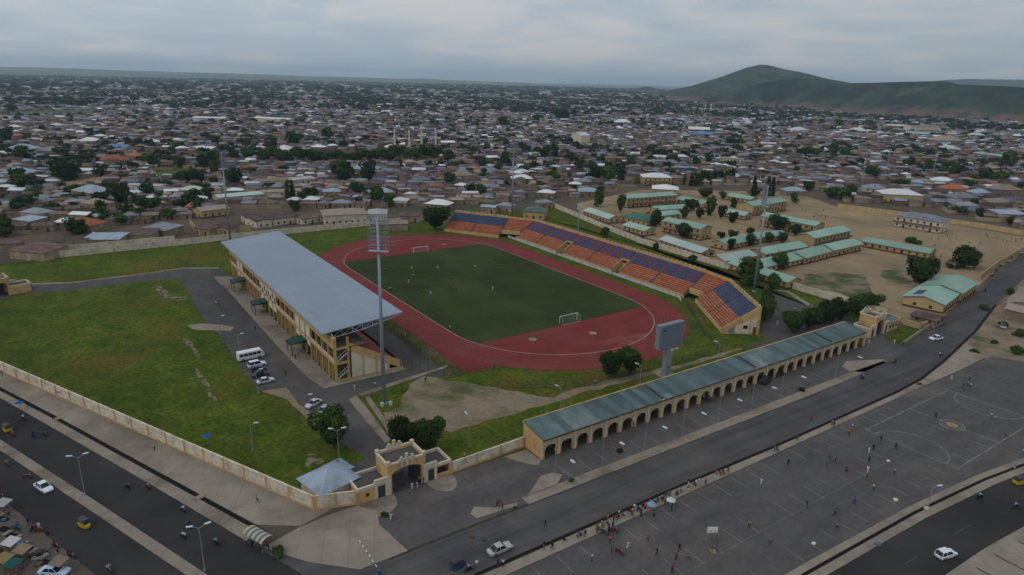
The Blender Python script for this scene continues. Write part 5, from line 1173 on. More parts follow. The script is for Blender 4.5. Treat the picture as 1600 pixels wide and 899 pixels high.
sheet('grass_patch', jag(px([(10,176),(165,171),(165,176),(12,184)]), 9, 3, 3), .045, mat('field_green', (.06,.13,.07), (.05,.10,.05), .02))
# minarets
def minaret(px_, by, h, label, wd=2.6):
    p = P(px_, by); e = empty('minaret', (p[0], p[1], 0)); tag(e, label, 'minaret', 'minarets of the old town'); t_ = MB()
    t_.tube((0,0,0),(0,0,h*.55),wd*.5,wd*.42,8); t_.tube((0,0,h*.55),(0,0,h*.86),wd*.38,wd*.32,8); t_.build('tower', MT['panel_cream'], e)
    b = MB(); b.tube((0,0,h*.54),(0,0,h*.57),wd*.68,wd*.68,8); b.tube((0,0,h*.83),(0,0,h*.86),wd*.55,wd*.55,8); b.build('balcony', MT['trim_cream'], e)
    d = MB(); d.tube((0,0,h*.86),(0,0,h*.93),wd*.34,wd*.26,8); d.tube((0,0,h*.93),(0,0,h),wd*.26,.05,8); d.build('dome', MT['panel_cream'], e)
minaret(617,233,22,'leftmost of four cream minarets rising from the tree belt'); minaret(640,240,25,'second from left of four cream minarets in the tree belt'); minaret(659,234,27,'third from left and tallest-looking of four cream minarets in the tree belt'); minaret(681,232,23,'rightmost of four cream minarets in the tree belt')
minaret(1101,178,26,'left one of a distant pair of cream minarets near the hill',4); minaret(1110,178,26,'right one of a distant pair of cream minarets near the hill',4)
# ------------------------------------------------------------------ houses
def house(x, y, w_m, d_m, h, kind, colr, rz, label=None, look=None, parts=2, group='town houses'):
    e = empty('house', (x, y, 0), rz); w_ = MB(); r_ = MB(); o = .4; a, b = w_m/2, d_m/2
    pit = {'gable': d_m*.16, 'hip': d_m*.24, 'mono': d_m*.08, 'pyramid': d_m*.3}[kind]
    w_.box(-a, a, -b, b, 0, h)
    A = [(-a-o,-b-o,h+.02),(a+o,-b-o,h+.02),(a+o,b+o,h+.02),(-a-o,b+o,h+.02)]
    if kind == 'mono': r_.face([A[0], A[1], (A[2][0],A[2][1],h+pit), (A[3][0],A[3][1],h+pit)]); w_.face([(a,-b,h),(a,b,h),(a,b,h+pit*.9)]); w_.face([(-a,-b,h),(-a,b,h),(-a,b,h+pit*.9)]); w_.face([(-a,b,h),(a,b,h),(a,b,h+pit*.9),(-a,b,h+pit*.9)])
    else:
        rr_ = {'gable': a+o, 'hip': max(.2, a-b), 'pyramid': .05}[kind]
        r_.face([A[0],A[1],(rr_,0,h+pit),(-rr_,0,h+pit)]); r_.face([A[2],A[3],(-rr_,0,h+pit),(rr_,0,h+pit)])
        if kind != 'gable': r_.face([A[1],A[2],(rr_,0,h+pit)]); r_.face([A[3],A[0],(-rr_,0,h+pit)])
        else: w_.face([(a,-b,h),(a,b,h),(a,0,h+pit*.9)]); w_.face([(-a,-b,h),(-a,b,h),(-a,0,h+pit*.9)])
    w_.build('wall', MT['house_wall'], e); r_.build('roof', MT[colr], e)
    if parts > 1 and kind != 'mono' or label:
        ang = math.atan2(CAM[1]-y, CAM[0]-x)-rz; s = -1 if math.sin(ang) < 0 else 1
        for i in range(min(3, max(2, int(w_m/4)))):
            n = min(3, max(2, int(w_m/4))); xx = -a+w_m*(i+.5)/n; q = MB(); dr = i == n//2; q.box(xx-.45, xx+.45, min(s*b, s*(b+.05))+.002*s, max(s*b, s*(b+.05))+.002*s, .02 if dr else 1.1, 2.1); q.build('door' if dr else 'window', MT['dark_inside'], e)
    cn = {'rust_roof': 'rusty brown', 'rust_roof_dark': 'dark rusty', 'rust_roof_pale': 'faded brown', 'grey_roof': 'grey metal', 'white_roof': 'white', 'tan_roof': 'tan', 'orange_roof': 'orange', 'blue_roof': 'bright blue', 'roof_blueish': 'pale blue-grey', 'mint': 'mint green'}[colr]
    kn = {'gable': 'gabled', 'hip': 'hipped', 'mono': 'flat-pitched', 'pyramid': 'pyramid'}[kind]
    if label: tag(e, label, 'house', group)
    else: later(e, look or ('%s%s %s-roof house' % ('big ' if w_m > 15 else '', cn, kn)), 'house', group)
    return e
camang = math.atan2(RT[1], RT[0])
def ph(px_, py_, wp, colr='white_roof', kind='hip', h=3.6, asp=.7, rz=None):
    p = P(px_, py_, h+1); m_ = MPP(px_, py_); w_m = wp*m_; rz = camang+random.uniform(-.5,.5) if rz is None else rz
    EX.append((Vector((p[0], p[1])), w_m*.62)); house(p[0], p[1], w_m, w_m*asp, h, kind, colr, rz, parts=2 if m_ < .75 else 1)
random.seed(31)
W_, T_, Gy, Or, Bl, PB = 'white_roof', 'tan_roof', 'grey_roof', 'orange_roof', 'blue_roof', 'roof_blueish'
for t in ((145,295,50,PB,'hip'),(152,314,38,T_,'hip'),(128,331,28,W_,'gable'),(28,267,42,PB,'pyramid'),(58,328,38,Gy,'hip'),(46,339,38,PB,'mono'),(135,345,46,Or,'hip'),(22,197,16,W_,'hip'),(89,194,15,W_,'pyramid'),(154,194,16,W_,'pyramid'),(141,218,28,W_,'hip'),(157,211,16,W_,'hip'),(175,214,18,W_,'pyramid'),(55,218,22,W_,'hip'),(187,228,32,Bl,'gable'),(178,247,36,Or,'hip'),(211,241,24,Or,'hip'),(149,179,14,T_,'hip'),(235,220,24,W_,'hip'),(284,230,18,W_,'hip'),(325,230,28,W_,'gable'),(80,233,32,Gy,'hip'),(38,230,38,PB,'hip'),(300,293,28,'mint','hip'),
    (444,231,28,W_,'pyramid'),(498,228,20,W_,'hip'),(519,226,14,W_,'hip'),(632,224,15,W_,'hip'),(611,228,18,W_,'pyramid'),(699,221,20,W_,'gable'),(760,225,18,W_,'hip'),(640,251,18,T_,'hip'),(655,254,18,T_,'hip'),(722,271,34,T_,'hip'),(722,287,20,W_,'hip'),(518,296,25,PB,'hip'),(594,297,35,PB,'hip'),(657,278,26,Gy,'hip'),(570,261,38,PB,'hip'),(494,191,12,W_,'hip'),(617,177,14,W_,'hip'),(686,315,36,W_,'hip'),
    (815,276,30,W_,'hip'),(854,298,24,W_,'hip'),(808,268,16,W_,'hip'),(899,285,18,W_,'hip'),(900,210,20,W_,'hip'),(972,190,26,W_,'hip'),(1065,243,18,W_,'hip'),(1026,243,14,W_,'hip'),(1050,236,14,W_,'pyramid'),(1072,228,36,T_,'hip'),(1119,255,14,W_,'hip'),(1133,257,12,W_,'hip'),(1092,201,30,W_,'gable'),(1100,208,26,Bl,'gable'),(837,240,18,W_,'gable'),(920,296,30,PB,'hip'),(912,281,25,Gy,'hip'),(790,318,24,Gy,'hip'),(765,320,22,PB,'gable'),(850,313,22,Gy,'hip'),
    (1240,295,30,PB,'hip'),(1308,292,38,Gy,'hip'),(1473,280,30,W_,'hip'),(1490,292,34,Or,'hip'),(1528,298,30,PB,'hip'),(1568,293,40,T_,'hip'),(1585,278,15,W_,'hip'),(1432,283,22,PB,'hip'),(1416,270,12,W_,'pyramid'),(1590,253,20,T_,'hip'),(1525,210,20,'mint','hip'),(1247,202,25,W_,'hip'),(1477,218,40,T_,'hip'),(1482,231,30,'mint','hip'),(1435,208,28,PB,'gable'),(1386,236,14,W_,'pyramid'),(1332,261,20,PB,'hip'),(1380,262,18,PB,'hip'),(1340,203,24,W_,'hip'),(1500,305,40,Gy,'hip'),(1550,312,40,T_,'gable'),(1575,330,40,PB,'mono'),(1510,318,30,Gy,'hip'),
    (14,375,30,'rust_roof','mono'),(60,385,60,'rust_roof','mono'),(110,372,40,'rust_roof','gable'),(165,367,50,PB,'mono'),(215,360,50,'rust_roof','mono'),(255,352,46,Gy,'mono'),(322,352,30,'rust_roof','hip'),(352,350,30,'rust_roof','hip'),(620,345,30,T_,'mono'),(640,333,30,'rust_roof','gable')):
    ph(*t)
yb_x = [-200, 0, 47, 285, 350, 400, 470, 610, 660, 700, 840, 905, 1000, 1240, 1310, 1450, 1605, 1800]
yb_y = [396, 378, 372, 346, 330, 328, 330, 330, 325, 325, 316, 312, 292, 292, 318, 326, 362, 400]
def pip(x, y, poly):
    c = False; j = len(poly)-1
    for i in range(len(poly)):
        if (poly[i][1] > y) != (poly[j][1] > y) and x < (poly[j][0]-poly[i][0])*(y-poly[i][1])/(poly[j][1]-poly[i][1])+poly[i][0]: c = not c
        j = i
    return c
CLR = [[(232,266),(400,258),(410,264),(235,282)], [(405,238),(690,236),(694,256),(405,258)], [(10,174),(165,170),(165,177),(12,185)], [(90,283),(160,276),(180,283),(120,298),(80,298)]]
def free(x, y, r, D):
    a, b = Q((x, y, 0))
    if not (-120 < a < 1720): return False
    if b > np.interp(a, yb_x, yb_y)-r/(D/FPX)*.35: return False
    if D < 1600:
        for c in CLR:
            if pip(a, b, c): return False
    if D > 2200:
        if a > 1040 and D > np.interp(a, [1040,1300,1600], [3300,2500,1750]): return False
    return True
def pack(scale, D0, D1, seed, wid=(6.5, 13)):
    r = random.Random(seed); out = []; ang = th0; rowd = 10.5*scale; A = math.radians(40)
    xm = D1*math.sin(A); t = D0*.75; k = 0
    while t < D1:
        s = -xm; k += 1
        while s < xm:
            w_m = r.uniform(*wid)*scale; D = math.hypot(s, t)
            if D0 <= D < D1 and abs(math.atan2(s, t)) < A:
                ss = s+w_m/2+38*math.sin(t/140+1)+14*math.sin(t/47); tt = t+34*math.sin(ss/170+.5)+13*math.sin(ss/53+t/90); sl = 34/170*math.cos(ss/170+.5)+13/53*math.cos(ss/53+t/90)
                x = CAM[0]+tt*math.cos(ang)+ss*math.sin(ang); y = CAM[1]+tt*math.sin(ang)-ss*math.cos(ang)
                DD = math.hypot(x-CAM[0], y-CAM[1])
                if free(x, y, w_m/2, DD): out.append((x, y, w_m, rowd*r.uniform(.62, .9), ang-PI/2+math.atan(sl)*.9+r.uniform(-.08,.08), DD))
            s += w_m+r.uniform(.8, 3.2)*scale+(7*scale if r.random() < .10 else 0)
        t += rowd+(3.2*scale if k % 3 == 0 else 0)
    return out
def hgroup(L):
    EXA = [(e[0].x, e[0].y, e[1]) for e in EX]; out = []
    ex = np.array(EXA); tr_ = np.array(TREES)
    for h_ in L:
        if h_[5] < 1500:
            if (np.hypot(ex[:, 0]-h_[0], ex[:, 1]-h_[1]) < ex[:, 2]+h_[2]*.45).any(): continue
            if (np.hypot(tr_[:, 0]-h_[0], tr_[:, 1]-h_[1]) < tr_[:, 2]*.55+1.5).any(): continue
        out.append(h_)
    return out
for i, (x, y, w_m, d_m) in enumerate(ROADH): EX.append((Vector((x, y)), 8)); house(x+1.5, y, w_m, d_m, random.uniform(2.6,3.4), random.choice(('mono','gable','hip')), random.choice(('rust_roof','rust_roof_pale','tan_roof','grey_roof','rust_roof_dark')), math.radians(104)+random.uniform(-.05,.05), parts=2)
near = hgroup(pack(.8, 250, 1300, 1, (5.5, 14))); mid = hgroup(pack(1.15, 1300, 2900, 2)); farh = hgroup(pack(2.0, 2900, 8600, 3, (7, 16)))
near.sort(key=lambda h_: h_[5])
n_ind = 300-sum(1 for o in bpy.data.objects if o.name.split('.')[0] == 'house')
r = random.Random(77)
def district(x, y): return math.sin(x/310+1.3)*math.cos(y/270)+.5*math.sin(x/90+y/120)
def roofpick(x, y, D, r):
    q = r.random(); wh = .05+.07*min(1, D/1800)+.03*district(x, y)
    if q < wh: return W_
    if q < wh+.12+.09*min(1, D/1500)+.08*max(0, district(x, y)): return Gy
    if q < wh+.24+.12*min(1, D/1500): return T_
    if q < wh+.252+.12*min(1, D/1500): return Or
    if q < wh+.262+.12*min(1, D/1500): return PB
    return 'rust_roof'
for h_ in near[:n_ind]:
    x, y, w_m, d_m, rz_, D = h_; c = roofpick(x, y, D, r); k = r.choice(('gable','gable','mono','hip')) if c == 'rust_roof' else r.choice(('hip','gable','hip'))
    if c == 'rust_roof': c = r.choice(('rust_roof','rust_roof_dark','rust_roof_pale','rust_roof'))
    if r.random() < .3: rz_ += 0
    house(x, y, w_m, d_m, r.uniform(2.5, 3.3), k, c, rz_, parts=2 if D < 420 else 1)
TINT = {W_: (.60,.61,.61), Gy: (.17,.195,.24), T_: (.27,.22,.17), Or: (.34,.13,.07), PB: (.27,.33,.38), 'rust_roof': (.125,.075,.057)}
def mass(name, L, seed, bigf=.04):
    r = random.Random(seed); n = len(L); X = np.array([(h_[0], h_[1], h_[2]/2, h_[3]/2, h_[4], h_[5]) for h_ in L]); rs_ = np.random.default_rng(seed)
    H = rs_.uniform(2.6, 3.6, n)*np.where(rs_.random(n) < .06, 2, 1); pit = X[:, 3]*rs_.uniform(.25, .5, n)
    hip = rs_.random(n) < .35; rid = np.where(hip, np.maximum(.3, X[:, 2]-X[:, 3]), X[:, 2]+.4)
    loc = np.zeros((n, 14, 3)); a, b = X[:, 2], X[:, 3]
    for i, (sx_, sy_) in enumerate(((-1,-1),(1,-1),(1,1),(-1,1))):
        loc[:, i] = np.stack([sx_*a, sy_*b, 0*a], 1); loc[:, 4+i] = np.stack([sx_*a, sy_*b, H], 1); loc[:, 8+i] = np.stack([sx_*(a+.4), sy_*(b+.4), H], 1)
    loc[:, 12] = np.stack([-rid, 0*a, H+pit], 1); loc[:, 13] = np.stack([rid, 0*a, H+pit], 1)
    c, s = np.cos(X[:, 4])[:, None], np.sin(X[:, 4])[:, None]
    V = np.stack([X[:, 0:1]+c*loc[:, :, 0]-s*loc[:, :, 1], X[:, 1:2]+s*loc[:, :, 0]+c*loc[:, :, 1], loc[:, :, 2]], 2).reshape(-1, 3)
    F = [(0,1,5,4),(1,2,6,5),(2,3,7,6),(3,0,4,7),(8,9,13,12),(10,11,12,13),(9,10,13),(11,8,12)]; kk = [len(f) for f in F]; idx = np.concatenate([np.array(f) for f in F])
    I = (np.arange(n)[:, None]*14+idx[None]).ravel().astype(np.int32); tot = np.tile(kk, n).astype(np.int32); st = np.concatenate([[0], np.cumsum(tot)[:-1]]).astype(np.int32)
    me = bpy.data.meshes.new(name); me.vertices.add(len(V)); me.vertices.foreach_set('co', V.astype(np.float32).ravel()); me.loops.add(len(I)); me.loops.foreach_set('vertex_index', I)
    me.polygons.add(len(tot)); me.polygons.foreach_set('loop_start', st); me.polygons.foreach_set('loop_total', tot); me.materials.append(MT['tinted']); me.update(calc_edges=True)
    RU_ = [(.115,.070,.060),(.155,.098,.080),(.070,.050,.050),(.20,.155,.135),(.115,.10,.11),(.095,.058,.050),(.19,.13,.10)]
    def pk_(h_): k = roofpick(h_[0], h_[1], h_[5], r); return r.choice(RU_) if k == 'rust_roof' else TINT[k]
    rc = np.array([pk_(h_) for h_ in L])*rs_.uniform(.6, 1.4, (n, 1)); wc = np.array([(.25,.18,.12)])*rs_.uniform(.5, 1.6, (n, 1))
    colr = np.concatenate([np.repeat(wc[:, None], 4, 1), np.repeat(rc[:, None], 4, 1)], 1).reshape(-1, 3)
    at = me.attributes.new('tint', 'FLOAT_COLOR', 'FACE'); at.data.foreach_set('color', np.concatenate([colr, np.ones((len(colr), 1))], 1).astype(np.float32).ravel())
    o = bpy.data.objects.new(name, me); COL.objects.link(o); o['kind'] = 'stuff'; o['label'] = 'mass of small houses filling the town'; return o
mass('town_houses', near[n_ind:]+mid, 5)['label'] = 'dense mass of small rusty and grey roofed houses filling the town beyond the nearest rows'
mass('distant_houses', farh, 6)['label'] = 'very distant pale specks of houses spreading to the horizon'
# yard walls of the compounds
rw = np.random.default_rng(12); yw = MB()
for h_ in near:
    if h_[5] < 330 or h_[5] > 900 or rw.random() > .16: continue
    x, y, w_m, d_m, rz_, D = h_; c, s_ = math.cos(rz_), math.sin(rz_); W2 = w_m/2+rw.uniform(1, 4); D2 = d_m/2+rw.uniform(1, 3.5); hh = rw.uniform(1.8, 2.5)
    yw.T = lambda p: (x+c*p[0]-s_*p[1], y+s_*p[0]+c*p[1], p[2])
    yw.box(-W2, W2, -D2-.12, -D2+.12, 0, hh); yw.box(-W2-.12, -W2+.12, -D2+.13, D2, 0, hh)
    if rw.random() < .5: yw.box(W2-.12, W2+.12, -D2+.13, D2, 0, hh)
yw.T = None; me = bpy.data.meshes.new('yard_walls'); me.from_pydata(yw.v, [], yw.f); me.materials.append(mat('yard_wall', (.36,.29,.2), (.26,.2,.14), .05, .95))
o = bpy.data.objects.new('yard_walls', me); COL.objects.link(o); o['kind'] = 'stuff'; o['label'] = 'many low yard walls winding between the town houses'
# ------------------------------------------------------------------ trees between the houses
r = random.Random(9); NT = 300-len(TREES); cand = []
exa = np.array([(e[0].x, e[0].y, e[1]) for e in EX])
def scat(D0, D1, n, seed):
    r = random.Random(seed); out = []; tries = 0
    while len(out) < n and tries < n*30:
        tries += 1; D = math.sqrt(r.uniform(D0*D0, D1*D1)); an = th0+math.radians(r.uniform(-40, 40)); x = CAM[0]+D*math.cos(an); y = CAM[1]+D*math.sin(an)
        if math.sin(x/130+y/210)*math.sin(y/95-x/300)+r.uniform(-.5,.9) < 0: continue
        if not free(x, y, 3, D): continue
        if D < 1500 and (np.hypot(exa[:, 0]-x, exa[:, 1]-y) < exa[:, 2]+2).any(): continue
        out.append((x, y, D))
    return out
random.seed(55)
nt_ = sorted(scat(300, 800, 640, 4), key=lambda t: t[2])
for x, y, D in nt_[:NT]: tree(x, y, random.uniform(5, 11), random.uniform(5, 8.5), random.choice(('broad','broad','broad','tall')), lod='far')
def tree_mass(name, L, leaves, size, seed, label, wr=(6, 13)):
    rs_ = np.random.default_rng(seed); n = len(L); tp = [leaf_cloud(lobes_for('broad', random.Random(i)), leaves, size, i) for i in range(6)]; out = []
    for i, (x, y, D) in enumerate(L):
        V = tp[i % 6]; w_ = rs_.uniform(*wr)/8; a = rs_.uniform(0, 6.28); c, s = math.cos(a)*w_, math.sin(a)*w_; h_ = rs_.uniform(.75, 1.25)*w_**.6
        out.append(np.stack([x+c*V[:, 0]-s*V[:, 1], y+s*V[:, 0]+c*V[:, 1], V[:, 2]*h_-1.0], 1))
    me = np_mesh(name, np.concatenate(out), 4, [MT['leaf_far']]); o = bpy.data.objects.new(name, me); COL.objects.link(o); o['kind'] = 'stuff'; o['label'] = label
tree_mass('town_trees', nt_[NT:]+scat(800, 1600, 2300, 6), 90, 1.8, 1, 'scattered dark trees among the town houses further out')
tree_mass('distant_trees', scat(1600, 3200, 5200, 7), 40, 3.2, 2, 'dark clumps of trees among the distant houses', (9, 20))
tree_mass('horizon_trees', scat(3200, 9000, 3000, 8), 16, 6.5, 3, 'dark specks of trees spreading to the horizon', (16, 40))
# ------------------------------------------------------------------ street lamps
def lamp(bx, by, h=8.5, heads=2, ang=0, label='street lamp', head_len=1.3, group='street lamps', tall=None):
    p = P(bx, by); e = empty('street_lamp', (p[0], p[1], .1), ang); q = MB(); q.tube((0,0,0),(0,0,h-.5),.09,.055,7); q.tube((0,0,0),(0,0,.4),.16,.16,7)
    q.build('pole', MT['steel'], e)
    for s in ((1, -1) if heads == 2 else (1,)):
        a = MB(); a.tube((0,0,h-.55),(s*head_len*.7,0,h-.05),.045,.04,5); a.build('arm', MT['steel'], e)
        a = MB(); a.T = lambda c, s=s: (s*(head_len*.6)+s*c[0], c[1], h+.0+c[2]+c[0]*.12)
        a.prism([(0,-.12),(.9,-.2),(1.05,0),(.9,.2),(0,.12)], -.06, .10); a.build('lamp_head', MT['lamp_glass'], e)
    tag(e, label, 'street lamp', group); return e
r90 = camang
lamp(530,722,7.6,2,r90+.2,'double-armed street lamp just left of the tree behind the main gatehouse')
lamp(733,700,7.6,1,r90+2.2,'single street lamp behind the cream wall right of the main gatehouse')
lamp(133,775,8.5,2,r90+.4,'double-armed street lamp on the median beside the white car')
lamp(320,893,8.5,2,r90+.4,'double-armed street lamp on the median at the bottom edge of the photo')
lamp(876,638,5.5,1,r90+2.6,'single street lamp on the grass beside the dusty yard'); lamp(1000,601,5.5,1,r90+2.6,'single street lamp behind the arcade left of the scoreboard'); lamp(1122,564,5.5,1,r90+2.6,'single street lamp behind the arcade right of the scoreboard')
lamp(479,664,7.5,1,r90,'street lamp beside the parked silver car'); lamp(345,523,6,1,r90,'street lamp at the middle of the inner car park'); lamp(374,553,6,1,r90,'street lamp just behind the white minibus'); lamp(395,705,6.5,1,r90,'street lamp standing alone in the grass'); lamp(403,615,6.5,1,r90,'street lamp at the near corner of the parked cars row')
for i, (hx, hy) in enumerate(((895,722),(972,694),(1039,669),(1100,647),(1156,626),(1210,607),(1256,590),(1344,559))):
    z_ = 8.3; q = P(hx, hy, z_); ux = 126.6; vy = q[1]-(q[0]-ux)*.0; e = empty('street_lamp', (ux, q[1], .15), PI); nm = ['first','second','third','fourth','fifth','sixth','seventh','eighth'][i]
    pl = MB(); pl.tube((0,0,0),(0,0,7.9),.055,.035,6); pl.build('pole', MT['steel'], e)
    a = MB(); a.tube((0,0,7.9),(max(.5, ux-q[0]-.3),0,8.25),.04,n=5); a.build('arm', MT['steel'], e)
    a = MB(); L_ = ux-q[0]; a.prism([(L_-.6,-.2),(L_+.5,-.26),(L_+.7,0),(L_+.5,.26),(L_-.6,.2)], 8.2, 8.34); a.build('lamp_head', MT['lamp_glass'], e)
    tag(e, '%s street lamp from the left along the kerb in front of the arcade' % nm, 'street lamp', 'street lamps along the arcade kerb')
for i, (bx, by, w_) in enumerate(((1450,792,'middle'),(1585,733,'far'))):
    lamp(bx, by, 4.5, 1, r90, '%s short grey post on the strip below the parking lot' % w_)
# ------------------------------------------------------------------ vehicles
def loft(mb, secs):
    "secs: list of (x, [(y,z)...]) closed rings of equal length"
    I = [[mb.p((x, y, z)) for y, z in ring] for x, ring in secs]; n = len(I[0])
    for a, b in zip(I, I[1:]):
        for k in range(n): mb.f.append([a[k], a[(k+1) % n], b[(k+1) % n], b[k]]); mb.m.append(mb.mi)
    mb.f.append(I[0][::-1]); mb.m.append(mb.mi); mb.f.append(I[-1]); mb.m.append(mb.mi)
def wheel(e, x, y, r_, w_=.2):
    t = MB(); t.tube((x, y-w_/2, r_), (x, y+w_/2, r_), r_, r_, 14); o = t.build('wheel', MT['tyre'], e)
    q = MB(); s = 1 if y > 0 else -1; q.tube((x, y+s*(w_/2+.001), r_), (x, y+s*(w_/2+.02), r_), r_*.6, r_*.55, 10); q.build('rim', MT['rim'], o)
def car(px_, py_, ang, rgb, label, kind='sedan', z=0.07, group='cars'):
    p = P(px_, py_); e = empty('car' if kind != 'suv' else 'suv_car', (p[0], p[1], z), ang); tag(e, label, 'car', group); L, W_, H = {'sedan': (4.5,1.75,1.42), 'hatch': (3.9,1.68,1.42), 'suv': (4.7,1.9,1.8)}[kind]
    a = L/2; w_ = W_/2; b = MB(); hb_ = H*.56
    def ring(w0, w1, z0, z1): return [(-w0,z0),(-w1,(z0+z1)/2),(-w1*.96,z1),(w1*.96,z1),(w1,(z0+z1)/2),(w0,z0)]
    loft(b, [(-a, ring(w_*.8,w_*.86,.32,hb_*.9)), (-a+.15, ring(w_*.88,w_*.97,.22,hb_*.98)), (-a*.5, ring(w_*.93,w_,.2,hb_+.02)), (a*.35, ring(w_*.93,w_,.2,hb_+.02)), (a*.75, ring(w_*.92,w_*.97,.2,hb_*.93)), (a-.12, ring(w_*.86,w_*.92,.22,hb_*.82)), (a, ring(w_*.75,w_*.8,.3,hb_*.7))])
    b.build('body', paint(rgb), e, False)
    if kind == 'sedan': xs = (-a*.72, -a*.42, a*.12, a*.46)
    elif kind == 'hatch': xs = (-a*.96, -a*.78, a*.12, a*.5)
    else: xs = (-a*.97, -a*.85, a*.15, a*.45)
    g = MB(); z0 = hb_-.02; gl = [(xs[0],w_*.88,z0),(xs[1],w_*.72,H-.03),(xs[2],w_*.72,H-.03),(xs[3],w_*.88,z0)]
    lft = [(x, -y, z_) for x, y, z_ in gl]; rgt = gl
    g.face(lft); g.face(rgt)
    for k in range(3): g.face([lft[k], lft[k+1], rgt[k+1], rgt[k]])
    g.build('windows', MT['car_glass'], e)
    r_ = MB(); r_.prism([(xs[1]+.02,-w_*.73),(xs[2]+.02,-w_*.73),(xs[2]+.02,w_*.73),(xs[1]+.02,w_*.73)], H-.035, H)
    for s in (-1, 1):
        for (x0, z_0, x1, z_1) in ((xs[0],z0,xs[1],H),(xs[3],z0,xs[2],H),((xs[1]+xs[2])/2,z0,(xs[1]+xs[2])/2,H)): r_.tube((x0,s*w_*.885,z_0),(x1,s*w_*.73,z_1-.02),.04,n=4)
    r_.build('roof', paint(rgb), e)
    for s in (-1, 1):
        q = MB(); q.box(a-.10, a+.012, s*w_*.62-.16, s*w_*.62+.16, hb_*.58, hb_*.76); q.build('headlight', MT['headlight'], e)
        q = MB(); q.box(-a-.012, -a+.08, s*w_*.66-.14, s*w_*.66+.14, hb_*.6, hb_*.85); q.build('taillight', MT['taillight'], e)
        for x in (-a*.58, a*.62): wheel(e, x, s*(w_-.1), .31 if kind != 'suv' else .37)
    return e
WH, SV, BK, BL_ = (.72,.74,.78), (.34,.35,.36), (.018,.02,.026), (.03,.05,.09)
def dirpx(a, b): p, q = P(*a), P(*b); return math.atan2(q[1]-p[1], q[0]-p[0])
aL = math.atan2(M1[2][1]-M1[1][1], M1[2][0]-M1[1][0])
car(69,765,aL,WH,'white saloon car driving on the lower left carriageway')
car(86,897,aL+.5,(.45,.6,.7),'pale blue car cut by the bottom edge beside the roadside market')
car(781,862,PI/2+.0,(.42,.40,.37),'silver-beige saloon car on the central road near the parking lot')
car(1477,870,math.atan2(1,.25),WH,'small white hatchback on the road at bottom right','hatch')
car(1462,531,-1.85,WH,'white saloon car on the road by the side gatehouse')
car(1196,598,PI/2+.3,BK,'black off-road car parked in front of the arcade','suv'); car(1217,587,PI/2,BK,'small black car parked close to an arch of the arcade','hatch')
car(490,634,-1.1,(.50,.52,.53),'silver saloon car parked beside the drive below the grandstand'); car(505,645,-.9,(.35,.37,.36),'grey car half hidden behind the tree by the drive','hatch')
pk = dirpx((372,566),(400,560))
car(402,573,pk,WH,'white off-road car parked just below the white minibus','suv'); car(404,580,pk,BL_,'dark car between the white off-road car and a dark blue one','hatch'); car(407,588,pk,(.03,.035,.05),'dark blue saloon car second from the near end of the parked row'); car(415,598,pk,(.55,.56,.57),'silver-white saloon car at the near end of the parked row'); car(389,551,pk,BK,'black car parked just behind the white minibus')
car(1566,512,math.atan2(-1,.6),(.30,.32,.36),'grey car on the side street at the right edge','hatch'); car(1593,396,-1.9,WH,'white car parked by the far end of the road at right')
p = P(392,561); bus = empty('minibus', (p[0], p[1], .07), pk); tag(bus, 'white minibus parked in the row below the grandstand', 'minibus', 'cars')
b = MB(); Rg = lambda w0, w1, z0, z1: [(-w0,z0),(-w1,z0+.5),(-w1,z1*.93),(-w1*.85,z1),(w1*.85,z1),(w1,z1*.93),(w1,z0+.5),(w0,z0)]
loft(b, [(-3.5,Rg(.9,.98,.45,2.5)),(-3.4,Rg(.98,1.05,.35,2.62)),(2.7,Rg(.98,1.05,.35,2.62)),(3.2,Rg(.95,1.02,.35,2.2)),(3.55,Rg(.85,.95,.45,1.5))]); b.build('body', paint((.72,.72,.70)), bus)
for s in (-1, 1):
    for i in range(5): q = MB(); q.box(-3.1+i*1.15, -2.1+i*1.15, s*1.05-.012*(s < 0)-.0, s*1.05+.012*(s > 0), 1.4, 2.15); q.build('window', MT['car_glass'], bus)
    for x in (-2.3, 2.2): wheel(bus, x, s*.95, .38, .25)
    q = MB(); q.box(3.4, 3.57, s*.65-.15, s*.65+.15, .8, 1.05); q.build('headlight', MT['headlight'], bus)
q = MB(); q.face([(2.74,-.9,2.58),(2.74,.9,2.58),(3.23,.88,2.16),(3.23,-.88,2.16)]); q.face([(3.23,-.9,2.15),(3.23,.9,2.15),(3.56,.8,1.5),(3.56,-.8,1.5)]); q.T = None; o = q.build('windscreen', MT['car_glass'], bus); o.location = (.02, 0, .02)
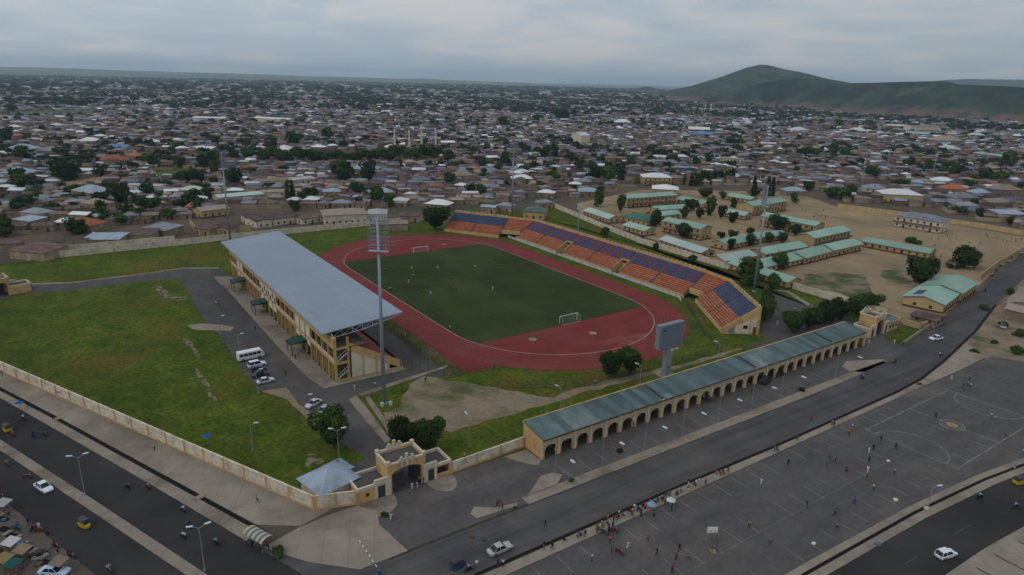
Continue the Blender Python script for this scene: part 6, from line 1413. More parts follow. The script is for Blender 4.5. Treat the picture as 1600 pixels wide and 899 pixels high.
def keke(px_, py_, ang, rgb, label):
    p = P(px_, py_); e = empty('auto_rickshaw', (p[0], p[1], .07), ang); tag(e, label, 'auto rickshaw', 'auto rickshaws'); b = MB()
    loft(b, [(-1.3,[(-.6,.3),(-.62,1.0),(.62,1.0),(.6,.3)]),(-.2,[(-.64,.25),(-.64,1.0),(.64,1.0),(.64,.25)]),(.3,[(-.55,.25),(-.55,.45),(.55,.45),(.55,.25)]),(.8,[(-.45,.3),(-.5,1.0),(.5,1.0),(.45,.3)]),(1.25,[(-.2,.45),(-.25,.9),(.25,.9),(.2,.45)])]); b.build('body', paint(rgb), e)
    c = MB(); loft(c, [(-1.25,[(-.6,1.0),(-.6,1.6),(-.4,1.75),(.4,1.75),(.6,1.6),(.6,1.0)]),(-.8,[(-.62,1.3),(-.62,1.62),(-.42,1.8),(.42,1.8),(.62,1.62),(.62,1.3)]),(.6,[(-.58,1.45),(-.58,1.62),(-.4,1.78),(.4,1.78),(.58,1.62),(.58,1.45)])]); c.build('canopy', MT['steel_dark'], e)
    w_ = MB(); w_.face([(.82,-.45,1.0),(.82,.45,1.0),(.62,.45,1.6),(.62,-.45,1.6)]); w_.build('windscreen', MT['car_glass'], e)
    wheel(e, 1.05, .0, .24, .12); wheel(e, -.85, .55, .24, .12); wheel(e, -.85, -.55, .24, .12)
YL = (.50,.33,.015)
keke(11,674,aL+PI,YL,'yellow auto rickshaw on the upper left carriageway at the photo edge'); keke(134,825,aL,YL,'yellow auto rickshaw alone on the lower left carriageway'); keke(1593,757,1.2,YL,'yellow auto rickshaw at the right edge of the photo'); keke(716,887,PI/2,(.02,.06,.12),'dark blue auto rickshaw on the central road at the bottom edge')
# motorcycles
def moto_tpl():
    e = empty('motorcycle', (0,0,0)); b = MB()
    loft(b, [(-.75,[(-.10,.72),(-.12,.80),(.12,.80),(.10,.72)]),(-.1,[(-.13,.60),(-.14,.78),(.14,.78),(.13,.60)]),(.05,[(-.13,.58),(-.16,.86),(.16,.86),(.13,.58)]),(.38,[(-.08,.66),(-.12,.92),(.12,.92),(.08,.66)])])
    b.box(-.3,.3,-.13,.13,.28,.58); b.tube((-.6,-.14,.32),(.1,-.16,.3),.05,n=6); b.tube((-.6,.0,.32),(-.35,0,.7),.04,n=5)
    o = b.build('body', paint((.16,.015,.015)), e)
    for x in (-.62, .64):
        t = MB(); t.ring((x,0,.3),.26,.05,n=14,k=5); t.tube((x,-.05,.3),(x,.05,.3),.06,n=6); t.build('wheel', MT['tyre'], e)
    f = MB(); f.tube((.64,-.07,.3),(.38,-.07,.98),.025,n=5); f.tube((.64,.07,.3),(.38,.07,.98),.025,n=5); f.tube((.34,-.34,1.02),(.34,.34,1.02),.02,n=5); f.tube((.46,0,.86),(.54,0,.86),.09,.08,8); f.build('fork_and_handlebar', MT['steel'], e)
    return e
# ------------------------------------------------------------------ people: one skinned surface per pose
POSES = {
 'stand': dict(pel=(0,0,.93), che=(0,0,1.28), nk=(0,.0,1.47), hd=(.01,0,1.62), L=[((0,.1,.9),(.01,.11,.5),(-.02,.11,.07),(.12,.12,.03)), ((0,-.1,.9),(.03,-.11,.5),(.02,-.12,.07),(.16,-.13,.03))], A=[((0,.19,1.4),(-.02,.25,1.13),(.05,.24,.88)), ((0,-.19,1.4),(-.03,-.25,1.13),(.03,-.26,.88))]),
 'walk': dict(pel=(0,0,.92), che=(.03,0,1.27), nk=(.04,0,1.46), hd=(.06,0,1.61), L=[((0,.09,.9),(.17,.1,.52),(.22,.1,.09),(.36,.11,.08)), ((0,-.09,.9),(-.03,-.1,.48),(-.32,-.1,.16),(-.24,-.11,.05))], A=[((.03,.19,1.39),(-.12,.23,1.15),(-.1,.22,.92)), ((.03,-.19,1.39),(.12,-.24,1.14),(.27,-.2,.97))]),
 'run': dict(pel=(0,0,.9), che=(.1,0,1.24), nk=(.14,0,1.42), hd=(.18,0,1.57), L=[((0,.09,.88),(.34,.1,.66),(.3,.1,.25),(.43,.11,.22)), ((0,-.09,.88),(-.12,-.1,.48),(-.48,-.1,.4),(-.5,-.11,.28))], A=[((.1,.19,1.36),(-.13,.24,1.16),(.03,.24,1.0)), ((.1,-.19,1.36),(.22,-.26,1.14),(.42,-.18,1.26))]),
 'arms': dict(pel=(0,0,.93), che=(0,0,1.28), nk=(0,0,1.47), hd=(.02,0,1.62), L=[((0,.1,.9),(.02,.16,.5),(-.02,.2,.07),(.12,.22,.03)), ((0,-.1,.9),(.03,-.15,.5),(.0,-.19,.07),(.14,-.2,.03))], A=[((0,.19,1.4),(.1,.38,1.3),(.3,.4,1.42)), ((0,-.19,1.4),(.02,-.34,1.2),(.2,-.28,1.08))]),
 'hips': dict(pel=(0,0,.93), che=(-.01,0,1.28), nk=(0,0,1.47), hd=(.02,.01,1.62), L=[((0,.1,.9),(.05,.12,.5),(.0,.15,.07),(.14,.18,.03)), ((0,-.1,.9),(.0,-.12,.5),(-.03,-.13,.07),(.11,-.14,.03))], A=[((0,.19,1.4),(-.1,.36,1.16),(.03,.2,1.02)), ((0,-.19,1.4),(-.02,-.25,1.13),(.12,-.2,.95))]),
 'sit': dict(pel=(0,0,.30), che=(.05,0,.64), nk=(.08,0,.83), hd=(.12,0,.98), L=[((0,.1,.29),(.40,.15,.42),(.42,.14,.07),(.55,.15,.03)), ((0,-.1,.29),(.42,-.14,.40),(.52,-.13,.07),(.65,-.14,.03))], A=[((.05,.19,.77),(.14,.24,.53),(.34,.16,.48)), ((.05,-.19,.77),(.12,-.25,.53),(.33,-.16,.46))]),
 'ride': dict(pel=(-.18,0,.86), che=(-.10,0,1.2), nk=(-.06,0,1.38), hd=(-.02,0,1.53), L=[((-.15,.11,.84),(.22,.22,.74),(.10,.2,.36),(.24,.2,.32)), ((-.15,-.11,.84),(.22,-.22,.74),(.10,-.2,.36),(.24,-.2,.32))], A=[((-.1,.19,1.31),(.05,.28,1.12),(.31,.26,1.06)), ((-.1,-.19,1.31),(.05,-.28,1.12),(.31,-.26,1.06))]),
 'pitch_kick': dict(pel=(0,0,.92), che=(-.04,0,1.27), nk=(-.03,0,1.46), hd=(.02,0,1.61), L=[((0,.09,.9),(.02,.1,.5),(-.05,.1,.07),(.09,.1,.03)), ((0,-.09,.9),(.28,-.1,.62),(.52,-.1,.3),(.64,-.1,.33))], A=[((-.03,.19,1.39),(-.02,.36,1.2),(.1,.48,1.12)), ((-.03,-.19,1.39),(-.14,-.34,1.2),(-.2,-.46,1.08))]),
}
def body_mesh(name, ps):
    V = []; E = []; Rr = []
    def add(c, r_, par=None):
        V.append(c); Rr.append(r_); i = len(V)-1
        if par is not None: E.append((par, i))
        return i
    pe = add(ps['pel'], (.15,.12)); ch = add(ps['che'], (.175,.12), pe); nk = add(ps['nk'], (.065,.06), ch); hd = add(ps['hd'], (.095,.10), nk); tp = add((ps['hd'][0]+.0, ps['hd'][1], ps['hd'][2]+.09), (.075,.085), hd)
    for leg in ps['L']:
        i = add(leg[0], (.095,.1), pe); i = add(leg[1], (.065,.065), i); i = add(leg[2], (.042,.045), i); add(leg[3], (.035,.03), i)
    for arm in ps['A']:
        i = add(arm[0], (.06,.06), ch); i = add(arm[1], (.042,.042), i); j = add(arm[2], (.034,.034), i)
        d = (Vector(arm[2])-Vector(arm[1])).normalized(); hp_ = Vector(arm[2])+d*.08; k = add(tuple(hp_), (.04,.02), j); add(tuple(hp_+d*.08), (.026,.014), k)
    me = bpy.data.meshes.new(name); me.from_pydata(V, E, []); o = bpy.data.objects.new('tmp', me); COL.objects.link(o)
    m_ = o.modifiers.new('s', 'SKIN'); m_.use_smooth_shade = True
    for i, s in enumerate(me.skin_vertices[0].data): s.radius = Rr[i]; s.use_root = (i == 0)
    o.modifiers.new('u', 'SUBSURF').levels = 1
    dg = bpy.context.evaluated_depsgraph_get(); dg.update(); ev = o.evaluated_get(dg); out = bpy.data.meshes.new_from_object(ev); bpy.data.objects.remove(o)
    out.name = 'person_'+name; out.materials.clear()
    for _ in range(4): out.materials.append(MT['skin'])
    # slots: 0 skin 1 top 2 trousers 3 hair, by the nearest skeleton segment
    segs = [(ps['pel'], ps['che'], 1), (ps['che'], ps['nk'], 1), (ps['nk'], ps['hd'], 0)]
    for leg in ps['L']: segs += [(ps['pel'], leg[0], 2), (leg[0], leg[1], 2), (leg[1], leg[2], 2), (leg[2], leg[3], 3)]
    for arm in ps['A']: segs += [(ps['che'], arm[0], 1), (arm[0], arm[1], 1), (arm[1], arm[2], 0), (arm[2], tuple(Vector(arm[2])+(Vector(arm[2])-Vector(arm[1])).normalized()*.16), 0)]
    A_ = [(Vector(a), Vector(b), s) for a, b, s in segs]; H_ = Vector(ps['hd'])
    for p_ in out.polygons:
        c = p_.center; best = (9, 0)
        for a, b, s in A_:
            ab = b-a; t = max(0, min(1, (c-a).dot(ab)/max(1e-6, ab.dot(ab)))); q = (c-(a+ab*t)).length
            if q < best[0]: best = (q, s)
        s = best[1]
        if (c-H_).length < .16 or c.z > H_.z: s = 3 if (c.z > H_.z+.045 or (c.x < H_.x-.03 and c.z > H_.z-.05)) else 0
        p_.material_index = s; p_.use_smooth = True
    return out
PM = {k: body_mesh(k, v) for k, v in POSES.items()}
PEOPLE = []
def person(x, y, z, ang, pose, top, bot, lab=None, look=None, group='people', gown=None):
    o = bpy.data.objects.new('person', PM[pose]); COL.objects.link(o); o.location = (x, y, z); o.rotation_euler = (0, 0, ang); s = random.uniform(.95, 1.05); o.scale = (s, s, s)
    for i, m_ in ((1, cloth(top)), (2, cloth(bot))): o.material_slots[i].link = 'OBJECT'; o.material_slots[i].material = m_
    if lab: tag(o, lab, 'person', group)
    else: later(o, look, 'person', group)
    return o
CLO = {'white': (.62,.62,.60), 'red': (.35,.02,.02), 'black': (.015,.015,.018), 'orange': (.60,.14,.02), 'yellow': (.50,.38,.03), 'blue': (.05,.12,.35), 'teal': (.02,.25,.30), 'green': (.03,.16,.06), 'pink': (.40,.20,.18), 'purple': (.10,.06,.28), 'grey': (.2,.2,.21), 'brown': (.14,.07,.04), 'pale blue': (.30,.42,.55)}
BOT = {'dark': (.02,.02,.03), 'white': (.6,.6,.58), 'blue': (.04,.06,.12), 'khaki': (.18,.14,.09)}
PV = {'stand': 'standing', 'walk': 'walking', 'run': 'running', 'arms': 'waving', 'hips': 'hand on hip', 'sit': 'sitting', 'pitch_kick': 'kicking', 'ride': 'riding'}
random.seed(11)
def pp(px_, py_, col, pose=None, bot=None, where=None, ang=None, z=.07, group='people'):
    p = P(px_, py_, z); pose = pose or random.choice(('stand','walk','walk','hips','stand','arms')); bot = bot or ('white' if col == 'white' and random.random() < .5 else random.choice(('dark','dark','blue','khaki')))
    lk = 'person in %s %s' % (col, PV[pose])
    return person(p[0], p[1], z, random.uniform(0, 6.28) if ang is None else ang, pose, CLO[col], BOT[bot], look=lk, group=group)
LOT = ((914,841,'black'),(953,849,'orange'),(955,865,'blue'),(925,877,'white'),(981,858,'white','run'),(1012,847,'grey','run'),(1001,808,'black'),(1021,814,'black','walk'),(1026,869,'black'),(1061,862,'black'),(1056,876,'red'),(1075,877,'grey','run'),(1050,896,'red'),(1092,758,'white'),(1102,759,'red'),(1189,758,'white','walk'),(1170,825,'yellow'),(1202,852,'grey'),(1008,797,'orange'),(1018,796,'pale blue'),(933,834,'green'),(937,829,'white'),(951,831,'blue'),(957,827,'black'),(1043,792,'red'),(1049,798,'brown'),(1039,789,'grey'),
 (1295,722,'black'),(1305,722,'grey'),(1291,734,'purple'),(1322,739,'red'),(1355,739,'white'),(1357,724,'black'),(1357,709,'white'),(1364,704,'black'),(1397,742,'yellow'),(1354,752,'red'),(1364,767,'white'),(1334,788,'blue'),(1304,806,'teal'),(1307,828,'pink'),(1260,794,'black'),
 (1514,597,'blue'),(1516,607,'white'),(1504,607,'black'),(1512,604,'pale blue'),(1486,594,'white'),(1461,654,'black'),(1399,702,'black'),(1376,691,'black'),(1326,681,'orange'),(1331,671,'white'),(1306,666,'white'),(1300,666,'grey'),(1303,668,'red'),(1245,688,'brown'),(1231,727,'black'),(1555,655,'pale blue','sit'),(1571,684,'grey'),(1548,654,'white'))
for t in LOT: pp(t[0], t[1], t[2], t[3] if len(t) > 3 else None, where='in the parking lot', group='people in the parking lot')
GATE = ((644,765,'white','stand','white'),(652,763,'pale blue','stand','white'),(655,755,'pink'),(662,757,'brown'),(726,718,'white'),(776,793,'red'),(780,792,'brown'),(785,797,'red'),(804,803,'black'),(852,824,'black'),(611,813,'white'),(615,813,'pink'),(1065,641,'blue'),(1069,637,'yellow'),(1063,643,'black'),(981,669,'brown'),(990,669,'red'),(1020,652,'black'),(1099,623,'white'),(1107,627,'black'),(1114,625,'grey'),(929,602,'white'),(932,602,'pink'),(879,697,'black'),(1174,616,'brown'),(1357,538,'white'),(1397,538,'white'),(1401,541,'blue'),(1406,541,'grey'),(1411,542,'black'),(1241,487,'white'),(1214,508,'white'),(1267,660,'red'),(554,610,'white'),(446,587,'black'),(399,517,'black'),(544,590,'white'),(665,598,'black'),(462,562,'black'),(586,606,'white'),(466,560,'blue'),(4,589,'grey'),(242,704,'white'),(85,665,'white'),(402,786,'yellow'),(342,479,'black'),(338,478,'white'),(346,486,'blue'),(1426,463,'black'),(1410,475,'brown'))
for t in GATE: pp(t[0], t[1], t[2], t[3] if len(t) > 3 else None, t[4] if len(t) > 4 else None, z=.13)
for t in ((602,425,'orange'),(690,408,'orange'),(763,412,'orange'),(780,423,'orange'),(670,439,'orange'),(638,447,'orange'),(666,451,'orange'),(658,459,'orange'),(706,437,'orange'),(706,453,'orange'),(705,449,'orange'),(643,421,'white'),(646,434,'white'),(639,442,'white'),(684,421,'white'),(673,461,'white'),(743,420,'white'),(770,453,'white'),(703,516,'white'),(610,455,'white'),(612,457,'black'),(713,457,'black'),(856,495,'blue'),(618,510,'red'),(633,527,'white'),(631,530,'grey')):
    pp(t[0], t[1], t[2], random.choice(('run','walk','stand','pitch_kick','run')), where='on the football turf' if t[1] < 500 and t[0] > 600 else None, z=.095, group='footballers')
for i, (x, y) in enumerate(((325,240),(357,243),(345,200),(605,230),(1020,375),(1065,372),(1078,375),(1120,360),(1130,385),(1145,395),(1175,375),(1255,405),(1325,405),(1185,325),(1360,350),(1370,360),(1430,365),(1470,385),(1490,395),(1520,380),(1545,390),(1580,380),(1040,420),(1035,465),(1080,485),(930,690),(905,730),(840,770),(850,770),(575,435),(480,470),(230,200),(240,205),(255,190),(215,195),(1140,430),(285,240))):
    pp(x/4+1200, y/4+281, random.choice(('white','black','blue','pale blue','grey','black')), z=.06, where='on the sandy school field', group='people on the school field')
# seated and standing crowd on the strip above the parking lot
def along(t): return Vector((140.9, -66.5+t*39, 0))
crowd = [0.0,.012,.03,.12,.135,.15,.165,.175,.19,.205,.23,.25,.265,.28,.295,.305,.32,.335,.35,.362,.375,.39,.402,.415,.43,.445,.46,.475,.49,.505,.52,.535,.55,.57,.585,.60,.615,.63,.66,.70,.74,.765,.79,.80,.94,.955,.97]
for i, t in enumerate(crowd):
    c = along(t); col = random.choice(('red','black','white','blue','grey','pale blue','brown','black','orange','white','black','purple')); pose = 'sit' if random.random() < .75 else 'stand'
    person(c.x+random.uniform(-.5,.5), c.y+random.uniform(-.2,.2), .22, PI+random.uniform(-.7,.7)+(PI if random.random() < .6 else 0), pose, CLO[col], BOT[random.choice(('dark','blue','khaki','white'))], look='spectator in %s %s' % (col, PV[pose]), group='spectators on the strip by the road')
for x, y, col in ((850,859,'black'),(863,855,'black'),(880,846,'black'),(778,883,'brown'),(786,886,'white'),(1210,706,'grey'),(1213,704,'black'),(1137,741,'red'),(1126,744,'grey')): pp(x, y, col, 'sit' if x in (863,880,1213) else 'stand', z=.22, where='on the kerb strip', group='spectators on the strip by the road')
mt_ = moto_tpl(); first = True
def moto(px_, py_, ang, col='white', rider=True, passenger=None, helmet=False):
    global first
    p = P(px_, py_); e = mt_ if first else copy_tree(mt_); first = False
    e.location = (p[0], p[1], .07); e.rotation_euler = (0, 0, ang); later(e, 'motorcycle ridden by person in %s' % col if rider else 'parked motorcycle', 'motorcycle', 'motorcycles')
    for ch in e.children:
        if ch.name.startswith('body'): ch.material_slots[0].link = 'OBJECT'; ch.material_slots[0].material = paint(random.choice(((.14,.015,.015),(.02,.02,.025),(.02,.04,.12),(.05,.05,.055),(.14,.015,.015))))
    if rider: person(p[0], p[1], .07, ang, 'ride', CLO[col], BOT['dark'], look='motorcyclist in %s' % col, group='motorcyclists')
    if passenger:
        c, s = math.cos(ang), math.sin(ang); person(p[0]-c*.42, p[1]-s*.42, .07, ang, 'ride', CLO[passenger], BOT['dark'], look='motorcycle passenger in %s' % passenger, group='motorcyclists')
for t in ((37,657,aL+PI,'white'),(21,683,aL+PI,'pink'),(53,684,aL+PI,'black'),(70,682,aL+PI,'blue'),(12,729,aL,'yellow'),(200,764,aL+PI,'brown','teal'),(232,765,aL+PI,'pink'),(287,801,aL+PI,'white'),(296,825,aL+PI,'black'),(287,842,aL+PI,'white','white'),(338,852,aL+PI,'pale blue'),(87,857,aL+.3,'red'),(4,778,aL,'red'),(112,873,aL+.2,'red','black'),(171,895,aL,'white'),(1530,780,1.2,'white','blue'),(1586,795,1.2,'pale blue'),(1397,568,-1.8,'black'),(1347,593,1.5,'white','black'),(1469,557,1.7,'black','white'),(1538,457,-1.9,'black','blue'),(1563,417,-1.9,'white'),(1556,424,1.3,'grey'),(1574,412,1.3,'white'),(733,893,PI/2,'pale blue'),(1550,432,-1.9,'white'),(1580,405,-1.9,'grey')):
    moto(t[0], t[1], t[2], t[3], True, t[4] if len(t) > 4 else None)
for t in ((1110,627,1.),(944,835,.3),(959,832,.8),(968,866,.2),(62,832,1.),(54,829,2.),(1437,603,.4),(44,748,1.)): moto(t[0], t[1], t[2], 'black', False)
for x, y, c in ((45,822,'black'),(29,829,'blue'),(52,833,'black'),(62,829,'white'),(15,863,'black'),(27,881,'blue'),(46,862,'white'),(32,833,'teal'),(75,838,'brown'),(8,800,'white'),(14,808,'grey'),(92,870,'black'),(66,873,'brown'),(80,882,'grey'),(5,870,'black'),(32,633,'blue'),(44,636,'black')): pp(x, y, c, where='at the roadside market', group='people at the market')
# ------------------------------------------------------------------ goals, hoop, shelter, barrier, small things
for s, l in ((-1, 'white football goal at the far end of the turf'), (1, 'white football goal at the near end of the turf')):
    e = empty('football_goal', (s*53.6, 1.5, .08), 0 if s > 0 else PI); tag(e, l, 'goal', 'football goals'); g = MB()
    for y in (-3.66, 3.66): g.tube((0,y,0),(0,y,2.44),.09,n=6); g.tube((0,y,2.44),(1.4,y,2.2),.03,n=4); g.tube((1.4,y,2.2),(1.9,y,0),.03,n=4)
    g.tube((0,-3.75,2.44),(0,3.75,2.44),.09,n=6); g.tube((1.9,-3.66,.03),(1.9,3.66,.03),.03,n=4); g.build('frame', MT['white_paint'], e)
    n_ = MB()
    for i in range(25): y = -3.66+i*.305; n_.tube((.0,y,2.4),(1.4,y,2.2),.008,n=3); n_.tube((1.4,y,2.2),(1.9,y,0),.008,n=3)
    for k in range(6): n_.tube((1.4+k*.1,-3.66,2.2-k*.4),(1.4+k*.1,3.66,2.2-k*.4),.008,n=3)
    n_.build('net', MT['banner_white'], e)
b_ = P(1114, 863); e = empty('basketball_hoop', (b_[0], b_[1], .07), math.atan2(P(1100,835)[1]-b_[1], P(1100,835)[0]-b_[0])); tag(e, 'basketball stand with white backboard in the parking lot', 'basketball hoop')
q = MB(); q.box(-.7,.5,-.5,.5,0,.25); q.build('base', MT['concrete_tan'], e)
q = MB()
for y in (-.4, .4): q.tube((-.5,y,.2),(-.5,y,3.1),.07,n=6); q.tube((.3,y,.2),(.3,y,3.0),.05,n=6); q.tube((-.5,y,3.1),(1.3,y,3.3),.06,n=6)
for z in (1, 2, 3): q.tube((-.5,-.4,z),(-.5,.4,z),.04,n=4); q.tube((-.5,.4,z-.6),(.3,.4,z),.03,n=4); q.tube((-.5,-.4,z-.6),(.3,-.4,z),.03,n=4)
q.build('frame', MT['wood'], e)
q = MB(); q.box(1.3,1.36,-.9,.9,2.8,3.95); q.build('backboard', MT['white_paint'], e)
q = MB(); q.box(1.363,1.375,-.3,.3,2.95,2.99); q.box(1.363,1.375,-.3,.3,3.35,3.39); q.box(1.363,1.375,-.3,-.26,2.99,3.35); q.box(1.363,1.375,.26,.3,2.99,3.35); q.build('backboard_square', MT['steel_dark'], e)
q = MB(); q.T = lambda c: (1.62+c[0], c[2], 2.95+c[1]); q.ring((0,0,0),.23,.02,n=14,k=4); q.T = None; q.build('hoop_ring', paint((.45,.08,.02)), e)
landmark('the basketball stand', 1108, 850)
b_ = P(405, 852); e = empty('bus_shelter', (b_[0], b_[1], .15), math.atan2(.42, 1.)); tag(e, 'small open shelter with arched blue and yellow striped canopy by the pavement', 'shelter')
e.scale = (.85, .85, .9)
for i in range(9):
    st = MB(); n = 7; x0 = -2.9+i*.645
    for k in range(n):
        t0, t1 = PI*.12+PI*.76*k/n, PI*.12+PI*.76*(k+1)/n
        st.face([(x0,-math.cos(t0)*1.6,1.7+math.sin(t0)*1.1),(x0+.64,-math.cos(t0)*1.6,1.7+math.sin(t0)*1.1),(x0+.64,-math.cos(t1)*1.6,1.7+math.sin(t1)*1.1),(x0,-math.cos(t1)*1.6,1.7+math.sin(t1)*1.1)])
    st.build('canopy_stripe', paint((.09,.16,.28) if i % 2 else (.48,.38,.17), .8), e)
q = MB()
for x in (-2.8, 2.8):
    for y in (-1.35, 1.35): q.tube((x,y,0),(x,y,2.1),.05,n=6)
q.build('posts', MT['steel'], e); q = MB(); q.box(-2.3,2.3,.2,.6,.4,.47); q.box(-2.2,-2.1,.3,.5,0,.4); q.box(2.1,2.2,.3,.5,0,.4); q.build('bench', MT['wood'], e)
q = MB(); q.box(-2.0,-.8,-1.3,-.6,0,.9); q.box(.3,1.6,-1.2,-.5,0,.75); q.build('counter', MT['steel_dark'], e)
landmark('the striped shelter', 405, 840)
for x, y, c in ((392,850,'blue'),(420,862,'black'),(428,868,'black'),(436,866,'brown')): pp(x, y, c, where='by the striped shelter', z=.15)
ptree(436, 868, 22, 16, 'shrub', label='low bush beside the striped shelter', group='bushes')
ptree(968, 708, 10, 8, 'shrub', label='small green shrub on the kerb strip nearest the arcade start', group='bushes'); ptree(893, 753, 9, 6, 'shrub', label='tiny shrub at the tip of the tan island', group='bushes'); ptree(1252, 612, 9, 7, 'shrub', label='small shrub on the kerb strip below the arcade middle', group='bushes'); ptree(600, 806, 14, 5, 'shrub', label='thin weeds growing at the apron edge by the main gatehouse', group='bushes'); ptree(1590, 553, 20, 12, 'shrub', label='dark bush at the right edge beyond the parking lot', group='bushes')
a_ = P(562, 856); c_ = P(592, 899); e = empty('barrier', (c_[0], c_[1], .07)); tag(e, 'long black and white striped barrier pole near the bottom edge', 'barrier'); d = Vector((a_[0]-c_[0], a_[1]-c_[1], 0)); n = 12
q = MB(); q.box(-.25,.25,-.2,.2,0,1.0); q.build('pivot_box', paint((.03,.12,.2)), e)
for i in range(n): q = MB(); q.tube(d*(i/n)*1.0+Vector((0,0,1.0+i*.03)), d*((i+1)/n)+Vector((0,0,1.03+i*.03)), .06, n=6); q.build('pole_stripe', MT['white_paint'] if i % 2 else MT['steel_dark'], e)
# vendor umbrellas, sacks, litter
def umbrella(px_, py_, rgb, label, h=2.2, r_=1.25):
    p = P(px_, py_); e = empty('umbrella', (p[0], p[1], .07)); tag(e, label, 'umbrella', 'vendor umbrellas'); r_ *= .72; q = MB(); q.tube((0,0,0),(0,0,h),.03,n=5); q.build('pole', MT['steel'], e)
    q = MB(); n = 8; A = [(r_*math.cos(2*PI*k/n), r_*math.sin(2*PI*k/n), h-.25) for k in range(n)]
    for k in range(n): q.face([A[k], A[(k+1) % n], (0,0,h+.25)])
    q.build('canopy', paint(rgb, .8), e)
umbrella(1047,796,(.55,.56,.57),'pale umbrella over a vendor at the edge of the parking lot'); umbrella(325,694,(.02,.10,.38),'bright blue umbrella in the long grass inside the wall'); umbrella(32,642,(.02,.10,.35),'blue umbrella on the upper left pavement'); umbrella(1017,803,(.20,.32,.45),'pale blue umbrella among the kerb spectators')
def sack(px_, py_, rgb, label, s=.5):
    p = P(px_, py_); q = MB(); n = 8
    rr2 = random.Random(px_); A = [[(s*(1-.0*k)*rad*math.cos(2*PI*j/n)*rr2.uniform(.85,1.15), s*rad*math.sin(2*PI*j/n)*rr2.uniform(.85,1.15), z_*s) for j in range(n)] for k, (rad, z_) in enumerate(((.8,0),(1,.35),(.8,.8),(.25,1.1)))]
    for a, b in zip(A, A[1:]):
        for j in range(n): q.face([a[j], a[(j+1) % n], b[(j+1) % n], b[j]])
    q.face(A[-1]); q.face(A[0]); o = q.build('sack', paint(rgb, .8), None, True); o.location = (p[0], p[1], .07); tag(o, label, 'sack')
sack(1399,783,(.6,.57,.45),'cream sack lying alone in the lower parking lot',.5); sack(1271,851,(.6,.6,.6),'flat white bag on the asphalt at bottom right',.4); sack(1448,797,(.42,.36,.26),'tan sack on the verge strip at bottom right',.6); sack(745,880,(.45,.36,.26),'small tan bundle on the central road',.35); sack(738,841,(.12,.06,.04),'reddish dark bundle on the central road',.35); sack(756,845,(.12,.07,.03),'brown bundle on the central road',.35); sack(1371,853,(.1,.14,.2),'blue-grey bundle on the verge of the bottom right road',.6); sack(1388,722,(.6,.6,.6),'white sheet of litter in the parking lot',.4)
# roadside market bottom-left: drain pits, slabs and stalls
random.seed(8)
for i, (x, y, w_, l_) in enumerate(((8,828,2.6,1.3),(20,838,2.2,1.3),(30,848,2.2,1.3),(42,858,2.4,1.3),(70,880,2.6,1.4),(60,872,2.2,1.2),(4,812,2.4,1.2))):
    p = P(x, y); q = MB(); q.box(-w_/2,w_/2,-l_/2,l_/2,0,.02); o = q.build('drain_opening', MT['pit']); o.location = (p[0], p[1], .06); o.rotation_euler = (0,0,aL+.25); o['kind'] = 'structure'
for i, (x, y) in enumerate(((14,833),(25,843),(36,853),(50,864),(80,888),(2,806))):
    p = P(x, y); q = MB(); q.box(-.35,.35,-1.0,1.0,0,.22); o = q.build('concrete_slab', MT['concrete_tan']); o.location = (p[0], p[1], .08); o.rotation_euler = (0,0,aL+.25); later(o, 'small concrete slab', 'slab', 'slabs over the market drain', (p[0], p[1], 0))
def stall(px_, py_, rgb, label, a=.3):
    p = P(px_, py_); e = empty('market_stall', (p[0], p[1], .07), aL+a); tag(e, label, 'market stall', 'stalls of the roadside market'); q = MB()
    for x in (-1, 1):
        for y in (-.8, .8): q.tube((x,y,0),(x,y,1.9+.15*y),.04,n=5)
    q.build('posts', MT['wood'], e); q = MB(); q.box(-.9,.9,-.6,.6,.7,.78); q.build('table', MT['wood'], e)
    q = MB(); q.face([(-1.2,-1.0,1.8),(1.2,-1.0,1.8),(1.2,1.0,2.1),(-1.2,1.0,2.1)]); q.face([(-1.2,-1.0,1.76),(1.2,-1.0,1.76),(1.2,1.0,2.06),(-1.2,1.0,2.06)]); q.build('awning', paint(rgb, .8), e)
    q = MB(); rr3 = random.Random(px_)
    for k in range(7): x = rr3.uniform(-.8,.6); y = rr3.uniform(-.5,.4); q.box(x, x+.22, y, y+.2, .785, .9+rr3.random()*.15)
    g_o = q.build('goods', paint((rr3.uniform(.1,.5), rr3.uniform(.1,.4), rr3.uniform(.1,.3)), .8), e); g_o['kind'] = 'stuff'
stall(8,800,(.30,.31,.30),'grey awning stall at the top of the roadside market'); stall(10,888,(.22,.16,.07),'mustard awning stall in the bottom left corner'); stall(24,896,(.02,.08,.07),'dark teal awning stall at the bottom edge'); stall(38,874,(.24,.17,.11),'brown sheeted stall in the middle of the roadside market'); stall(20,862,(.45,.45,.45),'pale sheeted stall beside the drain openings'); stall(95,893,(.20,.15,.10),'brown awning stall nearest the lower carriageway')
for i in range(34):
    x = random.uniform(0, 105); y = 800+x*.85+random.uniform(8, 60)
    if y > 905: continue
    p = P(x, y); q = MB(); a, b, h_ = random.uniform(.2,.7), random.uniform(.2,.5), random.uniform(.1,.6); q.box(-a,a,-b,b,0,h_*.9); q.box(-a*.8,a*.8,-b*1.04,b*1.04,h_*.3,h_*.5); q.box(-a*1.03,a*1.03,-b*1.03,b*1.03,h_*.9+.002,h_)
    cn, c = random.choice((('grey',(.25,.25,.26)),('brown',(.14,.09,.06)),('white',(.55,.55,.53)),('dark',(.04,.04,.05)),('tan',(.3,.23,.15)),('blue',(.06,.12,.25))))
    o = q.build('crate', paint(c, .8)); o.location = (p[0], p[1], .06); o.rotation_euler = (0,0,random.uniform(0,3)); later(o, '%s market crate' % cn, 'crate', 'crates at the roadside market', (p[0], p[1], 0))
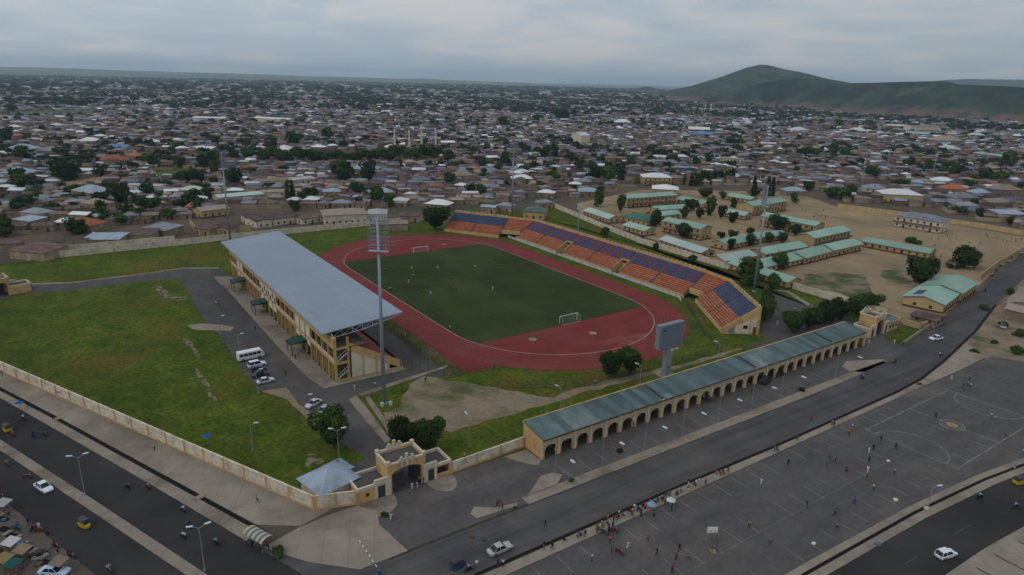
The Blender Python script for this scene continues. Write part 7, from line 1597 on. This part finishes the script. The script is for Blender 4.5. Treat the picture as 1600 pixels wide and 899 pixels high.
# slab bridges over the drain
for i, (x, y, l) in enumerate(((92,655,'left'),(312,779,'right'))):
    p = P(x, y); q = MB(); q.box(-.6,.6,-1.1,1.1,0,.18); q.box(-.62,.62,-1.12,-1.0,.182,.24); o = q.build('drain_bridge', MT['paving']); o.location = (p[0]-.2, p[1], .06); o.rotation_euler = (0,0,aL); tag(o, 'small concrete slab crossing the drain of the left pavement, %s one' % l, 'slab')
landmark('the white median car', 69, 765); landmark('the lone yellow rickshaw', 134, 825); landmark('the white minibus', 392, 561)
landmark('the nearest floodlight mast', 598, 560); landmark('the bowl stand\'s near end', 1150, 500); landmark('the bowl stand\'s far end', 740, 350); landmark('the beige saloon car', 781, 862); landmark('the painted centre circle', 1487, 667)
landmark('the white hatchback', 1477, 870); landmark('the black off-road car', 1196, 597); landmark('the white uphill car', 1462, 531); landmark('the near football goal', 885, 498); landmark('the far football goal', 655, 392)
landmark('the orange hipped roof', 135, 345); landmark('the bright blue roof', 187, 228); landmark('the white pyramid roof', 28, 267); landmark('the long mint roof', 377, 303); landmark('the four minarets', 650, 222); landmark('the big yellow house', 1027, 268); landmark('the cypress row', 1110, 277); landmark('the white-roofed hall', 1410, 300); landmark('the large cream block', 433, 338); landmark('the corner telecom mast', 1341, 285)
landmark('the dark green school hall', 990, 335); landmark('the solar-panelled roof', 1461, 452); landmark('the narrow mint-roofed block', 1400, 385); landmark('the cream apartment block', 1446, 190); landmark('the cream gabled tower house', 900, 195); landmark('the blue roof near the hill', 1100, 208); landmark('the pale blue kerb umbrella', 1017, 795); landmark('the bottom street lamp', 320, 870); landmark('the small park at left', 310, 266)

for i, (x, y, w_, h_) in enumerate(((1520,478,16,9),(1548,505,14,8),(1575,520,20,11),(1505,545,14,5),(1595,472,18,12),(1560,455,14,10),(1535,530,12,5))):
    ptree(x+18, y+6, w_, h_, 'shrub' if i in (0,1,3,6) else 'broad', look='green bush beyond the road', group='bushes beyond the road')
finish_labels()
for o in bpy.data.objects:
    l = o.get('label')
    if l and len(l.split()) > 16: print('LONG', l)
    if l and len(l.split()) > 16: o['label'] = l.replace('nearest in front of', 'in front of').replace('nearest behind', 'behind')
seen = {}
for o in bpy.data.objects:
    if o.parent is None and o.get('label'): seen.setdefault(o['label'], []).append(o.name)
for l, n in seen.items():
    if len(n) > 1: print('DUP', l, n[:3])
